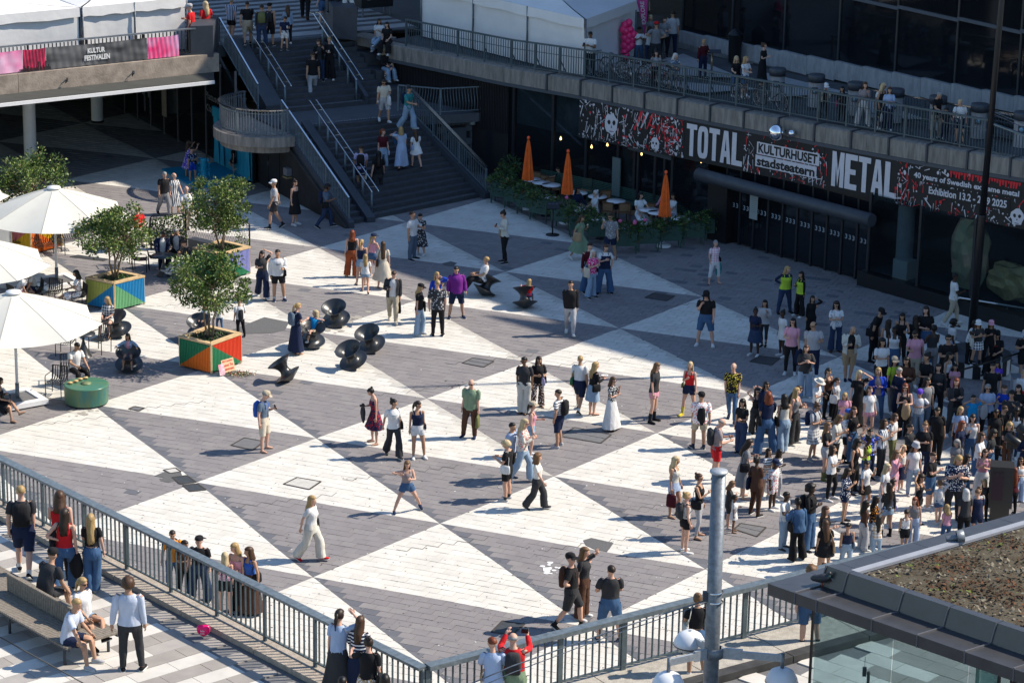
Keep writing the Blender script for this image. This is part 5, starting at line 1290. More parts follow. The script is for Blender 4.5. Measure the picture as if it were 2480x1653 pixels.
spun('empty black spinning-top chair furthest back of the free ones', 818, 786, R(-110), R(26), 1.06)
spun('empty black spinning-top chair right of the other free ones', 905, 848, R(-125), R(28), 1.06)
spun('empty black spinning-top chair in front of two others', 862, 888, R(-130), R(30), 1.06)
spun('black spinning-top chair tipped left, standing alone with a long shadow', 706, 925, R(175), R(34), 1.0)
spun('black spinning-top chair holding the child in bright blue', 752, 838, R(-70), R(20), 1.05)
spun('black spinning-top chair of the man in white reading', 1166, 716, R(25), R(30), 1.0)
spun('black spinning-top chair in the shade hiding a small child', 1272, 748, R(100), R(22), 1.0)
spun('black spinning-top chair of the woman in a checked shirt', 290, 812, R(-120), R(22), 1.05)
spun('black spinning-top chair of the girl in a denim jacket', 313, 895, R(-85), R(24), 1.0)
spun('black spinning-top chair half hidden behind the orange tree box', 488, 818, R(-100), R(24), 1.0)
# ---- slatted steel furniture
def arm_chair(label, x, y, rz, w_=.5, n=7, z=0, group='black slatted steel chairs'):
 p = at(x, y, z); t = thing('slatted_chair' if w_ < .8 else 'garden_bench', label, 'chair' if w_ < .8 else 'bench', p, rz, group=group)
 for i in range(n):
  sx = -w_/2+.03+(w_-.06)*i/(n-1)
  mb = MB(); sp = [(sx, .24, .43), (sx, .0, .41), (sx, -.19, .43), (sx, -.25, .55), (sx, -.29, .82)]
  for a, b in zip(sp[:-1], sp[1:]): mb.bar(a, b, .035, .014, up=(1, 0, 0) if False else (0, 0, 1))
  mb.build('slat', M_black, t)
 for s_ in (-1, 1):
  x_ = s_*w_/2
  MB().tube([(x_, .25, 0), (x_, .25, .62), (x_, .20, .65), (x_, -.24, .65)], .014, 6).build('arm', M_black, t); MB().tube([(x_, -.22, 0), (x_, -.24, .4), (x_, -.29, .84)], .014, 6).build('leg', M_black, t)
 MB().tube([(-w_/2, .25, .40), (w_/2, .25, .40)], .012, 6).build('front_bar', M_black, t); MB().tube([(-w_/2, -.29, .83), (w_/2, -.29, .83)], .012, 6).build('top_bar', M_black, t)
 return t
arm_chair('black slatted chair beside the pink side of the tree box', 38, 610, R(200)); arm_chair('black slatted two-seater nearest the yellow box side', 118, 618, R(205), 1.05, 14); arm_chair('black slatted two-seater right of the other one', 160, 606, R(205), 1.05, 14)
arm_chair('empty black slatted chair beside the parasol foot', 127, 738, R(160)); arm_chair('black slatted chair carrying the woman with the rust bag', 188, 746, R(115)); arm_chair('black slatted chair of the chess player with white shirt', 84, 735, R(110)); arm_chair('black slatted chair of the chess player leaning forward', 45, 745, R(-50))
arm_chair('empty black slatted chair facing the black cone table', 243, 852, R(150)); arm_chair('empty black slatted chair left of the cone table', 160, 858, R(170)); arm_chair('empty black slatted chair left of the green drum table', 138, 955, R(165)); arm_chair('black slatted chair of the man laying out food', 168, 925, R(190))
arm_chair('black slatted chair cut by the left edge below the white parasol', 5, 1010, R(-80)); arm_chair('black slatted chair of the man in the red polo shirt', 345, 590, R(100)); arm_chair('empty black slatted chair with its back behind the tree', 300, 645, R(-160)); arm_chair('empty black slatted chair facing right behind the blue box', 340, 655, R(-90))
arm_chair('black slatted chair left of the three by the dark table', 377, 650, R(-80)); arm_chair('black slatted chair of the man in the dark suit', 430, 640, R(160)); arm_chair('black slatted chair of the woman with feet up', 455, 668, R(60))
def cone_table(label, x, y, r=.38, h=.74):
 p = at(x, y, 0); t = thing('cone_table', label, 'table', p, group='black cone footed tables'); MB().lathe([(.001, h), (r, h), (r, h-.025), (.001, h-.025)], n=24).build('table_top', M_spun, t); MB().lathe([(.26, 0), (.2, .08), (.08, .35), (.04, .5), (.04, h-.02)], n=18).build('foot', M_spun, t); return t
cone_table('black cone footed table between two empty chairs', 203, 862); cone_table('black cone footed table shared by three seated people', 397, 668, .42); cone_table('black cone footed table with a blue cloth by the man in red', 292, 605, .4)
p = at(292, 605, .76); o = MB().lathe([(.001, .13), (.10, .11), (.16, .05), (.21, .0), (.15, -.01)], n=11).build('blue_jacket', mat('jacket_blue', (.02, .12, .50), .8, var=.4, scale=12)); o.location = p+Vector((.12, 0, .0)); tag(o, 'crumpled bright blue jacket lying on the table by the man in red', 'jacket')
# green drum table
p = at(210, 975, 0); t = thing('drum_table', 'low round table of green stained plywood at the left', 'table', p)
M_ply = mat('stained_plywood', (.020, .14, .13), .45, var=1, c2=(.13, .17, .06), scale=2.2, stretch=(2.2, 2.2, .5), detail=2, coord='obj')
MB().lathe([(.64, .06), (.66, .57), (.665, .585), (.62, .60)], n=44).build('side', M_ply, t); MB().lathe([(.001, .601), (.61, .601), (.665, .59), (.665, .58)], n=44).build('table_top', mat('stained_top', (.025, .15, .11), .3, var=1, c2=(.10, .17, .08), scale=1.8, stretch=(1, 3, 1), coord='obj'), t)
MB().lathe([(.15, .602), (.155, .622), (.001, .623)], n=28).build('hub_disc', mat('hub_green', (.16, .20, .10), .5), t); MB().lathe([(.60, 0), (.60, .065)], n=40).build('plinth', M_black, t)
M_card = mat('cardboard', (.55, .36, .16), .8, var=.2, scale=20); M_food = mat('food', (.70, .50, .24), .8, var=.4, scale=40)
for k, (x, y) in enumerate(((170, 929), (184, 925), (195, 920), (208, 917))):
 p = at(x, y, .605); t = thing('food_tray', ['leftmost open carton of food on the green drum table', 'second open carton of food on the green table', 'third open carton of food on the green table', 'carton of food in the hand of the seated man'][k], 'food carton', p, .3+k*.2, group='food cartons on the green table')
 MB().lathe([(.001, .002), (.06, .002), (.085, .055), (.08, .055), (.055, .01)], n=4).build('carton', M_card, t); MB().lathe([(.001, .075), (.05, .06), (.07, .04)], n=7).build('food', M_food, t)
# protest cardboard and flowers at the orange box
p = at(556, 905, 0); t = thing('cardboard_sign', 'handwritten cardboard sign leaning on the orange and green box', 'sign', p, R(48))
mb = MB(); M4 = Matrix.Rotation(R(-14), 4, 'X'); mb.box((0, 0, .27), (.50, .012, .40), M=M4, m=mat('sign_board', (.72, .45, .27), .8, var=.15, scale=5)); mb.build('board', None, t)
mb = MB(); M5 = M4 @ Matrix.Translation((0, -.012, 0))
for i, tx in enumerate(('NO justice', 'festival. The', 'mainstream')): put_text(mb, tx, lambda a, b: M5 @ Vector((a, 0, b)), -.21, .20, .37-i*.12, .45-i*.12, mat('marker_red', (.55, .03, .03), .7), .01)
mb.build('handwriting', None, t)
MB().box((-.30, -.03, .20), (.22, .012, .34), M=M4).build('paper', mat('paper_pink', (.72, .60, .62), .8, var=.5, c2=(.6, .15, .25), scale=9), t)
p = at(580, 908, 0); mb = MB(); r_ = random.Random(9)
leaves(mb, 260, lambda rr_: (Vector((rr_.gauss(0, .24), rr_.gauss(0, .12), .02+rr_.random()*.06)), (rr_.uniform(-1, 1), rr_.uniform(-1, 1), rr_.uniform(0, .5))), .08, .03, [M_leafd[1], M_leafd[2], mat('petal_orange', (.75, .20, .03), .6), mat('petal_cream', (.7, .6, .4), .6), mat('petal_red', (.5, .02, .03), .6)], (4, 2, 1, 1.2, .6), r_)
o = mb.build('flower_heap', None); o.location = p; tag(o, 'heap of wilting flowers lying below the cardboard sign', 'flowers')
# mesh screen with climbing plant
sA, sB, sC = at(366, 604, 0), at(450, 598, 0), at(605, 634, 0); scr = thing('plant_screen', 'black framed mesh screens, the left one overgrown with a climber', 'screen', sA, group=None)
for k, (a, b, hh) in enumerate(((sA, sB, 1.25), (sB+Vector((.02, 0, 0)), sC, 1.45))):
 a, b = a-sA, b-sA; MB().tube([a, a+Z3*(hh-.08), a+Z3*hh+(b-a).normalized()*.1, b+Z3*hh-(b-a).normalized()*.1, b+Z3*(hh-.08), b], .03, 8).build('frame', M_black, scr)
 MB().bar(a+Z3*.3, b+Z3*.3, .03).build('frame_bar', M_black, scr); n = int((b-a).length/.12); mb = MB()
 for i in range(-6, n+1):
  for sgn in (1, -1):
   x0 = i*.12; x1 = x0+(hh-.35)*.55
   lo, hi = (x0, x1); L_ = (b-a).length; e = (b-a).normalized()
   f0 = max(0, (0-lo)/(hi-lo)); f1 = min(1, (L_-lo)/(hi-lo))
   if f1 <= f0: continue
   z0, z1 = (.3+(hh-.35)*f0, .3+(hh-.35)*f1) if sgn > 0 else (hh-.05-(hh-.35)*f0, hh-.05-(hh-.35)*f1)
   mb.bar(a+e*(lo+(hi-lo)*f0)+Z3*z0, a+e*(lo+(hi-lo)*f1)+Z3*z1, .006)
 o = mb.build('mesh_wires', M_black, scr); o['kind'] = 'stuff'
mb = MB(); r_ = random.Random(5); d = sB-sA
leaves(mb, 1500, lambda rr_: (d*rr_.uniform(.03, 1.0)+Vector((rr_.uniform(-.08, .08), rr_.uniform(-.1, .1), rr_.uniform(.1, 1.2))), (rr_.uniform(-1, 1), -1+rr_.uniform(-.5, .5), rr_.uniform(-.6, .6))), .10, .07, M_tl, (4, 4, 3, .3), r_)
leaves(mb, 260, lambda rr_: ((sC-sA)+(sB-sC)*rr_.uniform(0, .22)+Vector((0, rr_.uniform(-.1, .1), rr_.uniform(.2, 1.0))), (rr_.uniform(-1, 1), -1, rr_.uniform(-.6, .6))), .09, .06, M_tl, (4, 4, 3, .3), r_)
o = mb.build('climber', None, scr); o['kind'] = 'stuff'
MB().box((sB+sC)/2-sA+Vector((-.2, -.2, .25)), (1.9, .35, .5), math.atan2((sC-sB).y, (sC-sB).x)).build('trough', M_stringer, scr)
p = at(8, 640, 0); t = thing('menu_easel', 'white menu easel at the left edge below the upper parasol', 'sign', p, R(20)); MB().box((0, 0, .75), (.62, .04, 1.3)).build('board', M_whitep, t); MB().box((.32, 0, .75), (.04, .06, 1.36)).build('edge_board', M_pine, t)
# ================================================================= FOREGROUND DECK, RAILINGS, MAST, PAVILION
f0 = Vector((-8.16, 52.31, ZU)); fd = Vector((1.03, -1.148, 0)).normalized(); cornr = Vector((-1.50, 44.88, ZU)); f1 = Vector((4.99, 49.17, ZU)); gd = Vector((2.48, 1.64, 0)).normalized()
fstart = f0-fd*9; gend = cornr+gd*16
fn_ = Vector((-fd.y, fd.x, 0)); fn_ = fn_ if fn_.y > 0 else -fn_; gn = Vector((-gd.y, gd.x, 0)); gn = gn if gn.y > 0 else -gn
near_deck = MB().prism([p[:2] for p in (fstart+fn_*.22, cornr+Vector((0, .3, 0)), gend+gn*.22, gend+Vector((20, -60, 0)), fstart+Vector((-20, -60, 0)))], ZU-.6, ZU-.03).build('near_deck', M_cgrey)
tag(near_deck, 'raised walkway in the foreground with striped slab paving', kind='structure')
M_p1 = [mat('deck_slab_light', (.54, .515, .47), .8, var=.18, scale=2, bump=.2, bscale=50), mat('deck_slab_light2', (.58, .555, .51), .8, var=.18, scale=2, bump=.2, bscale=50)]
M_p2 = [mat('deck_slab_grey', (.30, .275, .25), .8, var=.2, scale=2, bump=.2, bscale=50), mat('deck_slab_grey2', (.345, .32, .295), .8, var=.2, scale=2, bump=.2, bscale=50)]
def deckpave(o0, ud, wl, wh, cond, stripes, gap=.006):
 vd = Vector((-ud.y, ud.x, 0)); shared = {}; cnt = [0]; st = MB()
 for r_ in range(-60, 60):
  for k in range(-60, 60):
   a = ud*(k*wl+(wl/2 if r_ % 2 else 0)); b = vd*(r_*wh); c = o0+a+b+ud*wl/2+vd*wh/2
   if not cond(c): continue
   x, y = px_of((c.x, c.y, ZU));
   if not (-350 < x < 2830 and 900 < y < 2050): continue
   lt = (r_ % 2 == 0) if stripes else random.random() < .62
   if random.random() < .1: lt = not lt
   mm = random.choice(M_p1 if lt else M_p2); key = mm.name
   vis = 0 < x < 2480 and y < 1680
   if vis and cnt[0] < 285:
    cnt[0] += 1
    if key not in shared:
     mb = MB(); q = [ud*sx*(wl/2-gap)+vd*sy*(wh/2-gap) for sx, sy in ((-1, -1), (1, -1), (1, 1), (-1, 1))]
     mb.add([(p.x, p.y, -.03) for p in q]+[(p.x, p.y, 0) for p in q], [(4, 5, 6, 7)]+[(i, (i+1) % 4, 4+(i+1) % 4, 4+i) for i in range(4)], mm); shared[key] = mb.mesh('deck_slab')
    o = link('deck_slab', shared[key], near_deck); o.location = (c.x, c.y, ZU+random.uniform(-.003, .003))
   else:
    q = [c+ud*sx*(wl/2-gap)+vd*sy*(wh/2-gap) for sx, sy in ((-1, -1), (1, -1), (1, 1), (-1, 1))]
    st.add([(p.x, p.y, ZU-.03) for p in q]+[(p.x, p.y, ZU) for p in q], [(4, 5, 6, 7)]+[(i, (i+1) % 4, 4+(i+1) % 4, 4+i) for i in range(4)], mm)
 o = st.build('outer_slabs', None, near_deck); o['kind'] = 'stuff'
sdir = (at(1600, 1250+0, ZU)-at(1350, 1300, ZU));
sd_ = (at(380, 1620, ZU)-at(150, 1690, ZU)).normalized()
deckpave(f0, sd_, .92, .43, lambda c: (c-f0).dot(fn_) < -.62 and c.x < cornr.x+.2, True)
e2 = (at(2100, 1600, ZU)-at(1920, 1540, ZU)).normalized()
deckpave(f1, e2, .78, .46, lambda c: (c-cornr).dot(gn) < -1.45 and c.x >= cornr.x+.4 and c.y < 52, False)
# kerbs below the railings
kb = thing('railing_kerb', 'rough concrete kerb under the left foreground railing', 'kerb', f0)
for i in range(8):
 a = fstart+fd*(i*2.4)-f0; b = a+fd*2.38
 if i == 7: b = cornr-f0
 q = [a+fn_*.2, b+fn_*.2, b-fn_*.40, a-fn_*.40]; MB().prism([p[:2] for p in q], -.02, .10).build('kerb_stone', mat('kerb_concrete', (.40, .345, .285), .9, var=.35, scale=9, bump=.8, bscale=35), kb)
kb2 = thing('railing_kerb', 'wide concrete kerb with black edge under the right foreground railing', 'kerb', cornr)
for i in range(9):
 a = gd*(i*1.9); b = a+gd*1.88; q = [a+gn*.2, b+gn*.2, b-gn*.95, a-gn*.95]; MB().prism([p[:2] for p in q], -.02, .11).build('kerb_stone', mat('kerb_concrete2', (.42, .39, .34), .9, var=.35, scale=6, bump=.6, bscale=30), kb2)
 q = [a-gn*.955, b-gn*.955, b-gn*1.22, a-gn*1.22]; MB().prism([p[:2] for p in q], -.02, .125).build('edge_stone', mat('kerb_edge', (.055, .055, .055), .7, var=.6, scale=3), kb2)
M_fgr = mat('railing_paint_grey_blue', (.095, .128, .142), .40, metal=.15, var=.30, scale=7, bump=.15, bscale=30)
M_fgt = mat('railing_top_worn_lit', (.17, .205, .225), .32, metal=.25, var=.45, scale=9, bump=.2, bscale=25)  # worn patches; the paler base paints in the light on the top rail
up_k = Vector((0, 0, .10))
railing('blue grey steel railing running from the left edge down to the corner', [fstart+up_k, cornr+up_k], 1.06, post=1.545, bar=.155, m=M_fgr, mt=M_fgt, topw=.20, toph=.055, pw=.075, low=.10, barw=.02)
railing('blue grey steel railing from the corner up to the glass pavilion', [cornr+up_k+gd*.1, gend+up_k], 1.06, post=1.49, bar=.155, m=M_fgr, mt=M_fgt, topw=.20, toph=.09, pw=.10, low=.10, barw=.022)
# bench with slatted seat and back
zb = ZU; be0, be1, be2, be3 = [at(x, y, ZU+.45) for x, y in ((-90, 1428), (160, 1570), (265, 1545), (60, 1432))]
bu = (be1-be0).normalized(); bu.z = 0; bu.normalize(); bv = Vector((-bu.y, bu.x, 0)); bv = bv if bv.y > 0 else -bv
borg = Vector((be1.x, be1.y, ZU)); tb2 = thing('park_bench', 'weathered slatted bench with a low back in the bottom left corner', 'bench', borg)
M_bw2 = mat('weathered_teak', (.25, .215, .175), .75, var=.4, scale=14, bump=.3, bscale=60); wd_ = 1.22; Lb = 4.4; ns = 62
for i in range(ns):
 u0 = Lb*(i+.5)/ns; p = -bu*u0
 MB().box(p+bv*wd_/2+Vector((0, 0, .445)), (Lb/ns*.72, wd_, .04), math.atan2(bu.y, bu.x)).build('seat_slat', M_bw2, tb2)
for i in range(40):
 u0 = .55+2.55*(i+.5)/40; p = -bu*u0+bv*.66
 MB().box(p+Vector((0, 0, .66)), (2.55/40*.78, .06, .36), math.atan2(bu.y, bu.x)).build('back_slat', M_bw2, tb2)
for u0 in (.25, 2.2, 4.1):
 for vv in (.12, wd_-.12):
  MB().tube([-bu*u0+bv*vv, -bu*u0+bv*vv+Vector((0, 0, .42))], .03, 8).build('leg', M_stringer, tb2)
for vv in (.05, wd_-.05): MB().bar(-bu*0+bv*vv+Vector((0, 0, .40)), -bu*Lb+bv*vv+Vector((0, 0, .40)), .05, .05).build('frame_bar', M_stringer, tb2)
# pink heart balloon
p = at(493, 1540, ZU); t = thing('heart_balloon', 'pink heart shaped balloon lying on the walkway by the railing', 'balloon', p)
bm = bmesh.new(); bmesh.ops.create_uvsphere(bm, u_segments=20, v_segments=14, radius=1)
for v in bm.verts: x, y, z = v.co; v.co = Vector((x*.13*(1+.18*z), y*.075, z*.115+.035*abs(x)*(z > 0)+.125))
me = bpy.data.meshes.new('heart'); bm.to_mesh(me); bm.free(); me.materials.append(mat('heart_pink', (.85, .005, .14), .3)); [setattr(f, 'use_smooth', True) for f in me.polygons]; link('heart', me, t)
mb = MB()
for i, tx in enumerate(('bla', 'bla')): put_text(mb, tx, lambda a, b: Vector((a, -.086, b)), -.05, .03, .13-i*.05, .165-i*.05, M_whitep, .01)
mb.build('print', None, t)
# sagging wires crossing the foreground
def wire(label, pts, r=.008, m=None):
 o = MB().tube(pts, r, 5, m=m or M_galv).build('wire', None); tag(o, label, 'cable')
YM = 42.0
def plane_pt(px_, py_, Y):
 d = FW+RT*((px_-1240)/F_PX)-UP*((py_-826.5)/F_PX); k = Y/d.y; return Vector((d.x*k, Y, CAMZ+d.z*k))
wire('thin dark cable sagging across the bench corner', [plane_pt(-20, 1530, 43), plane_pt(60, 1575, 43), plane_pt(170, 1635, 43), plane_pt(250, 1680, 43)], .012, M_black)
wire('pale steel wire running from the mast clamp to the lower left', [plane_pt(1722, 1449, YM), plane_pt(1500, 1520, 41.5), plane_pt(1240, 1612, 41), plane_pt(1080, 1680, 40.6)], .012)
wire('second pale steel wire just below the first one', [plane_pt(1722, 1455, YM), plane_pt(1440, 1552, 41.5), plane_pt(1240, 1628, 41), plane_pt(1120, 1680, 40.6)], .008)
# galvanised mast with three shielded lamps
mt_top = plane_pt(1741, 1143, YM); mz = mt_top.z; mbs = Vector((plane_pt(1729, 1653, YM).x, YM, ZU)); t = thing('lamp_mast', 'thick galvanised mast with white shielded lamps in the foreground', 'lamp post', mbs)
hh = mz-ZU; dx = (mt_top.x-mbs.x)
MB().tube([(-.05, 0, 0), (dx, 0, hh)], [.137, .118], 28).build('shaft', M_galv, t); MB().lathe([(.118, hh-.02), (.150, hh), (.150, hh+.03), (.001, hh+.035)], (dx, 0, 0), 28).build('cap_flange', mat('galv_cap', (.42, .45, .48), .45, metal=.3, var=.3, scale=30), t)
clz = plane_pt(1725, 1450, YM).z-ZU
for k in range(2): MB().lathe([(.130, clz-.06+.17*k), (.138, clz-.05+.17*k), (.138, clz-.03+.17*k), (.130, clz-.02+.17*k)], (dx*.6, 0, 0), 24).build('strap', M_bright, t)
MB().box((dx*.6-.16, -.02, clz+.06), (.10, .10, .16)).build('clamp', M_stringer, t)
az_ = plane_pt(1725, 1578, YM).z-ZU
M_arm = mat('arm_galv', (.40, .43, .46), .45, metal=.3, var=.3, scale=20)
def lamp(px_, py_, az_px, yoff):
 c = plane_pt(px_, py_, YM+yoff)-mbs; a = Vector((c.x, c.y, az_)); st = Vector((dx*.3, 0, az_))+Vector((c.x, c.y, 0)).normalized()*.12
 MB().bar(st, st.lerp(a, .35), .05, .19).build('arm', M_arm, t); MB().bar(st.lerp(a, .35), a, .05, .12).build('arm', M_arm, t)
 MB().tube([a+Vector((0, 0, .09)), (c.x, c.y, c.z+.22)], .032, 10).build('stem', M_galv, t)
 o = MB().lathe([(.001, .22), (.10, .21), (.20, .15), (.262, .04), (.275, -.02), (.262, -.03)], c, 32).build('shade', mat('shade_white', (.66, .68, .72), .3, var=.06, scale=8), t)
 MB().lathe([(.268, -.018), (.282, -.03), (.268, -.045)], c, 32).build('rim', M_black, t)
 MB().lathe([(.255, -.035), (.22, -.11), (.12, -.17), (.001, -.19)], c, 28).build('bowl', glass('lamp_bowl', (.5, .52, .55), .5, .1), t)
lamp(1670, 1555, 0, .62); lamp(1618, 1655, 0, -.45); lamp(1893, 1645, 0, -.2)
MB().lathe([(.13, az_-.09), (.16, az_-.08), (.16, az_+.08), (.13, az_+.09)], (dx*.3, 0, 0), 24).build('collar', M_galv, t)
# ---- glass pavilion with a planted roof
ZR = 8.8
e0 = at(1860, 1412, ZR); e1 = at(2480, 1627, ZR); e2_ = at(2480, 1237, ZR); ru = (e1-e0).normalized(); rw = (e2_-e0).normalized()
pav = thing('glass_pavilion', 'glass pavilion with black sheet eaves and a planted roof', 'pavilion', e0)
M_sheet = mat('black_sheet', (.050, .050, .053), .33, spec=.6, var=.3, scale=3, bump=.06, bscale=8); M_seam = mat('sheet_seam', (.11, .11, .12), .35)
ru2 = ru; L1 = 8.0; L2 = 7.5
def RP(a, b, z=0): return ru*a+rw*b+Vector((0, 0, z))
# width of the flat band in front and at the side (measured along the other axis)
sinab = abs(ru.x*rw.y-ru.y*rw.x)
bw_ = .57; up_h = .33
seams = [0, .57, 1.01, 2.12, 3.0, 3.9, 4.8, 5.7, 6.6, 7.6]
for a, b in zip(seams[:-1], seams[1:]):
 mb = MB(); q = [RP(a+.004, 0 if a > 0 else 0), RP(b-.004, 0), RP(b-.004, bw_), RP(max(a+.004, .62 if a == 0 else 0), bw_)]
 mb.add([v for v in q]+[v-Z3*.04 for v in q], [(0, 1, 2, 3), (7, 6, 5, 4), (0, 4, 5, 1), (1, 5, 6, 2), (2, 6, 7, 3), (3, 7, 4, 0)]); mb.build('eave_sheet', M_sheet, pav)
 q = [RP(a+.004, -.004), RP(b-.004, -.004)]; MB().add([q[0]-Z3*.20, q[1]-Z3*.20, q[1]-Z3*.002, q[0]-Z3*.002, q[0]-Z3*.20+rw*.04, q[1]-Z3*.20+rw*.04, q[1]-Z3*.002+rw*.04, q[0]-Z3*.002+rw*.04], [(0, 1, 2, 3), (7, 6, 5, 4), (0, 4, 5, 1), (3, 2, 6, 7)]).build('fascia_sheet', M_sheet, pav)
 if a >= .5:
  q0, q1 = RP(a+.004, bw_), RP(b-.004, bw_); MB().add([q0, q1, q1+Z3*up_h+rw*.10, q0+Z3*up_h+rw*.10, q0+rw*.25, q1+rw*.25, q1+Z3*up_h+rw*.25, q0+Z3*up_h+rw*.25], [(0, 1, 2, 3), (3, 2, 6, 7), (7, 6, 5, 4)]).build('upstand_sheet', M_sheet, pav)
 if a > 0: mb = MB().bar(RP(a, -.01, .012), RP(a, bw_, .012), .022, .022); mb.bar(RP(a, bw_-.01, .01), RP(a, bw_+.09, up_h+.01), .022, .022); mb.bar(RP(a, -.012, .01), RP(a, -.012, -.2), .022, .02, up=(0, 1, 0)); o = mb.build('seam', M_seam, pav); o['kind'] = 'stuff'
# left side: flat band and bright edge strip
sb = [0, .9, 1.6, 2.4, 3.3, 4.3, 5.4, 6.5, 8.2]
for a, b in zip(sb[:-1], sb[1:]):
 q = [RP(0, a+.004), RP(.62, a+.004 if a > 0 else bw_), RP(.62, b-.004), RP(0, b-.004)]
 MB().add(q+[v-Z3*.04 for v in q], [(3, 2, 1, 0), (4, 5, 6, 7), (0, 1, 5, 4), (1, 2, 6, 5), (2, 3, 7, 6), (3, 0, 4, 7)]).build('side_sheet', M_sheet, pav)
MB().bar(RP(.70, bw_+.05, .14), RP(.70, 8.2, .14), .14, .05).build('edge_strip', mat('strip_grey', (.30, .31, .34), .4, var=.2, scale=3), pav)
MB().bar(RP(.64, bw_+.02, .07), RP(.64, 8.2, .07), .03, .14).build('strip_face', M_sheet, pav); MB().bar(RP(.80, bw_+.1, .05), RP(.80, 8.2, .05), .03, .12).build('strip_back', M_sheet, pav)
MB().prism([v[:2] for v in (RP(.3, .3), RP(8.2, .3), RP(8.2, 8.2), RP(.3, 8.2))], -.35, -.06).build('roof_slab', M_nearblack, pav)
# planted roof surface
M_sed = mat('sedum_soil', (.040, .026, .012), .95, var=1, c2=(.085, .075, .05), scale=5, bump=.8, bscale=30)
n = 64; vs = []; r_ = random.Random(6)
for j in range(n+1):
 for i in range(n+1):
  a = .83+7.3*i/n; b = bw_+.27+7.2*j/n; v = RP(a, b, .12+.02*math.sin(a*3)*math.cos(b*2.3)+r_.uniform(-.02, .02)); vs.append(v)
MB().add(vs, [(j*(n+1)+i, j*(n+1)+i+1, (j+1)*(n+1)+i+1, (j+1)*(n+1)+i) for j in range(n) for i in range(n)], None, True).build('planted_bed', M_sed, pav)
from mathutils import noise
mb = MB(); M_sd = [mat('sedum_brown', (.06, .032, .013), .9), mat('sedum_rust', (.11, .042, .016), .9), mat('sedum_green', (.11, .14, .025), .9), mat('sedum_grey', (.17, .15, .11), .9), mat('sedum_dark', (.035, .022, .012), .95)]
for k in range(15000):
 a, b = .86+7.1*r_.random(), bw_+.3+7.0*r_.random(); nz = noise.noise(Vector((a*1.1, b*1.1, 3))); nz2 = noise.noise(Vector((a*3.7, b*3.7, 9)))
 if r_.random() > .75+nz: continue
 mm = M_sd[2] if nz2 > .42 else (M_sd[3] if nz < -.12+r_.uniform(-.15, .15) else r_.choice((M_sd[0], M_sd[0], M_sd[1], M_sd[4])))
 s = r_.uniform(.012, .035); p = RP(a, b, .14+r_.uniform(0, .02)); t1 = r_.uniform(0, 6.28)
 d1 = Vector((math.cos(t1), math.sin(t1), r_.uniform(-.2, .5)))*s; d2 = Vector((-math.sin(t1), math.cos(t1), r_.uniform(-.2, .5)))*s
 mb.add([p-d1, p-d2, p+d1+Z3*s*.6, p+d2+Z3*s*.4], [(0, 1, 2, 3)], mm)
o = mb.build('roof_plants', None, pav); o['kind'] = 'stuff'
p = at(2325, 1310, ZR+.15); t = thing('roof_drain', 'round grey roof drain pot lying on the planted roof', 'drain', p); MB().lathe([(.11, -.06), (.11, .06), (.08, .07), (.001, .07)], (0, 0, .09), 16, None, Matrix.Rotation(R(80), 3, 'Y')).build('pot', M_galv, t); MB().lathe([(.05, -.12), (.05, .12)], (-.12, 0, .06), 10, None, Matrix.Rotation(R(80), 3, 'Y')).build('pipe', M_galv, t)
# glass walls under the eave
zg = ZR-.2-ZU; G_pav = glass('pavilion_glass', (.40, .46, .44), .04, .03)
gb = e0+ru*.9+rw*.45
for i, (a, ln) in enumerate(((.55, 3.2), (3.8, 1.8), (5.65, 1.8))):
 q = RP(a+ln/2, .5, 0); MB().box(Vector((q.x, q.y, -.2-zg/2)), (ln-.06, .03, zg-.05), math.atan2(ru.y, ru.x)).build('glass_pane', G_pav, pav)
for a, w_ in ((.5, .035), (3.75, .04), (4.15, .04), (4.42, .09), (6.0, .05), (6.4, .05), (7.4, .05)):
 q = RP(a, .5, 0); MB().box(Vector((q.x, q.y, -.2-zg/2)), (w_, w_, zg), math.atan2(ru.y, ru.x)).build('glazing_bar', M_black, pav)
q = RP(3.95, .48, 0); MB().box(Vector((q.x, q.y, -.2-zg/2)), (.36, .04, zg-.1), math.atan2(ru.y, ru.x)+.2).build('green_pane', glass('green_edge', (.10, .30, .25), .45, .05), pav)
for i in range(4):
 q = RP(.5, .5+1.9*i+.95, 0); MB().box(Vector((q.x, q.y, -.2-zg/2)), (.03, 1.85, zg-.05), math.atan2(rw.y, rw.x)-R(90)).build('glass_pane', G_pav, pav)
q = RP(1.75, .95, -.3); MB().lathe([(.14, -.30), (.14, 0), (.13, .02), (.13, .2)], q, 22).build('ceiling_spot', M_stringer, pav)
t = thing('camera_post', 'small black camera on a thin post in front of the pavilion glass', 'camera', at(2100, 1690, ZU)); c_ = at(2100, 1690, ZU)
pz = plane_pt(2095, 1625, c_.y).z-ZU; MB().tube([(0, 0, 0), (0, 0, pz)], .03, 8).build('post', M_black, t); MB().box((-.08, 0, pz), (.07, .07, .17)).build('camera_body', M_black, t); MB().tube([(-.08, 0, pz+.1), (-.08, 0, pz+.3)], .005, 5).build('aerial', M_black, t)
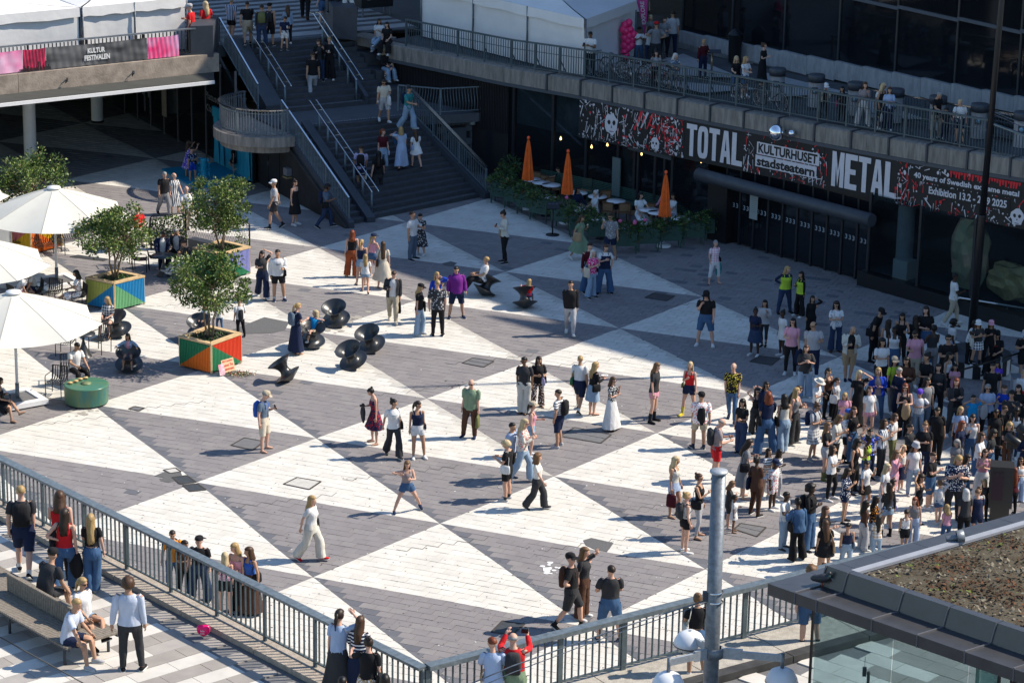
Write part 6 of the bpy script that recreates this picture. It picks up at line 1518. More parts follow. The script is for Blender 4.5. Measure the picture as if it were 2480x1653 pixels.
# pigeon on the eave
p = at(1990, 1418, ZR+.02); t = thing('pigeon', 'dark pigeon standing on the black eave of the pavilion', 'bird', p, R(-20))
bm = bmesh.new(); bmesh.ops.create_uvsphere(bm, u_segments=16, v_segments=12, radius=1)
for v in bm.verts:
 x, y, z = v.co; k = .075*(1-.35*x*x*(x < 0)); v.co = Vector((x*.14+(-.06 if x < -.6 else 0), y*k, z*k*1.05+.14+x*.03))
me = bpy.data.meshes.new('pigeon_body'); bm.to_mesh(me); bm.free(); me.materials.append(mat('pigeon_grey', (.035, .038, .045), .5, var=.4, scale=30)); [setattr(f, 'use_smooth', True) for f in me.polygons]; link('body', me, t)
MB().lathe([(.001, -.035), (.03, -.015), (.035, .01), (.02, .035), (.001, .04)], (.12, 0, .235), 12).build('head', MATS['pigeon_grey'], t); MB().tube([(.10, 0, .16), (.12, 0, .225)], [.045, .03], 8).build('neck', mat('pigeon_neck', (.03, .07, .06), .4), t)
for s_ in (-1, 1): MB().tube([(0, s_*.03, .09), (.01, s_*.03, 0)], .007, 5).build('leg', mat('pigeon_leg', (.4, .08, .05), .6), t)
MB().tube([(.15, 0, .235), (.175, 0, .228)], [.009, .003], 5).build('beak', M_black, t)
# ---- round stage, speaker, lights, barriers at the right
p = at(2360, 893, 0); t = thing('round_stage', 'round dark stage with black and white striped side around the pole', 'stage', p); r0, n = 1.12, 28
for i in range(n):
 a0, a1 = 2*math.pi*i/n, 2*math.pi*(i+1)/n; mb = MB(); mb.add([(r0*math.cos(a), r0*math.sin(a), z) for a, z in ((a0, .02), (a1, .02), (a1, .5), (a0, .5))], [(0, 1, 2, 3)]); mb.build('stripe_panel', M_whitep if i % 2 else M_bars, t)
MB().lathe([(.001, .52), (r0+.01, .52), (r0+.01, .5), (.001, .5)], n=40).build('stage_top', M_stringer, t)
t = thing('tube_barrier', 'low white tube barrier behind the striped stage', 'barrier', at(2312, 762, 0)); b0 = at(2312, 762, 0); b1 = at(2540, 800, 0)-b0
MB().tube([(0, 0, .25), (.05, 0, .55), b1.normalized()*.15+Z3*.62, b1+Z3*.62], .025, 8).build('tube', M_whitep, t)
for f in (.2, .55, .9): MB().tube([b1*f, b1*f+Z3*.62], .03, 8).build('post', M_galv, t)
p = at(2418, 1262, 0); t = thing('loudspeaker', 'tall black loudspeaker cabinet beside the pavilion roof', 'loudspeaker', p, R(-8))
MB().box((0, 0, 1.05), (.62, .55, 1.15)).build('cabinet', mat('speaker_black', (.014, .014, .015), .55), t); MB().box((0, 0, .24), (.5, .45, .47)).build('base_case', M_black, t); MB().box((-.1, -.28, 1.1), (.30, .01, .8)).build('grille', mat('grille_maroon', (.03, .012, .02), .8), t)
for x_ in (-.13, .0): MB().box((x_, -.285, 1.42), (.08, .012, .08)).build('horn', M_black, t)
def spot(label, x, y, zh):
 p = at(x, y, 0); t = thing('stage_light', label, 'stage light', p); MB().tube([(0, 0, 0), (0, 0, zh)], .03, 8).build('stand', M_black, t); MB().lathe([(.11, -.2), (.13, .2), (.001, .2)], (0, 0, zh+.15), 16, M_black, Matrix.Rotation(R(-60), 3, 'Y')).build('housing', None, t); MB().box((0, 0, zh), (.3, .05, .2)).build('yoke', M_black, t)
spot('black stage light on a stand pointing left above the crowd', 2440, 1225, 1.75); spot('smaller black stage light on a stand at the right edge', 2470, 1180, 1.5)
for k, (x0, y0, x1, y1) in enumerate(((2310, 968, 2420, 935), (2420, 935, 2520, 905))):
 t = thing('rope_barrier', ['black barrier tape between two posts below the striped stage', 'black barrier tape at the right edge beyond the stage'][k], 'barrier', at(x0, y0, 0), group='tape barriers by the stage'); o0 = at(x0, y0, 0); d = at(x1, y1, 0)-o0
 MB().tube([(0, 0, 0), (0, 0, .95)], .03, 8).build('post', M_galv, t); MB().lathe([(.17, 0), (.17, .03), (.03, .05)], n=16).build('foot', M_black, t); MB().bar((0, 0, .9), d+Z3*.9, .01, .06).build('tape', M_black, t)
p = at(2468, 965, 0); t = thing('white_crate', 'grey white box standing at the right edge behind the tape', 'box', p); MB().box((0, 0, .35), (.5, .5, .7)).build('case', mat('crate_grey', (.4, .4, .42), .6), t); MB().box((0, 0, .715), (.53, .53, .03)).build('lid', M_galv, t)
# folding speaker trunk on the street at the top
p = at(905, 38, ZU); t = thing('flight_case', 'big black flight case on the street beside the tent', 'case', p, RZS); MB().box((0, 0, .72), (1.5, .7, .62)).build('case', M_black, t)
for sx in (-1, 1):
 for sy in (-1, 1): MB().box((sx*.66, sy*.28, .22), (.06, .06, .44)).build('leg', M_galv, t)
for sx in (-.4, .4): MB().box((sx, -.36, .8), (.18, .02, .12)).build('handle', M_bright, t)
# ================================================================= PEOPLE
BONES = ['pel', 'spi', 'head', 'ual', 'fal', 'hal', 'uar', 'far', 'har', 'thl', 'shl', 'ftl', 'thr', 'shr', 'ftr']
BI = {b: i for i, b in enumerate(BONES)}
AD = np.array([.50, 0, -.866])
def V3(*a): return np.array(a, float)
def skel(bt):
 sw = {'m': .175, 'f': .155}[bt]; j = {}
 j['pel'] = (V3(0, 0, .93), V3(0, 0, 1.08)); j['spi'] = (V3(0, .0, 1.08), V3(0, .012, 1.47)); j['head'] = (V3(0, .012, 1.47), V3(0, -.01, 1.74))
 for s, k in ((1, 'l'), (-1, 'r')):
  m_ = V3(s, 1, 1); sh = V3(s*sw, .01, 1.415); el = sh+AD*m_*.285; wr = el+AD*m_*.25; ha = wr+AD*m_*.17
  j['ua'+k] = (sh, el); j['fa'+k] = (el, wr); j['ha'+k] = (wr, ha)
  hp = V3(s*.09, 0, .90); kn = V3(s*.098, -.008, .49); an = V3(s*.10, .012, .085); to = V3(s*.11, -.15, .03)
  j['th'+k] = (hp, kn); j['sh'+k] = (kn, an); j['ft'+k] = (an, to)
 return j
SK = {b: skel(b) for b in 'mf'}
TOR = {'m': [(.80, .150, .105, .01), (.88, .168, .115, .012), (.96, .165, .115, .010), (1.05, .150, .102, .0), (1.13, .148, .10, -.004), (1.23, .162, .108, -.004), (1.33, .172, .112, 0), (1.39, .166, .100, .006), (1.43, .138, .082, .01), (1.462, .092, .066, .012), (1.485, .062, .058, .012)],
 'f': [(.80, .150, .108, .012), (.88, .172, .118, .014), (.95, .165, .114, .012), (1.04, .132, .095, 0), (1.11, .122, .088, -.002), (1.20, .134, .10, -.008), (1.28, .150, .118, -.016), (1.35, .148, .102, -.004), (1.40, .140, .084, .008), (1.43, .118, .072, .01), (1.460, .080, .058, .012), (1.485, .054, .05, .012)]}
def tor(bt, z):
 T = TOR[bt]; zs = [t[0] for t in T]
 return [float(np.interp(z, zs, [t[k] for t in T])) for k in (1, 2, 3)]
LEG = {'m': [(0, .090), (.25, .084), (.8, .060), (1.0, .056), (1.25, .058), (1.7, .042), (2.0, .038)], 'f': [(0, .094), (.25, .086), (.8, .058), (1.0, .052), (1.25, .054), (1.7, .037), (2.0, .033)]}
ARM = {'m': [(0, .056), (.3, .050), (.9, .040), (1.1, .042), (1.9, .027), (2.0, .026)], 'f': [(0, .046), (.3, .041), (.9, .032), (1.1, .034), (1.9, .023), (2.0, .022)]}
def interp(T, t): return float(np.interp(t, [a for a, _ in T], [b for _, b in T]))
def ring(c, ax, r, n, r2=None, ref=None):
 ax = ax/np.linalg.norm(ax); ref = V3(0, -1, 0) if ref is None else ref
 a = np.cross(ax, ref); a /= np.linalg.norm(a); b = np.cross(a, ax); r2 = r2 or r
 return [c+a*math.cos(t)*r+b*math.sin(t)*r2 for t in [2*math.pi*k/n for k in range(n)]]
class PM:
 """part mesh in rest pose with weights limited to some bones"""
 def __init__(s): s.v = []; s.f = []; s.m = []; s.w = []
 def loft(s, rings, wfn, mi=0, cap0=False, cap1=False):
  n = len(rings[0]); o = len(s.v)
  for r in rings:
   for p in r: s.v.append(p); s.w.append(wfn(p))
  for i in range(len(rings)-1):
   for k in range(n): k2 = (k+1) % n; s.f.append((o+i*n+k, o+i*n+k2, o+(i+1)*n+k2, o+(i+1)*n+k)); s.m.append(mi)
  if cap0: s.f.append(tuple(o+k for k in range(n))[::-1]); s.m.append(mi)
  if cap1: s.f.append(tuple(o+(len(rings)-1)*n+k for k in range(n))); s.m.append(mi)
  return s
 def raw(s, vs, fs, wfn, mi=0):
  o = len(s.v)
  for p in vs: p = np.array(p, float); s.v.append(p); s.w.append(wfn(p))
  for f in fs: s.f.append(tuple(i+o for i in f)); s.m.append(mi)
  return s
 def fin(s):
  V = np.array(s.v); W = np.zeros((len(V), len(BONES)))
  for i, w_ in enumerate(s.w):
   for b, x in w_.items(): W[i, BI[b]] = x
  W /= W.sum(1, keepdims=True); return V, s.f, np.array(s.m), W
def sm(x, a, b):
 t = min(max((x-a)/(b-a), 0), 1); return t*t*(3-2*t)
def w_torso(p):
 a = sm(p[2], 1.0, 1.2); return {'pel': 1-a+1e-6, 'spi': a}
def w_low(k):
 def f(p): a = sm(p[2], .86, .99); return {'pel': a+1e-6, 'th'+k: (1-a)*sm(p[2], .45, .53)+1e-6, 'sh'+k: (1-a)*(1-sm(p[2], .45, .53))}
 return f
def w_skirt(p):
 a = sm(p[2], .80, 1.02); x = sm(p[0], -.10, .10); z = sm(p[2], .25, .55)
 return {'pel': a+1e-6+.25*(1-a), 'thl': (1-a)*x*(.35+.65*z), 'thr': (1-a)*(1-x)*(.35+.65*z), 'shl': (1-a)*x*(1-z)*.65, 'shr': (1-a)*(1-x)*(1-z)*.65}
def w_arm(bt, k):
 j = SK[bt]; s = 1 if k == 'l' else -1; sh = j['ua'+k][0]; d = AD*V3(s, 1, 1)
 def f(p):
  t = float((p-sh) @ d); a = sm(t, -.02, .05); b = sm(t, .25, .32); c = sm(t, .52, .55)
  return {'spi': (1-a)+1e-6, 'ua'+k: a*(1-b), 'fa'+k: b*(1-c), 'ha'+k: c}
 return f
def w_head(p):
 a = sm(p[2], 1.455, 1.52); return {'spi': 1-a+1e-6, 'head': a}
def w_one(b): return lambda p: {b: 1.0}
# ---- the continuous body, grown once per build from tapered volumes and voxel-fused
def cap_mesh(mb, a, b, r0, r1, n=14):
 a, b = Vector(a), Vector(b); d = (b-a).normalized(); pts = []; rs = []
 for t in (-1, -.85, -.5, 0): pts.append(a+d*r0*t); rs.append(max(1e-3, r0*math.sqrt(max(0, 1-t*t))))
 for t in (0, .5, .85, 1): pts.append(b+d*r1*t); rs.append(max(1e-3, r1*math.sqrt(max(0, 1-t*t))))
 mb.tube(pts, rs, n)
def ell(mb, c, r, n=18):
 mb.lathe([(math.sin(math.pi*i/12), -math.cos(math.pi*i/12)) for i in range(13)], c, n, None, Matrix.Diagonal((r[0], r[1], r[2])))
def make_body(bt, target):
 mb = MB(); j = SK[bt]; T = TOR[bt]
 rings = [[(c_[1]*math.cos(t)*.97, c_[3]+c_[2]*math.sin(t)*.97, c_[0]) for t in [2*math.pi*k/20 for k in range(20)]] for c_ in T]
 vs = [p for r in rings for p in r]; n = 20
 mb.add(vs, [(i*n+k, i*n+(k+1) % n, (i+1)*n+(k+1) % n, (i+1)*n+k) for i in range(len(T)-1) for k in range(n)]+[tuple(range(n))[::-1], tuple((len(T)-1)*n+k for k in range(n))])
 nk = .050 if bt == 'm' else .042
 cap_mesh(mb, (0, .012, 1.44), (0, .002, 1.56), nk+.006, nk)
 ell(mb, (0, .008, 1.655), (.072, .093, .088)); ell(mb, (0, -.018, 1.600), (.056, .068, .062)); ell(mb, (0, -.052, 1.555), (.028, .022, .020))
 cap_mesh(mb, (0, -.083, 1.645), (0, -.104, 1.608), .008, .013, 8); ell(mb, (0, -.082, 1.660), (.045, .012, .010), 10)
 for s in (-1, 1): ell(mb, (s*.076, .012, 1.625), (.010, .018, .028), 8); ell(mb, (s*.04, -.062, 1.615), (.02, .018, .02), 8)
 for k, s in (('l', 1), ('r', -1)):
  m_ = V3(s, 1, 1); sh, el = j['ua'+k]; wr = j['fa'+k][1]; A = ARM[bt]
  cap_mesh(mb, sh, sh+(el-sh)*.5, interp(A, .0), interp(A, .5)); cap_mesh(mb, sh+(el-sh)*.5, el, interp(A, .5), interp(A, .95))
  cap_mesh(mb, el, el+(wr-el)*.35, interp(A, 1.0), interp(A, 1.2)); cap_mesh(mb, el+(wr-el)*.35, wr, interp(A, 1.2), interp(A, 2.0))
  d = AD*m_; pc = wr+d*.045
  ell(mb, tuple(pc), (.030, .040, .048), 12)
  hp, kn = j['th'+k]; an = j['sh'+k][1]; to = j['ft'+k][1]; L = LEG[bt]
  cap_mesh(mb, hp, hp+(kn-hp)*.5, interp(L, 0), interp(L, .5)); cap_mesh(mb, hp+(kn-hp)*.5, kn, interp(L, .5), interp(L, 1))
  cap_mesh(mb, kn, kn+(an-kn)*.35+V3(0, .012, 0), interp(L, 1), interp(L, 1.3)); cap_mesh(mb, kn+(an-kn)*.35+V3(0, .012, 0), an, interp(L, 1.3), interp(L, 2))
  cap_mesh(mb, an+V3(0, .02, -.04), an+V3(0, -.06, -.045), .036, .036); cap_mesh(mb, an+V3(0, -.06, -.045), an+V3(s*.01, -.15, -.055), .038, .026)
  if bt == 'f': ell(mb, (s*.062, -.075, 1.27), (.058, .052, .056), 12)
 me = mb.mesh('b'); ob = bpy.data.objects.new('b', me); col.objects.link(ob)
 md = ob.modifiers.new('r', 'REMESH'); md.mode = 'VOXEL'; md.voxel_size = .0125
 md = ob.modifiers.new('s', 'SMOOTH'); md.factor = .5; md.iterations = 5
 dg = bpy.context.evaluated_depsgraph_get(); me2 = bpy.data.meshes.new_from_object(ob.evaluated_get(dg))
 ob.modifiers.clear(); ob.data = me2; md = ob.modifiers.new('d', 'DECIMATE'); md.ratio = min(1, target/(2*len(me2.polygons)))
 dg = bpy.context.evaluated_depsgraph_get(); me3 = bpy.data.meshes.new_from_object(ob.evaluated_get(dg))
 V = np.array([v.co[:] for v in me3.vertices]); F_ = [tuple(p.vertices) for p in me3.polygons]
 bpy.data.objects.remove(ob)
 for q in (me, me2, me3): bpy.data.meshes.remove(q)
 P_ = PM()
 def wf(p):
  x, z = p[0], p[2]; k = 'l' if x > 0 else 'r'; s = 1 if x > 0 else -1; sh = j['ua'+k][0]; d = AD*V3(s, 1, 1); t = float((p-sh) @ d); perp = np.linalg.norm(p-sh-d*t)
  if z > 1.49 and abs(x) < .12: return w_head(p)
  if t > -.01 and perp < .085 and abs(x) > .115 and t < .8: return w_arm(bt, k)(p)
  if z > 1.46: return w_head(p)
  if z > .93: return w_torso(p)
  if z < .12:
   a = sm(z, .07, .12); return {'ft'+k: 1-a+1e-6, 'sh'+k: a}
  w_ = w_low(k)(p); c = sm(abs(x), 0, .05)
  if z > .78: o_ = 'r' if k == 'l' else 'l'; w_ = dict(w_); w_['th'+o_] = w_.get('th'+k, 0)*(1-c)*.5
  return w_
 P_.raw(V, F_, wf)
 # fingers rooted in the palm, unequal and slightly curled; thumb from the side of the palm
 for k, s in (('l', 1), ('r', -1)):
  wr = j['fa'+k][1]; d = AD*V3(s, 1, 1); inw = V3(-s*.866, 0, -.5); fr = V3(0, -1, 0)
  for q, (off_, ln) in enumerate(((-.028, .062), (-.009, .074), (.010, .070), (.027, .055))):
   b0_ = wr+d*.060-fr*off_; p1 = b0_+d*(.02+ln*.45); p2 = p1+(d*.8+inw*.6)*ln*.45; rr_ = .0095
   P_.loft([ring(b0_, d, rr_, 5), ring(p1, d, rr_, 5), ring(p2, d+inw, rr_*.75, 5)], w_one('ha'+k), cap1=True)
  b0_ = wr+d*.022+fr*.024; p1 = b0_+fr*.026+d*.026+inw*.01; p2 = p1+d*.032+inw*.012
  P_.loft([ring(b0_, fr+d, .013, 5, ref=inw), ring(p1, fr+d, .011, 5, ref=inw), ring(p2, d, .008, 5, ref=inw)], w_one('ha'+k), cap1=True)
 for s in (-1, 1):   # eyes and brows, mouth
  P_.raw([(s*.030+a*.012, -.0915+abs(a)*.004, 1.637+b*.0055) for a, b in ((-1, 0), (0, -1), (1, 0), (0, 1))], [(0, 1, 2, 3)], w_one('head'), 1)
  P_.raw([(s*.031+a*.017, -.0935+.004*abs(a), 1.655+b*.003) for a, b in ((-1, -1), (1, -1), (1, 1), (-1, 1))], [(0, 1, 2, 3)], w_one('head'), 2)
 P_.raw([(a*.021, -.0935+.006*abs(a), 1.581+b*.0045) for a, b in ((-1, 0), (0, -1), (1, 0), (0, 1))], [(0, 1, 2, 3)], w_one('head'), 3)
 return P_.fin()
BODY = {b: make_body(b, 2300) for b in 'mf'}
ZC = {b: np.array([BODY[b][0][list(f)].mean(0) for f in BODY[b][1]]) for b in 'mf'}
def torso_rings(bt, z0, z1, off, n=20, nz=9, flare=0.0, wob=.0, narrow=None, gap=None):
 rg = []
 for i in range(nz+1):
  z = z0+(z1-z0)*i/nz; hx, hy, cy = tor(bt, z); o = off+flare*max(0, (1.05-z)/.25); o *= 1 if z < 1.42 else max(.35, 1-(z-1.42)*9)
  if z < 1.2: w1, w2, _ = tor(bt, 1.25); hx = max(hx, w1*.93); hy = max(hy, w2*.92) if off > .014 else hy
  r = []
  for k in range(n):
   t = 2*math.pi*k/n; q = 1+wob*math.sin(t*5+i*1.3)
   r.append(V3(math.cos(t)*(hx+o)*q, cy+math.sin(t)*(hy+o*1.1)*q, z))
  rg.append(r)
 return rg
GC = {}
def garment(kind, bt, **kw):
 key = (kind, bt, tuple(sorted(kw.items())))
 if key in GC: return GC[key]
 j = SK[bt]; P_ = PM()
 def sleeves(frac, off_, end=1.0):
  if frac <= 0: return
  for k, s in (('l', 1), ('r', -1)):
   sh = j['ua'+k][0]; d = AD*V3(s, 1, 1); tot = .535*frac; rg = []; m_ = max(4, int(frac*9))
   for i in range(m_+1):
    t = -.05+(tot+.05)*i/m_; tt = max(0, t)/.285 if t < .285 else 1+(t-.285)/.25
    r_ = (interp(ARM[bt], min(2, tt))+off_)*(1 if i > 1 else (.62, .9)[i])+(.006*end*i/m_ if frac < .6 else 0); wv = 1+.05*math.sin(i*2.1)*(frac > .6)
    rg.append(ring(sh+d*t, d, r_*wv, 10))
   P_.loft(rg, w_arm(bt, k))
 def legs(frac, off_, flare=0.0):
  P_.loft([[V3(math.cos(t)*(tor(bt, z)[0]+off_*.8), tor(bt, z)[2]+math.sin(t)*(tor(bt, z)[1]+off_*.8), z) for t in [2*math.pi*k/20 for k in range(20)]] for z in (1.035, .99, .93, .88, .83, .785)], lambda p: {'pel': 1.0} if p[2] > .9 else {'pel': .6, 'thl': .4*sm(p[0], -.1, .1)+1e-6, 'thr': .4*(1-sm(p[0], -.1, .1))})
  for k, s in (('l', 1), ('r', -1)):
   hp, kn = j['th'+k]; an = j['sh'+k][1]; rg = []; m_ = max(6, int(frac*13))
   for i in range(m_+1):
    t = frac*2*i/m_; c = hp+(kn-hp)*t if t < 1 else kn+(an-kn)*(t-1)*1.04
    if t > 1: c = c+V3(0, .010*math.sin(math.pi*(t-1)), 0)
    r_ = interp(LEG[bt], t)+off_+flare*max(0, t-.5)/1.5; r_ *= 1+.035*math.sin(i*2.3+s); rg.append(ring(c, V3(0, 0, -1), r_, 12))
   P_.loft(rg, w_low(k))
 if kind in ('tee', 'crop', 'long', 'shirt', 'jersey', 'sweater'):
  hem = {'tee': .90, 'crop': 1.07, 'long': .90, 'shirt': .86, 'jersey': .84, 'sweater': .89}[kind]; of = {'tee': .017, 'crop': .013, 'long': .014, 'shirt': .022, 'jersey': .034, 'sweater': .034}[kind]
  P_.loft(torso_rings(bt, hem, 1.475, of, wob=.018), w_torso); sleeves({'tee': .34, 'crop': .30, 'long': .97, 'shirt': kw.get('sl', .42), 'jersey': .45, 'sweater': .97}[kind], of*.9)
 elif kind in ('tank', 'tube'):
  P_.loft(torso_rings(bt, kw.get('hem', .98), 1.375 if kind == 'tank' else 1.34, .009 if 'hem' not in kw else .030, wob=.01), w_torso)
  if kind == 'tank':
   for s in (1, -1):
    vs = [];
    for t in np.linspace(0, 1, 7):
     a = math.pi*(t); z = 1.36+.115*math.sin(a)*1.0; y = -.085*math.cos(a)*(1 if bt == 'f' else 1.1)+.01; x = s*(.085-.01*math.sin(a)); hx = .019
     z = min(z, 1.462); vs += [(x-hx, y-.012*math.cos(a), z), (x+hx, y-.012*math.cos(a), z-.008)]
    P_.raw(vs, [(2*i, 2*i+1, 2*i+3, 2*i+2) for i in range(6)], w_torso)
 elif kind in ('jacket', 'hoodie'):
  rg = torso_rings(bt, .86, 1.475, .036, n=24, wob=.02)
  if kind == 'jacket':        # open front: leave out the strip round the front centre
   n = 24; o = 0; keep = [k for k in range(24) if abs(((k/24*360-270+180) % 360)-180) > 22]
   order = sorted(keep, key=lambda k: (k/24*360-270) % 360); vs = [r[k] for r in rg for k in order]; m_ = len(order)
   P_.raw(vs, [(i*m_+k, i*m_+k+1, (i+1)*m_+k+1, (i+1)*m_+k) for i in range(len(rg)-1) for k in range(m_-1)], w_torso)
  else:
   P_.loft(rg, w_torso); P_.loft([[V3(math.cos(t)*r_, .03+math.sin(t)*r_*.8, z) for t in [2*math.pi*k/14 for k in range(14)]] for z, r_ in ((1.44, .10), (1.48, .105), (1.53, .09))], w_torso)
  sleeves(.96, .026)
 elif kind in ('trousers', 'slim', 'wide', 'flare', 'leggings', 'shorts', 'capri', 'mini', 'bermuda'):
  a = {'trousers': (1.0, .020, .0), 'slim': (.97, .010, 0), 'wide': (1.0, .030, .035), 'flare': (1.0, .010, .045), 'leggings': (.95, .004, 0), 'shorts': (.34, .024, 0), 'mini': (.20, .018, 0), 'bermuda': (.48, .030, 0), 'capri': (.74, .018, .004)}[kind]
  legs(a[0], a[1], a[2]*1.5)
 if kind in ('skirt', 'dress', 'maxi', 'minidress', 'sundress', 'miniskirt', 'longskirt', 'strapdress', 'tiered', 'widedress'):
  hem = {'skirt': .52, 'dress': .40, 'maxi': .13, 'minidress': .66, 'sundress': .50, 'miniskirt': .68, 'longskirt': .10, 'strapdress': .45, 'tiered': .62, 'widedress': .34}[kind]; fl = {'skirt': .06, 'dress': .10, 'maxi': .10, 'minidress': .07, 'sundress': .12, 'miniskirt': .045, 'longskirt': .13, 'strapdress': .09, 'tiered': .16, 'widedress': .17}[kind]
  rg = []; n = 28; m_ = 9
  for i in range(m_+1):
   f = i/m_; z = 1.06+(hem-1.06)*f; hx, hy, cy = tor(bt, max(z, .88)); o = .012+fl*f**1.2; rp = .03*f*(1.6 if fl > .09 else 1)
   rg.append([V3(math.cos(t)*(hx+o)*(1+rp*math.sin(t*9)), cy+math.sin(t)*(hy+o)*(1+rp*math.sin(t*9+1)), z) for t in [2*math.pi*k/n for k in range(n)]])
  P_.loft(rg, w_skirt)
  if kind in ('dress', 'maxi', 'minidress', 'sundress', 'strapdress', 'widedress'):
   P_.loft(torso_rings(bt, 1.04, {'sundress': 1.375, 'strapdress': 1.34}.get(kind, 1.47), .013, wob=.012), w_torso)
   if kind not in ('sundress', 'strapdress'): sleeves(.30, .020)
 if kind == 'shoe' or kind == 'boot' or kind == 'sandal' or kind == 'sock':
  for k, s in (('l', 1), ('r', -1)):
   an = j['sh'+k][1]; to = V3(s*.012, 0, 0); ww = w_one('ft'+k); hb_ = an[2]
   if kind == 'sandal':
    for z0, z1 in ((-.083, -.068),):
     P_.loft([[an+V3(s*.006*(1-y*4)+math.copysign(1, c)*0+c*w2, y, z) for c, y, w2 in [(math.cos(t), -.055-.105*math.sin(t)*1.15, .040) for t in [2*math.pi*q/12 for q in range(12)]]] for z in (z0, z1)], ww, cap0=True, cap1=True)
    for y in (-.10, -.01): P_.loft([ring(an+V3(0, y, -.045+(.0 if y < -.05 else .015)), V3(0, 1, 0), .042 if y < -.05 else .040, 8), ring(an+V3(0, y+.022, -.045+(.0 if y < -.05 else .018)), V3(0, 1, 0), .042, 8)], ww)
    continue
   if kind == 'sock':
    P_.loft([ring(an+V3(0, 0, z), V3(0, 0, -1), r_, 10) for z, r_ in ((kw.get('h', .09), .046), (.03, .042), (-.02, .044))], lambda p: {'sh'+k: 1.0}); continue
   secs = [(.062, .030, -.048, .030), (.045, .036, -.040, .044), (0, .040, -.034, .050), (-.05, .041, -.042, .042), (-.11, .045, -.052, .033), (-.16, .042, -.056, .027), (-.19, .026, -.060, .020)]
   P_.loft([[an+V3(s*.10*max(0, -y)*.12, 0, 0)+V3(math.cos(t)*w2, y, max(zc+math.sin(t)*h2, -.084)) for t in [2*math.pi*q/10 for q in range(10)]] for y, w2, zc, h2 in secs], ww, 0, True, True)
   if kw.get('sole', 1): P_.loft([[an+V3(s*.10*max(0, -y)*.12+sx*(w2+.004), y, z) for y, w2, sx in [(q[0], q[1], -1) for q in secs]+[(q[0], q[1], 1) for q in secs[::-1]]] for z in (-.087, -.070)], ww, 1, True, True)
   if kind == 'boot': P_.loft([ring(an+V3(0, .005, z), V3(0, 0, -1), r_, 10) for z, r_ in ((.20, .055), (.08, .050), (-.03, .048))], lambda p: {'sh'+k: 1.0} if p[2] > .09 else {'ft'+k: 1.0})
 GC[key] = P_.fin(); return GC[key]
HC = np.array([0, .006, 1.655])
def hair_mesh(style, bt):
 key = ('hair', style, bt)
 if key in GC: return GC[key]
 P_ = PM(); n, m_ = 18, 11; R_ = {'afro': 1.42, 'curly': 1.30, 'short': 1.03, 'buzz': 1.0, 'hood': 1.25}.get(style, 1.07); r_ = random.Random(len(style))
 vs = []
 for i in range(m_+1):
  ph = math.pi*i/m_*.94
  for k in range(n):
   t = 2*math.pi*k/n; d = V3(math.sin(ph)*math.cos(t), math.sin(ph)*math.sin(t), math.cos(ph)); s_ = R_
   front = d[1] < -.30
   cutz = -.25 if style in ('short', 'buzz', 'bald') else -.55
   side = d[2] < (.42 if front else (.05 if d[1] < .1 and style in ('short', 'buzz') else cutz))
   if style == 'hood': side = d[1] < -.55 and d[2] < .55
   if side: s_ = .84
   elif style in ('curly', 'afro'): s_ *= 1+r_.uniform(-.07, .07)
   if style == 'bald' and d[2] > .25: s_ = .84
   vs.append(HC+d*V3(.080, .101, .098)*s_)
 P_.raw(vs, [(i*n+k, i*n+(k+1) % n, (i+1)*n+(k+1) % n, (i+1)*n+k) for i in range(m_) for k in range(n)], w_one('head'))
 ln = {'long': .30, 'longer': .42, 'bob': .13, 'mid': .20, 'curly': .10 if bt == 'f' else 0, 'hijab': .26, 'hood': .16}.get(style, 0)
 if ln:
  rg = []; q_ = 15; w2 = .10 if style == 'curly' else .084
  for i in range(7):
   f = i/6; z = 1.665-(ln+.10)*f; back = .022*f+(.022 if z < 1.47 else 0); row = []
   for k in range(q_):
    a = R(-28+236*k/(q_-1)); wv = 1+.09*math.sin(k*2.4+i*1.1)*f; ww = w2*(1.02+.16*math.sin(f*2.6)*(1 if ln < .25 else .8)-.22*f*f*(ln > .25))
    row.append(V3(math.cos(a)*ww*wv, .012+back+math.sin(a)*(.092+.015*f)*wv*(1 if i < 6 else .8), z+r_.uniform(-.035, .02)*(i == 6)))
   for k in range(q_-1, -1, -1):
    p = row[k]; row.append(V3(p[0]*.80, .02+back+(p[1]-.012-back)*.74, p[2]))
   rg.append(row)
  P_.loft(rg, lambda p: {'head': sm(p[2], 1.30, 1.50)+1e-6, 'spi': 1-sm(p[2], 1.30, 1.50)}, cap1=True)
 if style == 'pony': P_.loft([ring(HC+V3(0, .09+.045*math.sin(f*2.2), .04-.30*f), V3(0, .3, -1), .012+.026*math.sin(min(1, f*1.1+.12)*math.pi), 8) for f in np.linspace(0, 1, 7)], lambda p: {'head': 1.0}, cap0=True, cap1=True)
 if style == 'bun':
  c = HC+V3(0, .075, .085); P_.raw([c+V3(math.sin(a)*math.cos(b), math.sin(a)*math.sin(b), math.cos(a))*.038 for a in np.linspace(.01, math.pi-.01, 6) for b in np.linspace(0, 2*math.pi, 9)[:-1]], [(i*8+k, i*8+(k+1) % 8, (i+1)*8+(k+1) % 8, (i+1)*8+k) for i in range(5) for k in range(8)], w_one('head'))
 GC[key] = P_.fin(); return GC[key]
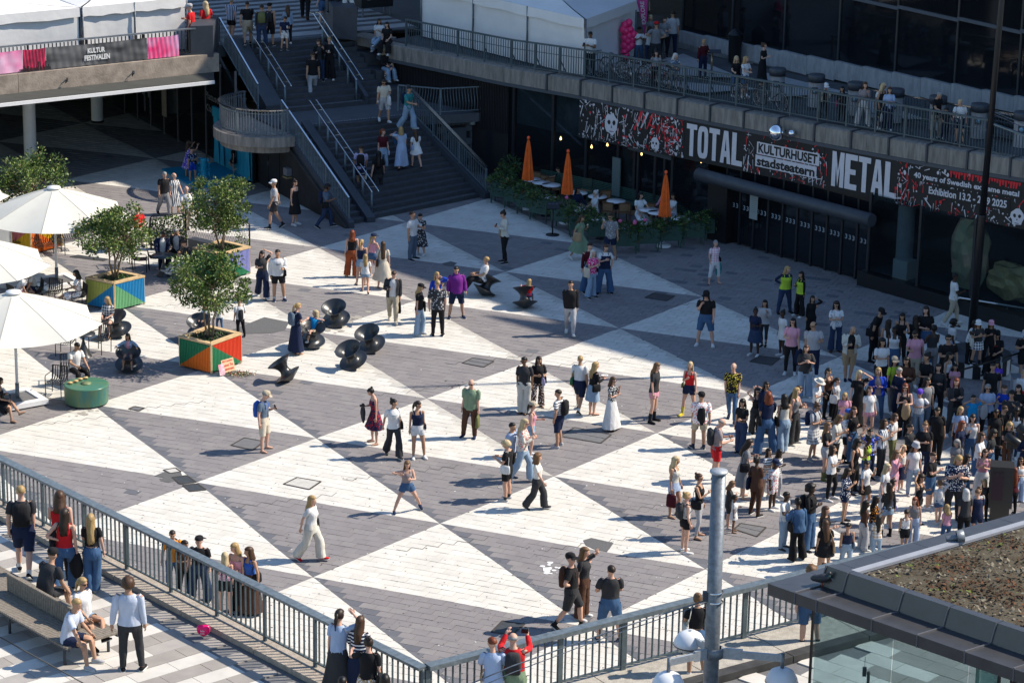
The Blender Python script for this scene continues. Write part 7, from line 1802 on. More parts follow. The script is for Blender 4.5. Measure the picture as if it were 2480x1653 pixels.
def hat_mesh(kind):
 key = ('hat', kind)
 if key in GC: return GC[key]
 P_ = PM(); n = 20
 if kind in ('cap', 'backcap', 'beanie'):
  P_.loft([[HC+V3(math.cos(t)*.089*s_, .0+math.sin(t)*.110*s_, z) for t in [2*math.pi*k/n for k in range(n)]] for s_, z in ((1, .025 if kind != 'beanie' else -.01), (1.0, .055), (.86, .092), (.55, .112), (.05, .118))], w_one('head'), cap1=True)
  if kind != 'beanie':
   sg = -1 if kind == 'cap' else 1; vs = []
   for rr_, dz in ((.10, .028), (.175, .008)):
    for a in np.linspace(R(40), R(140), 8): vs.append(HC+V3(math.cos(a)*rr_*.86, sg*math.sin(a)*rr_*1.05, dz))
   P_.raw(vs, [(k, k+1, 8+k+1, 8+k) for k in range(7)], w_one('head'))
 else:
  P_.loft([[HC+V3(math.cos(t)*.085*s_, math.sin(t)*.105*s_, z) for t in [2*math.pi*k/n for k in range(n)]] for s_, z in ((1.75 if kind == 'hat' else 1.3, .03 if kind == 'hat' else .0), (1.06, .045), (1.02, .06), (.95, .125), (.6, .135), (.05, .13))], w_one('head'), cap1=True)
 GC[key] = P_.fin(); return GC[key]
def glasses_mesh():
 if 'gl' in GC: return GC['gl']
 P_ = PM(); y = -.1015
 for s in (-1, 1):
  P_.raw([(s*.034+a*.027, y+.010*abs(s*.034+a*.027)/.05, 1.637+b*.017) for a, b in ((-1, -.8), (-1, .9), (1, 1), (1, -.7))], [(0, 1, 2, 3)], w_one('head')); P_.raw([(s*.062, y+.012, 1.648), (s*.081, .0, 1.645), (s*.081, .0, 1.638), (s*.062, y+.012, 1.636)], [(0, 1, 2, 3)], w_one('head'))
 GC['gl'] = P_.fin(); return GC['gl']
ARMS = {'dn': ((.13, .03, -1), (.06, -.16, -1)), 'ph': ((.18, -.22, -1), (-.42, -.92, .28)), 'br': ((.72, -.55, .30), (-.92, -.10, .52)), 'hp': ((.62, .30, -.8), (-.78, -.30, -.42)),
'cr': ((.14, -.30, -1), (-.96, -.42, .12)), 'pk': ((.32, .10, -1), (-.12, -.28, -1)), 'mo': ((.22, -.50, -.85), (-.34, -.32, .92)), 'ca': ((.18, -.78, -.20), (-.22, -.50, .78)), 'up': ((.55, -.15, .85), (-.45, -.05, .85)),
'sf': ((.08, -.42, -1), (.0, -.62, -.85)), 'sb': ((.14, .42, -1), (.08, .16, -1)), 'lp': ((.14, -.32, -1), (-.28, -.88, -.22)), 'pb': ((.30, .42, -1), (.06, .22, -1)), 'kn': ((.16, -.55, -.85), (-.05, -.80, -.62)),
'ou': ((.75, -.55, -.35), (.25, -.92, .10)), 'pt': ((.35, -.85, -.15), (.1, -1, .12)), 'fa': ((.95, -.15, .02), (-.75, -.62, .1)), 'hd': ((.62, .10, .72), (-.80, -.05, .62)), 'rl': ((.30, -.62, -.72), (-.1, -.98, -.05)), 'ch': ((.20, -.35, -.95), (-.62, -.62, .45))}
LEGS = {'s': ((.07, -.02, -1), (.03, .05, -1), (-.07, .0, -1), (-.03, .05, -1), 0, 0), 'c': ((.10, -.14, -1), (.10, .14, -1), (-.04, .02, -1), (-.02, .05, -1), 0, 0), 'd': ((.02, .0, -1), (.02, .05, -1), (-.14, -.10, -1), (-.10, .12, -1), 0, 0),
'a': ((.17, 0, -1), (.12, .05, -1), (-.17, -.02, -1), (-.12, .05, -1), 0, 0), 'w': ((.02, -.45, -1), (.0, -.06, -1), (-.02, .22, -1), (0, .62, -1), -8, 34), 'v': ((.02, .22, -1), (0, .60, -1), (-.02, -.42, -1), (0, -.05, -1), 34, -8),
'x': ((-.02, -.06, -1), (-.12, .02, -1), (.0, .02, -1), (.03, .05, -1), 0, 0), 'i': ((.14, -1, -.03), (.05, -.12, -1), (-.14, -1, -.03), (-.05, -.12, -1), 0, 0), 'j': ((.05, -1, .10), (-.52, -.72, -.62), (-.12, -1, -.02), (-.02, -.10, -1), -25, 0),
'k': ((.16, -1, .02), (.10, -.80, -.60), (-.16, -1, .02), (-.10, -.72, -.70), -25, -25), 'r': ((.12, -1, .25), (.08, -.55, -.85), (-.12, -1, .20), (-.08, -.62, -.80), -10, -10), 'l': ((.04, -.05, -1), (0, .04, -1), (-.05, -.62, -.8), (-.02, .85, -.6), 0, 40), 'J': ((.42, -.18, -.9), (.38, .55, -.8), (-.40, -.10, -1), (-.30, .10, -1), 20, 0),
'u': ((.08, -.25, -1), (.05, .18, -1), (-.06, .02, -1), (-.02, .05, -1), 0, 0)}
def rot_to(a, b):
 q = Vector(a).rotation_difference(Vector(b)); return np.array(q.to_matrix())
VR = random.Random(21); WS = [1, 1]
def pose_mats(bt, spec):
 """spec like 's dn ph l8 y20 n' -> per-bone rotation, rest head and posed head"""
 tk = spec.split(); lg = VR.choice('sscdxu') if tk[0] == 's' else tk[0]; mir = lg in 'sdxc' and VR.random() < .5; L = LEGS[lg]
 if mir: L = tuple((-a[0], a[1], a[2]) for a in (L[2], L[3], L[0], L[1]))+(L[5], L[4])
 jt = lambda a: tuple(tuple(c+VR.gauss(0, .07) for c in v) for v in a)
 al, ar = jt(ARMS[tk[1]]), jt(ARMS[tk[2]]); lean = VR.gauss(2, 2.5); yaw = VR.gauss(0, 14); nod = VR.gauss(3, 5); pel = 0; twist = 0
 for t in tk[3:]:
  if t[0] == 'l': lean = float(t[1:])
  elif t[0] == 'y': yaw = float(t[1:])
  elif t[0] == 'n': nod = float(t[1:] or 18)
  elif t[0] == 'p': pel = float(t[1:])
  elif t[0] == 't': twist = float(t[1:])
 j = SK[bt]; Rm = {}; P0 = {b: j[b][0] for b in BONES}; PP = {}
 Rx = lambda a: np.array(Matrix.Rotation(R(a), 3, 'X')); Rz = lambda a: np.array(Matrix.Rotation(R(a), 3, 'Z'))
 Rm['pel'] = Rx(pel); PP['pel'] = P0['pel']
 def child(b, par): return PP[par]+Rm[par] @ (P0[b]-P0[par])
 PP['spi'] = child('spi', 'pel'); Rm['spi'] = Rz(twist) @ Rx(pel+lean) @ np.array(Matrix.Rotation(R(VR.gauss(0, 2.2)), 3, 'Y'))
 PP['head'] = child('head', 'spi'); Rm['head'] = Rz(twist+yaw) @ Rx(pel*.4+lean*.5+nod)
 for k, s, arm in (('l', 1, al), ('r', -1, ar)):
  m_ = V3(s, 1, 1); ub = AD*m_; Rt = Rz(twist) @ Rx(pel*.6+lean*.6)
  PP['ua'+k] = child('ua'+k, 'spi'); Rm['ua'+k] = rot_to(ub, Rt @ (V3(*arm[0])*m_)); PP['fa'+k] = child('fa'+k, 'ua'+k); Rm['fa'+k] = rot_to(ub, Rt @ (V3(*arm[1])*m_))
  PP['ha'+k] = child('ha'+k, 'fa'+k); Rm['ha'+k] = Rm['fa'+k]
 for k, s, th, sh, ft in (('l', 1, L[0], L[1], L[4]), ('r', -1, L[2], L[3], L[5])):
  r0 = j['th'+k][1]-j['th'+k][0]; r1 = j['sh'+k][1]-j['sh'+k][0]; PP['th'+k] = child('th'+k, 'pel'); Rm['th'+k] = rot_to(r0, V3(*th)); PP['sh'+k] = child('sh'+k, 'th'+k); Rm['sh'+k] = rot_to(r1, V3(*sh))
  PP['ft'+k] = child('ft'+k, 'sh'+k); Rm['ft'+k] = Rz(s*9) @ Rx(ft)
 return np.array([Rm[b] for b in BONES]), np.array([P0[b] for b in BONES]), np.array([PP[b] for b in BONES])
def skin_v(V, W, RM, P0, PP, hs):
 out = np.zeros_like(V)
 for b in range(len(BONES)):
  w_ = W[:, b:b+1]
  if w_.max() < 1e-4: continue
  X = V-P0[b]
  if b == 2 and hs != 1: X = X*V3(hs*.95, hs*.98, hs)
  out += w_*(X @ RM[b].T+PP[b])
 return out
COL = dict(white=(.66, .66, .66), offwhite=(.58, .56, .50), cream=(.58, .52, .42), black=(.012, .012, .014), charcoal=(.035, .036, .040), grey=(.20, .20, .21), lgrey=(.40, .40, .42), navy=(.012, .020, .055), blue=(.03, .11, .45), bright=(.01, .28, .60), lblue=(.36, .45, .62), jeans=(.05, .11, .22), ljeans=(.26, .36, .48), djeans=(.025, .045, .10),
red=(.55, .015, .02), burgundy=(.07, .008, .015), pink=(.62, .30, .38), hot=(.60, .03, .20), purple=(.16, .02, .22), violet=(.10, .05, .45), green=(.04, .16, .07), sage=(.20, .28, .18), lime=(.42, .60, .05), olive=(.14, .15, .06), brown=(.075, .035, .022), rust=(.30, .07, .025), tan=(.38, .26, .15), beige=(.42, .36, .27), orange=(.72, .26, .02), yellow=(.65, .52, .05), teal=(.03, .22, .22), slate=(.10, .14, .20), lilac=(.42, .38, .58), taupe=(.30, .25, .25), pale=(.50, .55, .66), royal=(.01, .05, .42), mint=(.35, .60, .50))
NICE = dict(pale='pale blue', offwhite='off-white', lgrey='light grey', lblue='light blue', jeans='denim blue', ljeans='pale denim', djeans='dark denim', bright='bright blue', hot='hot pink', royal='royal blue', slate='slate blue', lime='lime green')
HAIR = dict(bk=(.010, .008, .007), dk=(.028, .016, .010), br=(.075, .036, .018), lb=(.18, .095, .042), bl=(.42, .28, .12), pb=(.55, .43, .25), rd=(.20, .045, .015), gy=(.28, .28, .28), wh=(.60, .58, .55), mg=(.05, .005, .02))
SKIN = dict(l=(.56, .33, .24), m=(.42, .24, .155), b=(.20, .10, .055), d=(.065, .034, .022))
def cloth_mat(cname, pat=None):
 nm = 'cloth_'+cname+('_'+pat if pat else '')
 if nm in MATS: return MATS[nm]
 c = COL[cname]; m_, nt, b = base_mat(nm); b.inputs['Roughness'].default_value = .85; b.inputs['Specular IOR Level'].default_value = .2
 tc = nt.nodes.new('ShaderNodeTexCoord'); N = nt.nodes; Lk = nt.links.new
 nz = N.new('ShaderNodeTexNoise'); nz.inputs['Scale'].default_value = 9; nz.inputs['Detail'].default_value = 2; mp = N.new('ShaderNodeMapping'); mp.inputs['Scale'].default_value = (1, 1, .45); Lk(tc.outputs['Object'], mp.inputs[0]); Lk(mp.outputs[0], nz.inputs['Vector'])
 bp = N.new('ShaderNodeBump'); bp.inputs['Strength'].default_value = .75; bp.inputs['Distance'].default_value = .03; Lk(nz.outputs['Fac'], bp.inputs['Height']); Lk(bp.outputs[0], b.inputs['Normal'])
 rp = N.new('ShaderNodeValToRGB'); e = rp.color_ramp.elements
 if pat in (None, 'plain'):
  e[0].position = .3; e[1].position = .75; e[0].color = (*[x*.78 for x in c], 1); e[1].color = (*c, 1); Lk(nz.outputs['Fac'], rp.inputs[0])
 elif pat in ('stripe', 'vstripe', 'check'):
  sx = N.new('ShaderNodeSeparateXYZ'); Lk(tc.outputs['Object'], sx.inputs[0]); c2 = COL['white'] if cname not in ('white', 'offwhite', 'lblue') else COL['charcoal']
  def wv(o_, f):
   a = N.new('ShaderNodeMath'); a.operation = 'MULTIPLY'; a.inputs[1].default_value = f; Lk(o_, a.inputs[0]); s_ = N.new('ShaderNodeMath'); s_.operation = 'FRACT'; Lk(a.outputs[0], s_.inputs[0]); g = N.new('ShaderNodeMath'); g.operation = 'GREATER_THAN'; g.inputs[1].default_value = .62 if pat == 'stripe' else .5; Lk(s_.outputs[0], g.inputs[0]); return g.outputs[0]
  if pat == 'stripe': fac = wv(sx.outputs[2], 15)
  elif pat == 'vstripe': fac = wv(sx.outputs[0], 14)
  else:
   a = N.new('ShaderNodeMath'); a.operation = 'ADD'; Lk(wv(sx.outputs[0], 12), a.inputs[0]); Lk(wv(sx.outputs[2], 12), a.inputs[1]); d_ = N.new('ShaderNodeMath'); d_.operation = 'MULTIPLY'; d_.inputs[1].default_value = .5; Lk(a.outputs[0], d_.inputs[0]); fac = d_.outputs[0]
  e[0].color = (*c, 1); e[1].color = (*c2, 1); Lk(fac, rp.inputs[0])
 else:   # floral, print
  v = N.new('ShaderNodeTexVoronoi'); v.inputs['Scale'].default_value = 22 if pat != 'leaf' else 13; Lk(tc.outputs['Object'], v.inputs['Vector'])
  c2 = {'floral': COL['orange'], 'tropic': COL['yellow'], 'leaf': COL['lgrey'], 'dots': COL['white'], 'tie': COL['lblue'], 'redprint': COL['red'], 'zebra': COL['white']}.get(pat, COL['white'])
  if pat == 'redprint' or (pat == 'floral' and cname in ('white', 'cream')): c2 = COL['red'] if pat == 'redprint' else COL['rust']
  e[0].position = .32; e[1].position = .36; rp.color_ramp.interpolation = 'CONSTANT'; e[0].color = (*c2, 1); e[1].color = (*c, 1); Lk(v.outputs['Distance'], rp.inputs[0])
 Lk(rp.outputs[0], b.inputs['Base Color']); MATS[nm] = m_; return m_
def flat(nm, c, rough=.6, sss=False):
 if nm in MATS: return MATS[nm]
 return mat(nm, c, rough, var=.5 if nm[:4] == 'hair' else .12, scale=26 if nm[:4] == 'hair' else 14, coord='obj', spec=.3, stretch=(1, 1, .22) if nm[:4] == 'hair' else None)
M_eye = flat('eye_dark', (.02, .015, .012), .3); M_lip = flat('lip', (.34, .10, .09)); M_gls = flat('lens_black', (.008, .008, .01), .1); M_sole = flat('sole', (.55, .55, .53)); M_phone = flat('phone_black', (.01, .01, .012), .15)
LABELS_SEEN = {}
def pmesh(name, data, mats, RM, P0, PP, hs, parent, scale, dz):
 V, F_, MI, W = data; X = skin_v(V, W, RM, P0, PP, hs)*scale; X[:, 2] += dz; X[:, 0] *= WS[0]; X[:, 1] *= WS[1]
 me = bpy.data.meshes.new(name); me.from_pydata(X.tolist(), [], F_)
 for m_ in mats: me.materials.append(m_)
 if MI.max() > 0: me.polygons.foreach_set('material_index', np.minimum(MI, len(mats)-1).astype(np.int32))
 me.polygons.foreach_set('use_smooth', [True]*len(F_)); me.update(); return link(name, me, parent)
NP_ = [0]
def person(row):
 left, place = row.split('|'); f = [a.strip() for a in left.split(',')]
 x, y, yh, az = [float(a) for a in f[:4]]; pose, who, skin, hair, top, bot, shoe = f[4:11]; extras = f[11].split() if len(f) > 11 else []
 bt = 'm' if who in ('m', 'b') else 'f'; lvl = 0.0; seat = None; H = None; terr = False; stair = None
 for e in list(extras):
  if e[0] == '@':
   v = e[1:]
   if v == 'T': terr = True
   elif v == 'U': lvl = ZU
   elif v[0] == 's': seat = float(v[1:])
   elif v[0] == 'H': H = float(v[1:])
   elif v[0] == 'z': lvl = float(v[1:])
   extras.remove(e)
 base = atT(x, y) if terr else at(x, y, lvl)
 if terr:
  ds = min((base-along(q_*.5)).dot(TN) for q_ in range(-10, 56) if abs((base-along(q_*.5)).dot(TD)) < .3) if base.x < 16.5 else 9
  if ds < .75: base = base+TN*(.75-ds)
 RM, P0, PP = pose_mats(bt, pose);
 WS[0] = VR.uniform(1.0, 1.15)*(1.03 if bt == 'm' else 1.0); WS[1] = VR.uniform(.97, 1.16); Vb = BODY[bt]; X = skin_v(Vb[0], Vb[3], RM, P0, PP, 1); zmin, zmax = X[:, 2].min(), X[:, 2].max()
 if H is None:
  hh = height_at(base, yh); sc0 = hh/(zmax-zmin+.02 if seat is None else zmax-zmin); H = 1.75*sc0
  H = min(max(H, .95), 1.93)
 scale = H/1.75; hs = 1.06+max(0, (1.68-H))*.40
 if seat is not None:
  pz = PP[0][2]-.075; dz = seat-pz*scale
 else: dz = -zmin*scale
 d_top, d_bot = top.split(':'), bot.split(':')
 def cn_(c): return NICE.get(c, c)
 tn = {'tee': 't-shirt', 'crop': 'crop top', 'long': 'long-sleeved top', 'shirt': 'shirt', 'jersey': 'loose jersey', 'sweater': 'sweater', 'tank': 'tank top', 'tube': 'strapless top', 'jacket': 'open jacket', 'hoodie': 'hoodie', 'dress': 'dress', 'maxi': 'long dress', 'minidress': 'short dress', 'sundress': 'sleeveless dress', 'strapdress': 'strapless dress', 'widedress': 'wide dress'}
 bn = {'trousers': 'trousers', 'slim': 'slim trousers', 'wide': 'wide trousers', 'flare': 'flared trousers', 'leggings': 'leggings', 'shorts': 'shorts', 'mini': 'short shorts', 'bermuda': 'long shorts', 'capri': 'cropped trousers', 'skirt': 'skirt', 'miniskirt': 'mini skirt', 'longskirt': 'long skirt', 'tiered': 'tiered skirt'}
 pn = {'stripe': 'striped ', 'vstripe': 'striped ', 'check': 'checked ', 'floral': 'flowered ', 'tropic': 'patterned ', 'leaf': 'leaf-print ', 'dots': 'dotted ', 'tie': 'tie-dye ', 'redprint': 'printed ', 'zebra': 'patterned ', 'print': 'printed '}
 lab = 'person in '+(pn.get(d_top[2], '') if len(d_top) > 2 else '')+cn_(d_top[1])+' '+tn[d_top[0]]
 if d_bot[0] in bn: lab += ' and '+(pn.get(d_bot[2], '') if len(d_bot) > 2 else '')+cn_(d_bot[1])+' '+bn[d_bot[0]]
 place = place.strip(); lab = (lab+', '+place) if place else lab
 t = thing('person', lab, 'person', base, R(az)); rt = t
 if lab in LABELS_SEEN: print('DUP LABEL', lab)
 LABELS_SEEN[lab] = 1
 if len(lab.split()) > 16: print('LONG', len(lab.split()), lab)
 sk = flat('skin_'+skin, SKIN[skin]); hstyle, hcol = (hair.split(':')+['br'])[:2]
 lowc = d_bot if d_bot[0] in bn else d_top; mlow = cloth_mat(lowc[1], lowc[2] if len(lowc) > 2 and lowc[2] not in COL else None); mtop = cloth_mat(d_top[1], d_top[2] if len(d_top) > 2 and d_top[2] not in COL else None)
 if d_top[0] == 'jacket': mtop = cloth_mat(d_top[2] if len(d_top) > 2 and d_top[2] in COL else 'white')
 zt2 = {'tube': 1.32, 'strapdress': 1.32, 'tank': 1.34, 'sundress': 1.34}.get(d_top[0], 1.42); zl2 = 1.08 if d_top[0] == 'crop' else 1.0
 bc = ZC[bt]; mi2 = Vb[2].copy(); skm = mi2 == 0; mi2[skm & (bc[:, 2] > .80) & (bc[:, 2] < 1.02) & (abs(bc[:, 0]) < .2)] = 4; mi2[skm & (bc[:, 2] >= zl2) & (bc[:, 2] < zt2) & (abs(bc[:, 0]) < (.14 if bt == 'm' else .125))] = 5
 body = pmesh('body', (Vb[0], Vb[1], mi2, Vb[3]), [sk, M_eye, flat('hair_'+hcol, HAIR[hcol], .5), M_lip, mlow, mtop], RM, P0, PP, hs, t, scale, dz)
 hw_ = None
 if hstyle != 'none': pmesh('hair', hair_mesh(hstyle, bt), [flat('hair_'+hcol, HAIR[hcol], .5)], RM, P0, PP, hs, t, scale, dz)
 def gar(spec, name):
  s_ = spec; g = s_[0]; m_ = cloth_mat(s_[1], s_[2] if len(s_) > 2 else None)
  return pmesh(name, garment(g, bt), [m_], RM, P0, PP, 1, t, scale, dz)
 if d_top[0] == 'jacket': gar(('tee', d_top[2] if len(d_top) > 2 and d_top[2] in COL else 'white'), 'shirt'); pmesh('jacket', garment('jacket', bt), [cloth_mat(d_top[1])], RM, P0, PP, 1, t, scale, dz)
 else: gar(d_top, {'dress': 'dress', 'maxi': 'dress', 'minidress': 'dress', 'sundress': 'dress', 'strapdress': 'dress', 'widedress': 'dress', 'hoodie': 'hoodie', 'sweater': 'sweater'}.get(d_top[0], 'shirt'))
 if d_bot[0] in bn: gar(d_bot, {'skirt': 'skirt', 'miniskirt': 'skirt', 'longskirt': 'skirt', 'tiered': 'skirt', 'shorts': 'shorts', 'mini': 'shorts', 'bermuda': 'shorts'}.get(d_bot[0], 'trousers'))
 ss = shoe.split(':'); sc2 = ss[1] if len(ss) > 1 else 'white'
 if ss[0] in ('shoe', 'boot'): pmesh('shoes', garment(ss[0], bt), [cloth_mat(sc2), M_sole if sc2 not in ('brown', 'tan') and ss[0] == 'shoe' else cloth_mat(sc2)], RM, P0, PP, 1, t, scale, dz)
 elif ss[0] == 'sandal': pmesh('sandals', garment('sandal', bt), [cloth_mat(sc2)], RM, P0, PP, 1, t, scale, dz)
 short = 'the person '+lab[7:] if len(lab.split()) <= 12 else 'the person '+' '.join(lab.split()[1:])
 def hand(k): b = BI['ha'+k]; p = PP[b]+RM[b] @ (AD*V3(1 if k == 'l' else -1, 1, 1)*.07); return Vector(p*scale)+Vector((0, 0, dz))
 def wpt(p): v = Matrix.Rotation(R(az), 3, 'Z') @ p; return v+base
 def boneP(bn_, rest): b = BI[bn_]; p = PP[b]+RM[b] @ (V3(*rest)-P0[b]); return Vector(p*scale)+Vector((0, 0, dz))
 def own(mesh_mb, name, label, cat, m_, loc, rot=True, grp=None):
  if len(label.split()) > 16: label = ' '.join(label.split()[:16])
  while label.split()[-1] in ('and', 'the', 'a', 'of', 'in', 'with', 'by', 'on', 'at', 'to', 'near', 'under', 'left', 'right', 'behind', 'from'): label = ' '.join(label.split()[:-1])
  if label in LABELS_SEEN: print('DUP', label)
  LABELS_SEEN[label] = 1
  o = link(name, mesh_mb.mesh(name));
  if m_ is not None and not o.data.materials: o.data.materials.append(m_)
  o.location = loc; o.rotation_euler = (0, 0, R(az)); tag(o, label.rstrip(','), cat); return o
 for e in extras:
  q = e.split(':'); k_ = q[0]; c_ = q[1] if len(q) > 1 else 'black'
  if k_ in ('cap', 'backcap', 'beanie', 'hat', 'bucket'): pmesh('cap' if 'cap' in k_ else 'hat', hat_mesh('hat' if k_ == 'hat' else ('bucket' if k_ == 'bucket' else k_)), [cloth_mat(c_)], RM, P0, PP, hs*1.02, t, scale, dz)
  elif k_ == 'sun': pmesh('sunglasses', glasses_mesh(), [M_gls], RM, P0, PP, hs, t, scale, dz)
  elif k_ == 'sock': pmesh('socks', garment('sock', bt, h=.17 if c_ == 'black' else .07), [cloth_mat(c_)], RM, P0, PP, 1, t, scale, dz)
  elif k_ == 'print':
   s_ = {'ny': 'NEW YORK', 'phil': 'PHILADELPHIA', 'kf': 'STHLM', 'sc': 'STOCKHOLM'}.get(c_, c_); mb = MB(); tf = lambda a, b: boneP('spi', (a, -(tor(bt, 1.30)[1]+.050-.35*abs(a)*abs(a)*8), 1.28+b))
   put_text(mb, s_, tf, -.085, .085, 0, .045, cloth_mat(q[2] if len(q) > 2 else 'navy'), .02); mb.build('shirt_print', None, t)
  elif k_ == 'vest':
   pmesh('vest', garment('tank', bt, hem=.92), [cloth_mat('lime')], RM, P0, PP, 1.0, t, scale, dz)
  elif k_ == 'backpack':
   mb = MB(); secs = [(-.22, .12, .04), (-.19, .145, .085), (0, .155, .10), (.17, .135, .085), (.22, .08, .03)]; n = 14
   vs = [(math.copysign(abs(math.cos(a))**.6, math.cos(a))*w_*scale, math.copysign(abs(math.sin(a))**.6, math.sin(a))*d_*.9*scale, z*scale) for z, w_, d_ in secs for a in [2*math.pi*i/n for i in range(n)]]
   mb.add(vs, [(i*n+k, i*n+(k+1) % n, (i+1)*n+(k+1) % n, (i+1)*n+k) for i in range(4) for k in range(n)]+[tuple(range(n))[::-1], tuple(4*n+k for k in range(n))], None, True)
   loc_ = wpt(boneP('spi', (0, .195, 1.24)))
   for sx in (-1, 1):
    pts = [boneP('spi', (sx*.085, .13, 1.40)), boneP('spi', (sx*.095, .02, 1.475)), boneP('spi', (sx*.10, -.10, 1.40)), boneP('spi', (sx*.12, -.12, 1.28)), boneP('spi', (sx*.16, .06, 1.10))]
    lc = boneP('spi', (0, .195, 1.24));
    for a, b in zip(pts[:-1], pts[1:]): mb.bar(a-lc, b-lc, .035*scale, .012*scale, up=(0, 1, 0))
   own(mb, 'backpack', cn_(c_)+' backpack of '+short, 'backpack', cloth_mat(c_), loc_)
  elif k_ in ('bag', 'tote', 'shop', 'suit', 'cross', 'hand'):
   side = 'r' if len(q) > 2 and q[2] == 'r' else 'l'; s_ = 1 if side == 'l' else -1; mb = MB(); wd, hg, th = {'bag': (.30, .24, .10), 'tote': (.34, .36, .07), 'shop': (.30, .36, .12), 'suit': (.24, .36, .10), 'cross': (.20, .15, .06), 'hand': (.26, .22, .09)}[k_]
   secs = [(-.5, .86, .8), (-.42, 1.0, 1.0), (.30, .96, .8), (.5, .88, .35)]; n = 12
   vs = [(math.copysign(abs(math.sin(a))**.5, math.sin(a))*th/2*d_*scale, math.copysign(abs(math.cos(a))**.5, math.cos(a))*wd/2*w_*scale, z*hg*scale) for z, w_, d_ in secs for a in [2*math.pi*i/n for i in range(n)]]
   mb.add(vs, [(i*n+k, i*n+(k+1) % n, (i+1)*n+(k+1) % n, (i+1)*n+k) for i in range(3) for k in range(n)]+[tuple(range(n))[::-1], tuple(3*n+k for k in range(n))], None, True)
   if k_ in ('shop', 'suit', 'hand'): lc = hand(side)+Vector((0, 0, -(hg/2+.10)*scale)); top_ = [hand(side)-lc]
   else: lc = boneP('pel', (s_*.225, .02, .98 if k_ != 'tote' else .95)); top_ = [boneP('spi', ((s_ if k_ != 'cross' else -s_)*.11, .01, 1.478))-lc]
   tp = top_[0]
   for yy in (-1, 1): mb.tube([(0, yy*wd*.32*scale, hg*.45*scale), ((tp.x*.5, tp.y*.5+yy*wd*.28*scale*(0 if k_ == 'cross' else 1), (hg*.45*scale+tp.z)/2)), tp+Vector((0, yy*.02, 0))], .009*scale, 5)
   nm_ = {'bag': 'shoulder bag', 'tote': 'tote bag', 'shop': 'shopping bag', 'suit': 'hand bag', 'cross': 'crossbody bag', 'hand': 'carrier bag'}[k_]
   own(mb, nm_.replace(' ', '_'), cn_(c_)+' '+nm_+' of '+short, 'bag', cloth_mat(c_), wpt(lc))
  elif k_ in ('phone', 'camera', 'cup', 'plate', 'cone', 'map', 'bottle'):
   side = 'r' if len(q) > 2 and q[2] == 'r' else ('l' if len(q) > 2 else ('r' if pose.split()[2] not in ('dn', 'sf', 'sb', 'pk') else 'l')); mb = MB(); p = hand(side);
   if k_ == 'phone': mb.box((0, -.02, .03), (.072*scale, .012, .145*scale), M=Matrix.Rotation(R(-35), 4, 'X')); m_ = M_phone
   elif k_ == 'camera': mb.box((0, 0, .03), (.13, .06, .085)); mb.lathe([(.032, 0), (.036, .07), (.001, .072)], (0, -.03, .03), 12, None, Matrix.Rotation(R(90), 3, 'X')); m_ = M_phone
   elif k_ == 'cup': mb.lathe([(.001, -.03), (.028, -.03), (.036, .06), (.038, .065), (.001, .07)], (0, -.03, .02), 12); m_ = cloth_mat('white')
   elif k_ == 'plate': mb.lathe([(.001, 0), (.08, .004), (.12, .02), (.08, .012)], (0, -.08, .03), 18); m_ = cloth_mat('white')
   elif k_ == 'cone': mb.lathe([(.001, -.05), (.02, .02), (.034, .03), (.03, .06), (.001, .075)], (0, -.02, .03), 10); m_ = cloth_mat('cream')
   elif k_ == 'bottle': mb.lathe([(.001, -.08), (.033, -.08), (.033, .07), (.014, .11), (.014, .13), (.001, .13)], (0, -.03, .0), 12); m_ = cloth_mat('lblue')
   else: mb.box((0, -.05, .05), (.34, .006, .22), M=Matrix.Rotation(R(-30), 4, 'X')); m_ = cloth_mat('white')
   own(mb, 'ice_cream_cone' if k_ == 'cone' else ('paper_sheet' if k_ == 'map' else k_), {'phone': 'black phone', 'camera': 'black camera', 'cup': 'white cup', 'plate': 'white plate', 'cone': 'ice cream cone', 'map': 'white paper sheet', 'bottle': 'pale bottle'}[k_]+' held by '+short, {'cone': 'ice cream', 'map': 'paper'}.get(k_, k_), m_, wpt(p))
  elif k_ == 'drape':
   mb = MB(); side = 'r' if len(q) > 2 and q[2] == 'r' else 'l'; p = hand(side) if len(q) < 4 else boneP('spi', (0, .17, 1.3)); n = 12; vs = []
   for i, (z, r1, r2) in enumerate(((.04, .05, .03), (.0, .10, .05), (-.2, .13, .07), (-.38, .12, .05), (-.5, .05, .02))):
    for k in range(n): a = 2*math.pi*k/n; w_ = 1+.18*math.sin(3*a+i); vs.append((math.cos(a)*r1*w_*scale, math.sin(a)*r2*w_*scale, z*scale))
   mb.add(vs, [(i*n+k, i*n+(k+1) % n, (i+1)*n+(k+1) % n, (i+1)*n+k) for i in range(4) for k in range(n)], None, True); own(mb, 'carried_jacket', cn_(c_)+' jacket carried by '+short, 'jacket', cloth_mat(c_), wpt(p))
  elif k_ == 'vestn': pmesh('vest', garment('tank', bt, hem=.92), [cloth_mat('navy')], RM, P0, PP, 1.0, t, scale, dz)
 return t
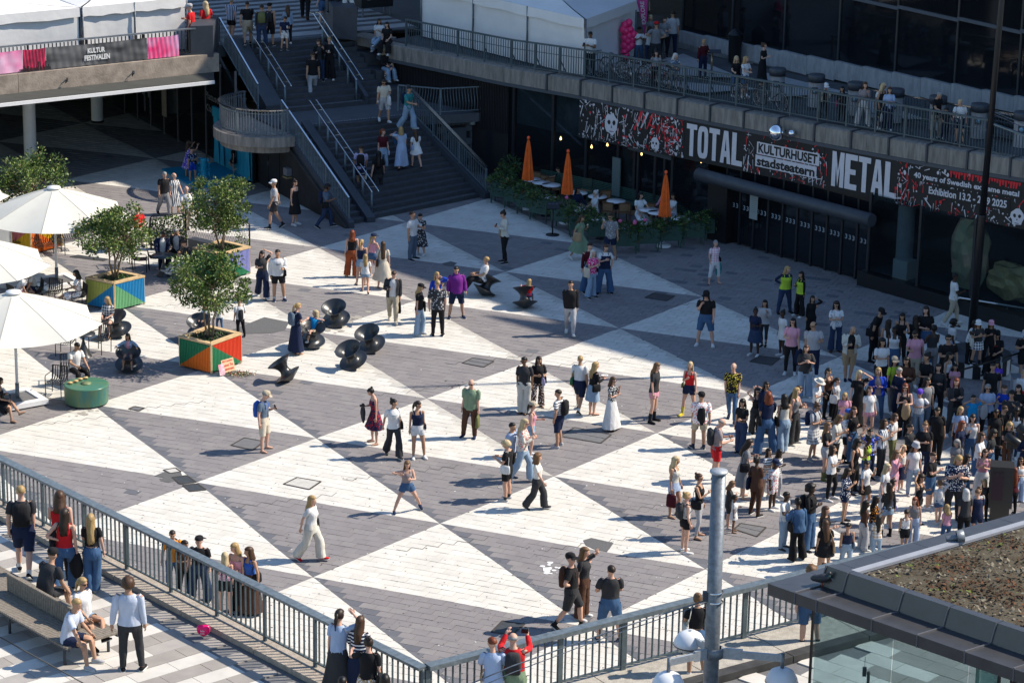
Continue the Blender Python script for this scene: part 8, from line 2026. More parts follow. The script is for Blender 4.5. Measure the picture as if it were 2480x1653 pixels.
PEOPLE = '''
465,128,-8,250,s dn ph,f,l,short:gy,tee:red,trousers:black,shoe:black,@U cap:lgrey|behind the left stone block
500,120,1,215,s dn ph,f,l,long:pb,tee:red,trousers:djeans,shoe:white,@U|beside the left stone block
561,97,-4,170,w sf sb,m,m,short:gy,shirt:lblue:vstripe,shorts:black,shoe:black,@U|stepping onto the street
600,110,4,185,v sb sf,m,m,short:dk,tee:black,bermuda:beige,shoe:black,@U|walking away at the stair top
634,116,12,185,c dn dn,m,m,short:dk,long:charcoal,trousers:djeans,shoe:black,@U backpack:olive|at the stair top
653,111,9,170,s dn dn,m,m,short:bk,tank:black,bermuda:black,shoe:black,@U backpack:charcoal backcap:black|at the stair top
697,106,14,200,u ph dn,f,l,long:br,long:ljeans,slim:black,shoe:white,@U cup:white:l|looking down at the stair top
690,121,49,10,c ph dn n25,b,m,short:dk,tee:navy,shorts:white,shoe:charcoal,@U @H1.35 cup:white:l|a child stepping onto the stairs
739,46,-70,180,w dn sf,m,m,short:dk,jacket:black:black,trousers:black,shoe:brown,@U hand:beige:r|striding away at the top edge
785,66,-45,175,v sb sf,f,l,long:dk,tank:black,shorts:jeans,shoe:black,@U|walking away by the tall block
815,74,-20,350,i lp lp,m,m,short:dk,long:black,trousers:black,shoe:black,@U @s1.3 @H1.75|seated on the tall block
841,77,-18,10,i lp lp,f,l,long:br,tee:white,wide:offwhite,shoe:white,@U @s1.3 @H1.68|seated on the tall block
918,96,49,350,j ch lp n10,f,m,long:dk,tee:white,flare:ljeans,shoe:white,@z4.6 @s0.02 @H1.65 cup:white:l|seated on the ledge eating
938,104,53,345,i lp lp,f,l,long:bk,tee:black,wide:black,shoe:white,@z4.6 @s0.02 @H1.65|seated on the ledge looking up
932,168,113,40,i lp lp,f,l,long:pb,jacket:black:black,flare:ljeans,shoe:white,@z3.55 @s0.02 @H1.64|seated sideways on the stone seats
948,166,111,350,j lp lp,f,l,long:mg,jacket:charcoal:white,skirt:jeans,shoe:black,@z3.55 @s0.02 @H1.64|seated on the stone seats
774,195,95,0,s mo ph n12,f,l,long:br,jacket:black:charcoal,trousers:djeans,shoe:black,@z3.33|stepping down the upper flight
798,193,90,350,c ph ph,f,l,bun:bl,long:black,wide:black,shoe:white,@z3.33 cup:white:l|standing on the upper flight
757,240,125,190,v sb dn,m,m,short:dk,tee:black,trousers:lgrey,shoe:white,@z2.68 bottle:white:r|climbing the upper flight
931,296,191,20,w ph dn n22,m,m,short:dk,tee:cream,bermuda:lgrey,shoe:white,@z2.5 sun shop:white:l cup:white:r|crossing the landing
988,314,209,60,w dn rl,m,m,short:bk,shirt:teal,wide:ljeans,shoe:lgrey,@z2.34 backpack:navy|by the right stair railing
927,421,312,20,c dn dn y35,f,l,pony:rd,crop:burgundy,slim:ljeans,shoe:white,@z0.94 bottle:white:l|turning on the lower flight
972,410,307,185,v fa dn,f,l,bob:bl,maxi:lblue,none:white,sandal:black,@z1.10 drape:jeans:l|climbing the lower flight
1008,406,316,205,w dn ch,f,l,long:br,minidress:white:dots,none:white,sandal:black,@z1.10 bag:lblue:l|climbing the lower flight
873,463,353,180,w dn sf,m,m,short:dk,tee:lilac,shorts:navy,shoe:black,@z0.63 backpack:black shop:white:r|climbing by the steel handrail
916,478,366,185,v sb sf,f,l,longer:bk,tee:black,slim:charcoal,shoe:white,@z0.31|low on the lower flight
456,431,341,130,c ca ca,f,m,long:dk,sundress:violet:dots,none:white,sandal:black,phone|photographing the blue booth
466,440,364,40,c cr dn,b,m,short:bk,tee:navy:tie,shorts:royal,sandal:black,@H1.35 cross:black:l|at the blue booth
566,423,348,275,l dn dn,f,m,bob:bk,crop:black,miniskirt:black,shoe:white,|leaning on the blue wall
1419,184,76,330,s ph ph n22,m,b,short:bk,tee:white,trousers:black,shoe:black,@T phone|at the tent corner
1546,150,68,10,s ch ch,m,b,short:bk,tee:white:print,trousers:jeans,shoe:black,@T backcap:black|among the balloons
1571,152,67,180,s ph dn,f,m,curly:dk,tee:white,trousers:djeans,shoe:black,@T|beside the pink flag
1574,128,37,10,s dn dn,f,l,long:pb,tee:grey,trousers:black,shoe:black,@T|in the tent group
1586,156,54,185,a hp hp,m,m,short:dk,tee:grey,trousers:charcoal,shoe:black,@T cap:red|before the round red sign
1607,138,41,350,s ph dn,f,l,pony:dk,tee:grey,slim:black,shoe:black,@T|wearing a lanyard near the flag
1626,131,28,190,c cr dn,m,m,short:dk,shirt:lgrey,trousers:navy,shoe:black,@T|rightmost of the tent group
1555,216,125,5,s ca ca,f,l,bob:dk,long:lgrey,wide:black,shoe:black,@T camera|photographing over the terrace railing
1606,222,130,40,s rl rl l12,f,l,bob:wh,tee:slate:dots,trousers:grey,shoe:black,@T|leaning on the terrace railing
1701,188,95,35,s ph dn n10,m,m,short:bl,long:burgundy,trousers:navy,shoe:black,@T|by the slanted lectern
1781,232,155,20,s rl rl,f,l,bob:pb,tee:black,slim:jeans,shoe:white,@T @H1.45|a child at the terrace railing
1803,236,153,40,s ch rl,f,l,long:bl,tee:white,shorts:jeans,shoe:white,@T @H1.5|a child at the terrace railing
1845,206,105,60,s dn ph,f,l,bun:br,maxi:black,none:white,sandal:black,@T|with a pram
1966,292,204,350,s rl rl n15,f,l,short:br,jacket:beige:black,slim:black,shoe:black,@T cap:white|at the terrace railing
2006,300,212,340,s dn ph,f,m,long:bk,jacket:black:black,trousers:black,shoe:black,@T tote:hot:r|at the terrace railing
2053,311,199,350,a mo dn y20,f,l,long:br,long:taupe,wide:white,shoe:white,@T|scratching an ear on the terrace
2105,317,202,40,s dn dn y25,f,m,mid:pb,tank:black,skirt:black,shoe:white,@T sun|looking down from the terrace
2133,306,205,200,s dn dn,m,m,short:bk,tee:white,shorts:navy,shoe:black,@T|behind the shoppers
2124,320,212,345,s ph dn,f,l,long:br,shirt:lblue,wide:navy,shoe:white,@T shop:white:r|carrying shopping on the terrace
2235,343,221,40,c dn rl n28,m,m,short:gy,tee:black,trousers:beige,shoe:white,@T|bending to a child
2258,347,276,10,s rl rl,b,m,short:dk,tee:charcoal,trousers:navy,shoe:black,@T @H1.1|a small child gripping the railing
2310,350,254,350,c dn rl,b,l,short:pb,tee:white,shorts:navy,shoe:black,@T @H1.5|a blond child at the railing end
1353,470,408,250,s rl dn n12,m,m,short:dk,tee:black,trousers:black,shoe:black,|a waiter clearing a table
1396,534,462,40,i kn lp,f,m,bob:bk,long:navy,trousers:grey,shoe:black,@s0.45 @H1.65|seated at a cafe table
1440,543,476,290,i kn lp,f,l,bun:wh,shirt:white,trousers:black,shoe:black,@s0.45 @H1.65 sun|seated at a cafe table
1548,549,475,30,i kn lp y20,f,l,long:bk,maxi:white:dots,none:white,shoe:black,@s0.45 @H1.66|seated at a cafe table
1606,541,480,300,i kn lp,f,l,mid:br,long:pink,trousers:pink,shoe:black,@s0.45 @H1.62|seated behind the last orange parasol
1630,550,479,300,i kn cr,f,m,bun:dk,tee:white,skirt:lblue,shoe:white,@s0.45 @H1.64|seated beside the last orange parasol
1404,629,521,65,w ch sb,f,m,mid:br,widedress:sage,none:white,shoe:white,tote:tan:r cone:cream:l|eating ice cream by the planters
1477,633,516,340,v dn mo,m,m,short:dk,shirt:grey:leaf,shorts:navy,sandal:black,sun cone:cream:r|eating ice cream by the planters
1427,706,588,30,a dn dn,m,l,short:dk,long:burgundy,wide:jeans,shoe:black,|behind two others in the shade
1432,720,604,40,c ch ch,f,l,long:wh,tee:hot:dots,flare:ljeans,shoe:black,tote:cream:r cross:black:l|near the cafe
1463,710,592,10,a pk ch,f,l,bun:br,tee:white,wide:jeans,shoe:black,vestn:navy|in a dark vest in the shade
1729,687,582,20,a dn pk,f,l,short:gy,tee:pink:check,capri:white,sandal:burgundy,cross:black:l drape:teal:l|before the entrance
665,554,436,285,w sf sb,m,m,short:gy,tee:lgrey,shorts:charcoal,shoe:black,cap:white sock:black|striding left past the ribbed wall
715,544,435,60,c dn dn n14,f,l,bun:dk,strapdress:black,none:white,shoe:white,|strolling by the ribbed wall
789,552,447,95,w dn ph n20,m,b,curly:bk,shirt:slate,trousers:djeans,shoe:black,backpack:navy bag:black:r|at the stair foot
999,628,512,60,s ph dn,m,m,short:dk,tee:white,trousers:slate,shoe:black,|reading with a companion near the stairs
1018,617,517,330,c ph mo n25,f,l,short:bk,dress:charcoal:leaf,none:white,shoe:white,map:white:l|near the stairs
1221,636,510,290,c ph dn n22,f,l,bun:dk,long:offwhite,slim:black,shoe:charcoal,phone bag:beige:r|alone in the shade
853,670,558,185,c dn dn,f,l,mid:rd,tank:black,wide:rust,sandal:tan,|walking with four others
876,690,586,185,c sf dn,f,l,pony:bl,tank:navy,mini:ljeans,sandal:brown,@H1.6|in the group of five
903,670,577,140,s dn sf,f,l,pony:bl,tank:pink,mini:jeans,sandal:white,cap:navy @H1.5|in the group of five
885,708,621,185,w dn dn,f,l,long:bl,tee:white,mini:ljeans,sandal:brown,@H1.3|smallest of the group of five
928,698,586,180,c dn dn,f,l,longer:br,widedress:cream,none:white,sandal:brown,bag:brown:l hand:pink:r|rightmost of the group of five
636,722,600,15,w hd ph n18,f,l,long:bk,tee:charcoal,wide:navy,shoe:white,phone:black:r|near the tree boxes
674,728,604,15,c ph dn y-20,m,m,short:bk,sweater:white,shorts:black,shoe:navy,sock:white print:phil:navy bag:black:l|near the tree boxes
951,781,654,0,w dn ph n25,m,l,short:br,jacket:charcoal:white,trousers:beige,shoe:cream,phone:black:r suit:black:l|walking towards the camera
1015,811,688,70,s dn dn,f,l,long:bl,tee:black,flare:ljeans,shoe:white,cap:black tote:black:l|beside the patterned shirt
1058,780,658,10,s br dn,f,l,long:bl,long:royal,trousers:charcoal,shoe:white,|shading the eyes behind the patterned shirt
1060,813,677,180,s dn dn,m,l,buzz:bl,shirt:charcoal:leaf,slim:black,shoe:black,|seen from behind in the middle
1105,769,644,10,a dn dn,m,m,short:bk,hoodie:purple,bermuda:navy,shoe:navy,|standing wide in the sun
1168,716,650,280,r lp lp l-18,m,m,short:bl,tee:white,trousers:black,shoe:grey,@s0.50 @H1.7|reclining in a spinning chair
718,856,734,125,s dn ph,f,l,pony:bl,maxi:navy,none:white,sandal:tan,backpack:slate|beside a child in a chair
757,836,779,330,r fa lp l-25,b,l,bob:pb,tee:bright,shorts:beige,shoe:white,@s0.46 @H1.3|lying back in a spinning chair
1279,746,697,170,i ou lp,b,l,mid:bl,tee:red,shorts:jeans,shoe:white,@s0.42 @H1.05|a child half hidden in a chair
1380,811,680,0,w dn dn,m,m,short:bk,sweater:black,trousers:lgrey,shoe:white,|walking towards the camera
1707,836,704,350,a dn mo n10,m,l,long:dk,tee:black,bermuda:jeans,shoe:white,cap:black|stroking a long beard
1826,860,740,330,s ph dn,f,d,bun:bk,tee:navy,skirt:djeans,shoe:white,@H1.55|near the crowd edge
1848,838,727,340,s mo dn,f,m,long:bk,sweater:lgrey,leggings:charcoal,shoe:black,|near the crowd edge
398,521,416,35,w dn dn,m,m,short:gy,tee:black,trousers:grey,shoe:black,|walking arm in arm left
423,518,420,40,c sf dn y10,f,l,bald:pb,dress:white:vstripe,none:white,sandal:brown,|in a long striped dress pointing
453,562,450,20,v sb sf,m,l,bald:wh,shirt:white,trousers:beige,shoe:black,|behind the mesh screen
337,588,513,40,i lp cr y-50,m,l,bald:gy,shirt:red,trousers:beige,shoe:black,@s0.45 @H1.74|seated looking away
393,646,575,20,i lp kn n30,m,b,buzz:bk,jacket:navy:white,trousers:navy,shoe:black,@s0.45 @H1.74|in a suit at the dark table
432,640,571,340,i kn lp n28,m,m,short:gy,jacket:charcoal:white,trousers:black,shoe:black,@s0.45 @H1.76|in a suit at the dark table
455,668,592,300,k ph ph n25,f,l,short:br,long:charcoal,trousers:white,shoe:offwhite,@s0.45 @H1.62 phone|seated with feet up
191,746,665,275,j ch lp,f,m,bob:bk,dress:white:floral,none:white,sandal:charcoal,@s0.45 @H1.66 cross:rust:r|seated cross-legged
82,733,676,300,i kn kn l25 n25,m,m,curly:bk,tee:offwhite,shorts:navy,shoe:charcoal,@s0.45 @H1.72|bent over a board game
50,742,693,80,i kn kn l30 n30,f,m,long:bk,tee:white,mini:pink,shoe:tan,@s0.45 @H1.66|bent over a board game
264,812,741,350,i lp lp,f,l,mid:bl,shirt:black:check,mini:offwhite,sandal:tan,@s0.46 @H1.6|seated in a spinning chair
500,815,757,330,i lp lp n15,f,l,bun:br,tee:white:dots,mini:ljeans,shoe:white,@s0.44 @H1.3|a child seated behind the trunk
532,803,735,200,w dn dn,m,m,short:dk,tee:white,slim:jeans,shoe:navy,|hidden behind the leafy tree
582,817,727,205,s dn ph n15,m,m,short:dk,tee:white,slim:black,shoe:black,drape:charcoal:l:b|with a jacket over the back
313,893,822,0,i ou ou y-8,f,m,bob:bk,jacket:ljeans:pink,miniskirt:hot,sandal:lgrey,@s0.46 @H1.3|in a spinning chair
183,930,855,40,i kn lp n20,m,m,short:bk,tee:white,trousers:black,shoe:black,@s0.45 @H1.74|laying out food
-2,1018,923,85,j ch lp,f,m,long:dk,sundress:black,none:white,sandal:charcoal,@s0.45 @H1.66 bag:olive:l|seated at the left edge
640,1092,948,75,d ph dn n25,m,l,bald:gy,tee:slate,bermuda:cream,sandal:black,cap:beige backpack:blue phone:black:l|alone left of centre
907,1074,939,290,c dn ph n25,f,l,bun:bk,sundress:navy:redprint,none:white,sandal:burgundy,camera:black:r drape:charcoal:r|looking at a camera
953,1107,966,20,w dn sb y40,f,m,bun:bk,tee:white,flare:charcoal,shoe:charcoal,print:ny:teal bag:black:l|walking
1011,1109,970,10,s dn dn y45,f,m,pony:dk,tank:navy,mini:white,shoe:white,cross:charcoal:l|walking
1139,1059,918,345,d dn dn,m,l,bald:wh,shirt:sage,trousers:brown,shoe:navy,sun suit:olive:l|with untucked collar
985,1239,1113,15,J ch fa l10,f,l,long:lb,tank:taupe,mini:jeans,shoe:navy,|dancing with legs apart
754,1357,1200,70,w dn sb,f,l,long:bl,tee:white,wide:offwhite,shoe:red,bag:charcoal:l|walking past the near triangle
1269,1001,864,345,s dn dn,f,b,short:bk,shirt:charcoal,wide:offwhite,sandal:black,sun|next to patterned trousers
1302,986,863,15,c ph ph,f,m,long:dk,shirt:black,flare:brown:zebra,sandal:tan,bag:black:l hand:lilac:l|in the sun
1402,997,862,160,w dn dn y20,m,m,short:bl,tee:white,bermuda:navy,shoe:black,sock:white bag:green:l|seen from behind
1435,1005,877,120,s ph ph,f,l,long:bl,long:black,skirt:ljeans,sandal:black,bag:black:r plate:white:l|holding food
1352,1082,942,245,c pk dn y20,m,m,short:dk,tee:white:stripe,bermuda:navy,shoe:lgrey,backpack:black|looking left
1480,1041,912,60,s mo cr,f,l,bob:br,tee:charcoal:dots,longskirt:white,shoe:brown,sun|in the sun
1582,1020,877,60,s dn dn,f,l,long:lb,tee:charcoal,mini:pink,boot:black,|in dark boots
1667,1007,875,335,a dn ch,f,l,long:pb,tank:red,mini:navy,boot:yellow,cross:olive:r|with hand at the throat
1771,1021,879,350,w dn dn,m,l,bald:gy,tee:black:tropic,slim:jeans,shoe:navy,|pushing a trolley
1692,1086,951,190,s dn dn,m,m,short:dk,jersey:white:redprint,shorts:beige,shoe:charcoal,cap:black sock:navy drape:black:l:b|seen from behind
1732,1165,1013,95,s ph ph n20,m,l,bald:gy,tee:taupe,shorts:red,shoe:black,sun backpack:charcoal phone|reading a phone
1286,1104,974,85,s ph dn,f,l,pony:dk,tank:pink,mini:ljeans,shoe:white,cap:beige|with a pram
1264,1167,1013,75,w ch ch,f,l,long:pb,long:offwhite:redprint,flare:ljeans,shoe:white,sun|walking fast
1236,1160,1022,60,s br dn,m,m,short:bk,shirt:lblue,trousers:black,shoe:navy,@H1.66|half hidden behind a walker
1227,1210,1067,250,s ph ph n20,b,l,curly:pb,tee:black,shorts:black,shoe:lgrey,bag:white:l sock:charcoal|looking down
1300,1233,1100,75,w sb sf,f,l,curly:lb,tee:offwhite:dots,wide:charcoal,shoe:charcoal,cross:black:l|striding with loose curls
1630,1250,1105,60,s dn dn y20,f,m,long:pb,tank:offwhite,mini:lblue,sandal:brown,cross:black:l shop:burgundy:r|with a big printed bag
1690,1300,1147,70,s dn ch,f,m,bun:br,tank:black,leggings:lgrey,sandal:black,sun bag:black:r|near the mast
1658,1337,1191,105,s dn dn,f,l,bun:bl,tank:white,mini:black,shoe:white,backpack:charcoal|near the mast
1799,1205,1063,95,s ph ph n18,f,l,long:dk,dress:grey,none:white,sandal:black,bag:black:r phone|near the mast
1829,1248,1107,140,s dn ph,f,d,bun:bk,shirt:brown,trousers:brown,shoe:black,tote:navy:l|near the mast
1776,1288,1197,80,s ch dn,f,b,pony:bk,tee:white,miniskirt:white,sandal:brown,@H1.0|a toddler holding a cup
1763,1278,1166,90,s dn ch n20,f,l,bob:lb,tee:charcoal,shorts:charcoal,shoe:lgrey,@H1.3|a child before the mast
1793,1096,967,330,s ph dn,f,m,curly:bk,crop:black,wide:djeans,shoe:black,|at the front of the crowd
1829,1048,930,20,s hd hd,f,l,longer:bk,tank:black,wide:charcoal,shoe:black,sun|hugging a neighbour
1848,1050,923,20,s ch dn,f,m,mid:bk,long:navy,trousers:charcoal,shoe:black,sun|hugging a neighbour
1853,1098,949,195,a dn ph,f,m,bob:rd,tee:navy,wide:jeans,shoe:white,bag:black:l|seen from behind in the crowd
1854,1205,1089,40,s dn ch,f,m,long:bk,tee:white:stripe,mini:lblue,shoe:white,@H1.4|a child in the crowd
1947,962,839,5,s ch ch,f,l,long:br,jersey:charcoal,wide:ljeans,shoe:white,@H1.66 print:kf:white|with folded hands
1965,913,778,0,s ph dn,m,m,bald:dk,tee:lgrey,slim:navy,shoe:white,sun phone:black:r|in the shade
1913,905,770,350,s dn ph,f,l,mid:bk,tee:pink,slim:black,shoe:white,sun drape:navy:l|in the shade
1892,862,749,300,c dn dn,f,d,bun:bk,tee:white,miniskirt:white,shoe:white,@H1.5|a child in the shade
2054,921,788,5,s ph ph n25,m,m,bald:gy,jacket:offwhite:black,bermuda:tan,shoe:navy,phone|in the shade
2112,874,744,60,s dn dn l22 n10,m,m,short:dk,tee:black,slim:black,boot:black,cap:black bag:black:r|leaning forward
2022,850,730,5,s cr ch,f,l,curly:dk,tee:white:leaf,flare:djeans,shoe:brown,sun hand:white:l|in the shade
1962,818,715,10,s br dn,f,m,hijab:bk,long:black,wide:black,shoe:black,|shading the eyes with a raised hand
1899,757,644,15,a dn hp y30,f,l,long:bl,long:navy,trousers:djeans,boot:black,vest|a steward with one arm pointing
1936,766,658,300,s dn ch,f,m,longer:bk,long:black,flare:black,shoe:white,vest|a steward with very long hair
2147,886,775,175,s dn dn,f,m,longer:dk,tank:white,wide:white,shoe:white,tote:offwhite:r|among the crowd
2177,884,756,350,s ph dn,f,m,long:bk,tank:black,slim:black,shoe:black,|among the crowd
2212,882,765,190,s cr cr,f,l,longer:dk,jacket:black:black,trousers:black,shoe:black,|among the crowd
2238,882,741,340,s dn cr,f,l,long:dk,crop:black,slim:jeans,shoe:white,|laughing above the others
2253,915,787,200,s ph ph,f,d,bun:bk,tank:charcoal,trousers:grey,shoe:black,|among the crowd
2211,935,798,0,s dn ph n18,f,m,short:dk,tee:pink,trousers:beige,shoe:white,sun|in short hair and sunglasses
2305,787,662,95,w dn ph,m,d,short:bk,tee:white,trousers:beige,shoe:white,plate:white:l|carrying a plate past the pole
2300,885,752,100,c fa dn,b,d,curly:bk,tee:white,shorts:lblue,shoe:white,@H1.5|a child reaching to the pole
2345,880,768,60,s fa fa l20,b,d,afro:bk,tee:white,trousers:black,shoe:black,@z0.52 @H1.4|a child clinging to the pole
2364,886,769,10,s ch ch,f,m,long:lb,tee:charcoal,miniskirt:navy:check,shoe:white,@z0.52 @H1.45 cap:white tote:offwhite:r sock:black|a child on the striped stage
2392,878,775,0,s dn ch,f,m,bob:lb,tee:black,trousers:black,shoe:black,@z0.52 @H1.35 cap:pink|a child on the striped stage
2410,912,795,330,i lp lp,f,m,long:bk,tee:black,wide:black,shoe:black,@s0.6 @H1.72 beanie:black print:POP:red|seated on the striped stage
2477,925,799,350,s pk ch,m,m,short:gy,tee:black,shorts:black,shoe:black,cap:lgrey sun|at the right edge
2472,990,880,340,s dn dn,b,l,short:bl,tee:white,shorts:red,shoe:white,@H1.15|a small child at the right edge
1975,1027,920,60,s ph ph n25,m,l,short:gy,tee:white,slim:jeans,shoe:white,hat:offwhite camera|under a brimmed hat
2002,1012,892,40,s dn dn,f,m,pony:bk,tank:brown,trousers:black,shoe:black,|among the crowd
2022,1016,917,60,s dn dn,f,l,pony:dk,tee:lgrey:dots,trousers:black,shoe:black,tote:white:r|among the crowd
2075,1033,896,20,s br dn,f,l,bob:pb,maxi:black,none:white,sandal:black,bag:black:l|shading the eyes
2122,1021,889,350,s cr cr,f,l,long:bl,jacket:royal:taupe,slim:jeans,shoe:brown,|with folded arms
2158,1000,864,30,s ph dn,f,l,long:bk,tee:lime,trousers:grey,shoe:white,cap:beige bag:navy:r|among the crowd
2188,1010,863,350,s cr cr,f,m,longer:bk,long:brown,trousers:grey,shoe:black,|with folded arms
2238,1005,852,310,s cr dn,f,m,bun:bk,tee:black,wide:black,shoe:black,cup:white:r|holding a cup
2175,1020,889,300,s cr cr y10,m,l,short:gy,long:navy,trousers:navy,shoe:black,|with folded arms
2185,1060,929,350,s ph ch,f,l,longer:rd,tank:black,wide:black,shoe:black,sun drape:tan:l|among the crowd
2235,1052,913,30,s dn dn,m,m,long:bk,tee:grey,trousers:slate,shoe:black,|with loose long hair
2221,1056,962,350,c hp cr,b,l,short:bl,tee:white:tie,slim:ljeans,shoe:white,beanie:violet @H1.4|a child with bent arms
2288,950,824,10,s dn cr,m,m,pony:bk,tee:black,bermuda:black,shoe:black,sun @H1.85|broad, among the crowd
2289,968,862,60,s ch dn,f,m,long:bk,tank:white,skirt:black,shoe:white,@H1.5|beside a small child
2308,972,876,350,s dn ch,f,m,bob:bk,tee:pink,shorts:pink,shoe:white,@H1.15|a small child before the stage
2308,1054,916,10,s cr cr,f,l,longer:rd,jacket:charcoal:black,trousers:charcoal,shoe:white,|with hands joined
2411,965,876,350,s dn dn y-35,f,m,long:bk,tee:violet,trousers:lgrey,shoe:black,print:kf:white|with a jacket round the waist
2386,1058,930,0,s cr cr,f,l,short:gy,shirt:lblue,trousers:black,shoe:black,sun drape:lgrey:l|with a folded coat
2350,1062,958,10,s br br,b,m,short:bk,tee:bright,trousers:slate,shoe:white,|with both hands at the brow
2426,1055,933,330,s cr mo,f,l,short:br,tee:royal,trousers:black,shoe:black,|with one hand at the mouth
2442,1080,947,340,s mo dn,m,m,curly:bk,tee:charcoal,trousers:black,shoe:black,|with one hand at the mouth
2424,1100,984,60,s mo dn,b,m,short:br,tee:black,trousers:black,shoe:black,|among the right hand crowd
2455,1110,989,350,s dn cr,f,d,afro:bk,tank:white,slim:djeans,shoe:white,|among the right hand crowd
2101,1056,941,20,s dn dn,f,l,pony:br,tee:white,mini:pink,shoe:white,@H1.5|a child in the crowd
2042,1058,954,350,s dn ch,f,l,mid:bl,tee:pink,skirt:lilac,shoe:white,@H1.35|a child in the crowd
2048,1115,980,60,s ch ch,b,l,mid:bl,jersey:white:leaf,shorts:black,boot:black,cap:blue @H1.5|a child with raised fists
1968,1111,974,50,s cr cr n15,f,m,bun:br,tee:lgrey,skirt:grey:check,shoe:grey,backpack:navy sun|with folded arms
1920,1075,938,60,s ch dn y30,f,l,longer:bl,tank:grey,wide:charcoal,shoe:offwhite,|talking to a neighbour
1894,1095,955,200,s dn dn,f,m,mid:bk,tube:offwhite,wide:ljeans,shoe:white,bag:black:l|bare-shouldered, seen from behind
1908,1062,934,80,s ph ph l25,f,l,long:dk,long:black,trousers:black,shoe:black,sun|bending over a bag
1997,1160,1022,70,s dn ch,f,l,longer:lb,crop:black,mini:lgrey,boot:olive,bag:taupe:l|in front of the crowd
2020,1138,1004,60,s ph ch n15,f,m,mid:lb,tee:offwhite,slim:black,shoe:black,|in front of the crowd
2065,1195,1064,60,s ch dn,f,m,curly:bk,tank:black,trousers:black,shoe:black,|with wavy long curls
2094,1180,1056,60,s dn ch,f,d,bun:bk,tank:lime,flare:jeans,shoe:white,|among the crowd
2102,1160,1033,20,s br hd,f,m,bun:bk,tee:royal:dots,trousers:navy,shoe:black,|with both arms raised
2131,1150,1014,60,s br ch,f,m,long:dk,shirt:slate:vstripe,trousers:charcoal,shoe:black,|shading the eyes
2158,1124,1016,60,s dn ch,b,l,mid:br,tee:white,trousers:olive,shoe:navy,@H1.5|among the crowd
2197,1150,1027,60,s ch ch,m,m,short:bk,long:charcoal,trousers:black,shoe:black,|among the crowd
2234,1158,1023,350,s dn cr,f,l,bun:lb,tee:black,slim:navy,shoe:black,|tall, with joined hands
2208,1197,1073,20,s dn dn,f,l,long:br,tee:white,trousers:ljeans,shoe:lgrey,bucket:lgrey|among the crowd
2181,1188,1093,60,s dn hd,b,l,mid:pb,tank:white,skirt:navy,shoe:white,@H1.3|a child with a hair band
2163,1210,1108,60,s ch mo,f,l,long:lb,long:pink,trousers:pink:tie,boot:lgrey,@H1.4|among the crowd
2137,1250,1122,60,s dn dn,f,l,longer:pb,tee:white,wide:white,shoe:white,|all in white with straight long hair
2153,1270,1152,60,s hd dn,f,l,bob:dk,tank:black,tiered:lilac,shoe:white,|holding the hair up
2221,1272,1137,60,s ch hd,f,m,curly:dk,tank:black,mini:black,shoe:black,|among the front crowd
2092,1240,1116,60,s mo dn,f,m,bun:bk,tee:white,miniskirt:black,shoe:white,|with a hand at the mouth
2044,1265,1134,70,s dn ch,f,m,long:dk,jersey:navy:print,mini:navy,shoe:black,|in a long jersey
2311,1170,1066,340,s cr cr,f,l,hood:gy,hoodie:grey,slim:ljeans,shoe:white,|with the hood up
2318,1155,1018,60,s mo dn,f,l,longer:rd,long:navy,trousers:black,shoe:black,|among the right hand crowd
2347,1140,1001,350,s dn dn,f,l,longer:dk,tank:white,trousers:jeans,shoe:white,|among the right hand crowd
2364,1190,1045,60,s dn ch,f,l,longer:br,tee:white,skirt:jeans,shoe:white,|with long loose hair
2374,1216,1086,350,c ch ch,f,l,long:br,tank:pink,wide:white,shoe:white,|with joined hands
2392,1165,1040,60,s ph dn,f,m,curly:bk,long:charcoal,trousers:jeans,shoe:black,|with wild curls
2436,1135,1024,340,s ph cr,f,l,curly:bl,crop:black,trousers:brown,shoe:black,cup:white:l|with light curls
2305,1262,1097,10,s ch ch n22,m,l,long:bl,jersey:navy:print,trousers:charcoal,shoe:black,|wearing a badge
2271,1268,1158,200,s dn hd,f,l,bun:lb,long:white,mini:jeans,shoe:white,|tying up the hair
2379,1260,1163,350,s dn dn,f,l,mid:bl,tee:charcoal,trousers:black,shoe:black,|left of the loudspeaker
2366,1285,1182,20,s dn dn,f,m,long:br,tee:lgrey,trousers:jeans,shoe:white,|before the loudspeaker
2450,1245,1134,200,s dn ch,f,m,longer:rd,long:burgundy,slim:black,shoe:black,|right of the loudspeaker
2466,1215,1110,20,s dn cr,f,m,mid:dk,tank:white,wide:lblue,shoe:white,sun|right of the loudspeaker
2480,1180,1040,340,s cr cr,m,m,short:dk,long:navy,trousers:navy,shoe:black,cap:lgrey|at the right edge
1870,1233,1121,60,s dn dn,b,d,short:bk,jersey:white:redprint,shorts:white:redprint,shoe:white,cap:navy @H1.4|a child with tall socks
1879,1207,1100,50,s dn ch,f,d,long:bk,tee:grey:stripe,trousers:lgrey,shoe:white,@H1.4|a child in the crowd
1896,1328,1191,60,s dn ch,m,d,short:bk,tee:white,trousers:ljeans,shoe:charcoal,bag:charcoal:l|at the near crowd edge
1928,1356,1207,200,s ph dn,f,d,bun:bk,jacket:jeans:black,flare:black,shoe:black,bag:black:l|at the near crowd edge
1957,1330,1174,60,s dn ch,f,d,afro:bk,long:black,wide:jeans,shoe:black,backpack:black|at the near crowd edge
1992,1372,1226,60,s dn ch,f,l,longer:br,dress:black,none:white,shoe:black,|behind a child with a tote
1996,1392,1279,190,s dn dn,f,m,longer:br,minidress:black,none:white,shoe:black,@H1.45 tote:tan:r|a child by the pavilion roof
2048,1380,1268,185,s dn dn,m,m,short:bk,tank:navy,trousers:ljeans,shoe:black,bag:slate:r|by the pavilion roof
2089,1330,1215,100,s ch dn,f,d,long:bk,long:brown,wide:lgrey,shoe:white,|with long dark braids
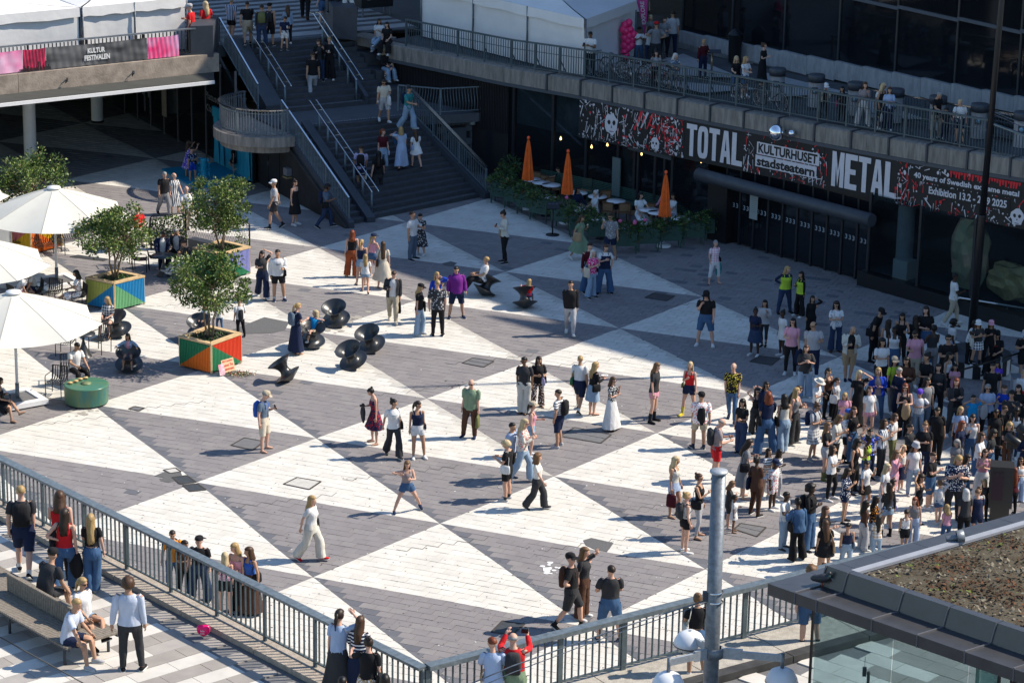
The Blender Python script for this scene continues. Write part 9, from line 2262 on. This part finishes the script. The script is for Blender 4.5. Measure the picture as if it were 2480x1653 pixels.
2112,1325,1203,80,s dn ch,f,d,long:bk,tee:black:floral,trousers:ljeans,shoe:white,|with a bunch of flowers
2121,1350,1250,190,s cr cr,f,d,longer:bk,shirt:tan:check,trousers:ljeans,shoe:white,|by the pavilion roof
2189,1335,1236,190,s dn dn,m,m,short:dk,tank:white:leaf,shorts:black,shoe:black,|by the pavilion roof
2210,1320,1204,350,s dn dn,f,l,mid:rd,tank:grey,wide:lblue,shoe:white,|by the pavilion roof
2146,1298,1170,200,s cr dn,f,m,long:dk,long:charcoal,mini:ljeans,boot:black,|in tall dark boots
2290,1315,1225,200,s dn dn,f,l,mid:bl,tee:pink,trousers:jeans,shoe:white,|half hidden by the pavilion roof
2331,1312,1246,190,s dn dn,f,l,bob:wh,tee:charcoal,trousers:black,shoe:black,@H1.45|white haired, half hidden by the roof
2362,1305,1250,190,s dn dn,b,l,short:lb,tee:navy,shorts:navy,shoe:white,@H1.35|a child half hidden by the roof
60,1392,1176,185,w dn dn,b,l,short:bl,tee:charcoal,bermuda:navy,shoe:black,@U sock:white backpack:black|walking off at the far left railing
150,1400,1190,180,s ch dn,f,l,mid:br,tank:red,trousers:black,shoe:black,@U|leaning at the railing
160,1434,1230,175,v hp dn,f,l,long:dk,tank:red,flare:jeans,shoe:black,@U drape:black:r bag:black:l|strolling along the railing
226,1432,1244,180,s ch dn,f,l,longer:bl,crop:black,wide:jeans,shoe:white,@U|strolling along the railing
112,1494,1362,150,i kn kn l25,m,m,short:dk,tee:charcoal,shorts:charcoal,shoe:black,@U @s0.47 @H1.82 cap:black sun|seated on the far side of the bench
206,1556,1407,50,j pb kn l-8,f,m,pony:bl,tee:white,mini:ljeans,shoe:black,@U @s0.47 @H1.7 sun|seated on the bench with legs crossed
168,1606,1448,75,i kn kn l20 n8,b,m,short:bl,shirt:pale,shorts:navy,shoe:lgrey,@U @s0.47 @H1.76|seated at the bench end
317,1622,1399,180,s dn dn,m,m,curly:br,long:pale,slim:charcoal,shoe:black,@U|standing beside the bench
422,1432,1283,10,s dn dn,b,m,short:dk,tee:orange,trousers:jeans,shoe:black,backpack:black|behind the left railing
448,1440,1310,20,s dn cr,f,m,long:dk,shirt:brown,trousers:black,shoe:black,|behind the left railing
484,1452,1300,350,a dn dn y-15,m,l,short:bk,tee:black,wide:djeans,shoe:black,backcap:black|behind the left railing
574,1482,1312,330,s dn ch,f,l,long:bl,tube:pink,trousers:black,shoe:black,|in the trio behind the railing
547,1492,1339,175,s ch dn,f,l,long:pb,tank:pink:dots,mini:black,shoe:black,|in the trio behind the railing
606,1484,1322,320,s dn ph,f,m,bob:br,tank:blue,longskirt:brown,shoe:black,bag:black:l|in the trio behind the railing
820,1692,1477,150,s dn br,f,l,pony:dk,tee:lblue,longskirt:charcoal,shoe:black,@U|at the corner railing
868,1702,1495,165,s ch ch l8,f,l,long:br,long:navy:stripe,longskirt:navy,shoe:black,@U|leaning on the corner railing
892,1752,1543,170,s ou dn,f,l,bun:dk,tee:black,skirt:tan:dots,shoe:black,@U bag:black:r|at the corner railing
932,1840,1632,180,s dn dn,f,l,mid:bk,tee:black,trousers:black,shoe:black,@U|cut by the bottom edge
830,1842,1640,180,s dn dn,f,l,short:bk,tee:navy,trousers:black,shoe:black,@U|cut by the bottom edge
1192,1748,1545,180,s ch ch,f,l,short:rd,shirt:lblue:tie,trousers:white,shoe:white,@U cross:tan:l|watching over the right railing
1243,1742,1532,175,s ca ca,m,l,bald:gy,long:red,bermuda:sage,shoe:black,@U backpack:charcoal camera|photographing over the right railing
1682,1640,1436,190,c ch dn,f,m,bun:lb,crop:black,mini:jeans,shoe:white,@U tote:offwhite:l sock:white|watching at the right railing
1475,1551,1362,182,a ph ph,m,l,short:dk,tee:charcoal,bermuda:jeans,shoe:navy,|alone behind the right railing
1382,1524,1342,80,w dn hp,m,l,short:dk,tee:black,bermuda:charcoal,shoe:black,cap:black backpack:brown sock:black|near the asphalt repair
1410,1495,1324,65,s br dn,f,l,mid:lb,tee:charcoal,wide:brown,shoe:white,|near the asphalt repair
1957,1563,1370,180,c dn ch,m,l,curly:lb,tee:lgrey,bermuda:jeans,shoe:black,@U sock:charcoal|behind the pavilion eave
2010,1210,1080,60,s dn ch,f,m,long:dk,tee:white,slim:black,shoe:white,|between the braids and the wavy curls
2060,1120,985,60,s ph dn,f,l,mid:br,long:black,trousers:jeans,shoe:black,|behind raised fists in the crowd
2265,1120,985,350,s dn dn,f,m,long:bk,shirt:black,trousers:black,shoe:black,|left of the loosely red haired group
2330,1230,1100,60,s cr dn,f,l,long:dk,tee:black,trousers:jeans,shoe:black,|between the pink top and the badge
2250,1230,1095,60,s dn ch,m,l,short:br,tee:black,bermuda:jeans,shoe:white,|left of the badge wearer
2405,1120,990,10,s dn dn,f,b,long:bk,tee:black,trousers:black,shoe:black,|beside a curly haired neighbour
2460,1060,930,350,s ph dn,f,l,long:bk,long:black,trousers:black,shoe:black,|before the tape barrier
2395,1010,880,350,s dn dn,m,m,short:bk,tee:black,trousers:charcoal,shoe:black,|left of the violet t-shirt
2265,1010,880,350,s dn cr,f,l,long:dk,long:charcoal,trousers:black,shoe:black,|before the broad man in black
2130,950,820,10,s dn cr,f,m,curly:bk,tee:white,trousers:black,shoe:black,|at the back of the crowd
2160,915,790,350,s dn dn,f,d,bun:bk,tank:white,trousers:jeans,shoe:black,|at the back of the crowd
2320,1110,985,350,s ch dn,f,l,long:bl,tee:lblue,trousers:black,shoe:black,|in light hair among the right crowd
'''
for _row in PEOPLE.strip().split('\n'):
 try: person(_row)
 except Exception as e_: print('ROW', _row, repr(e_))
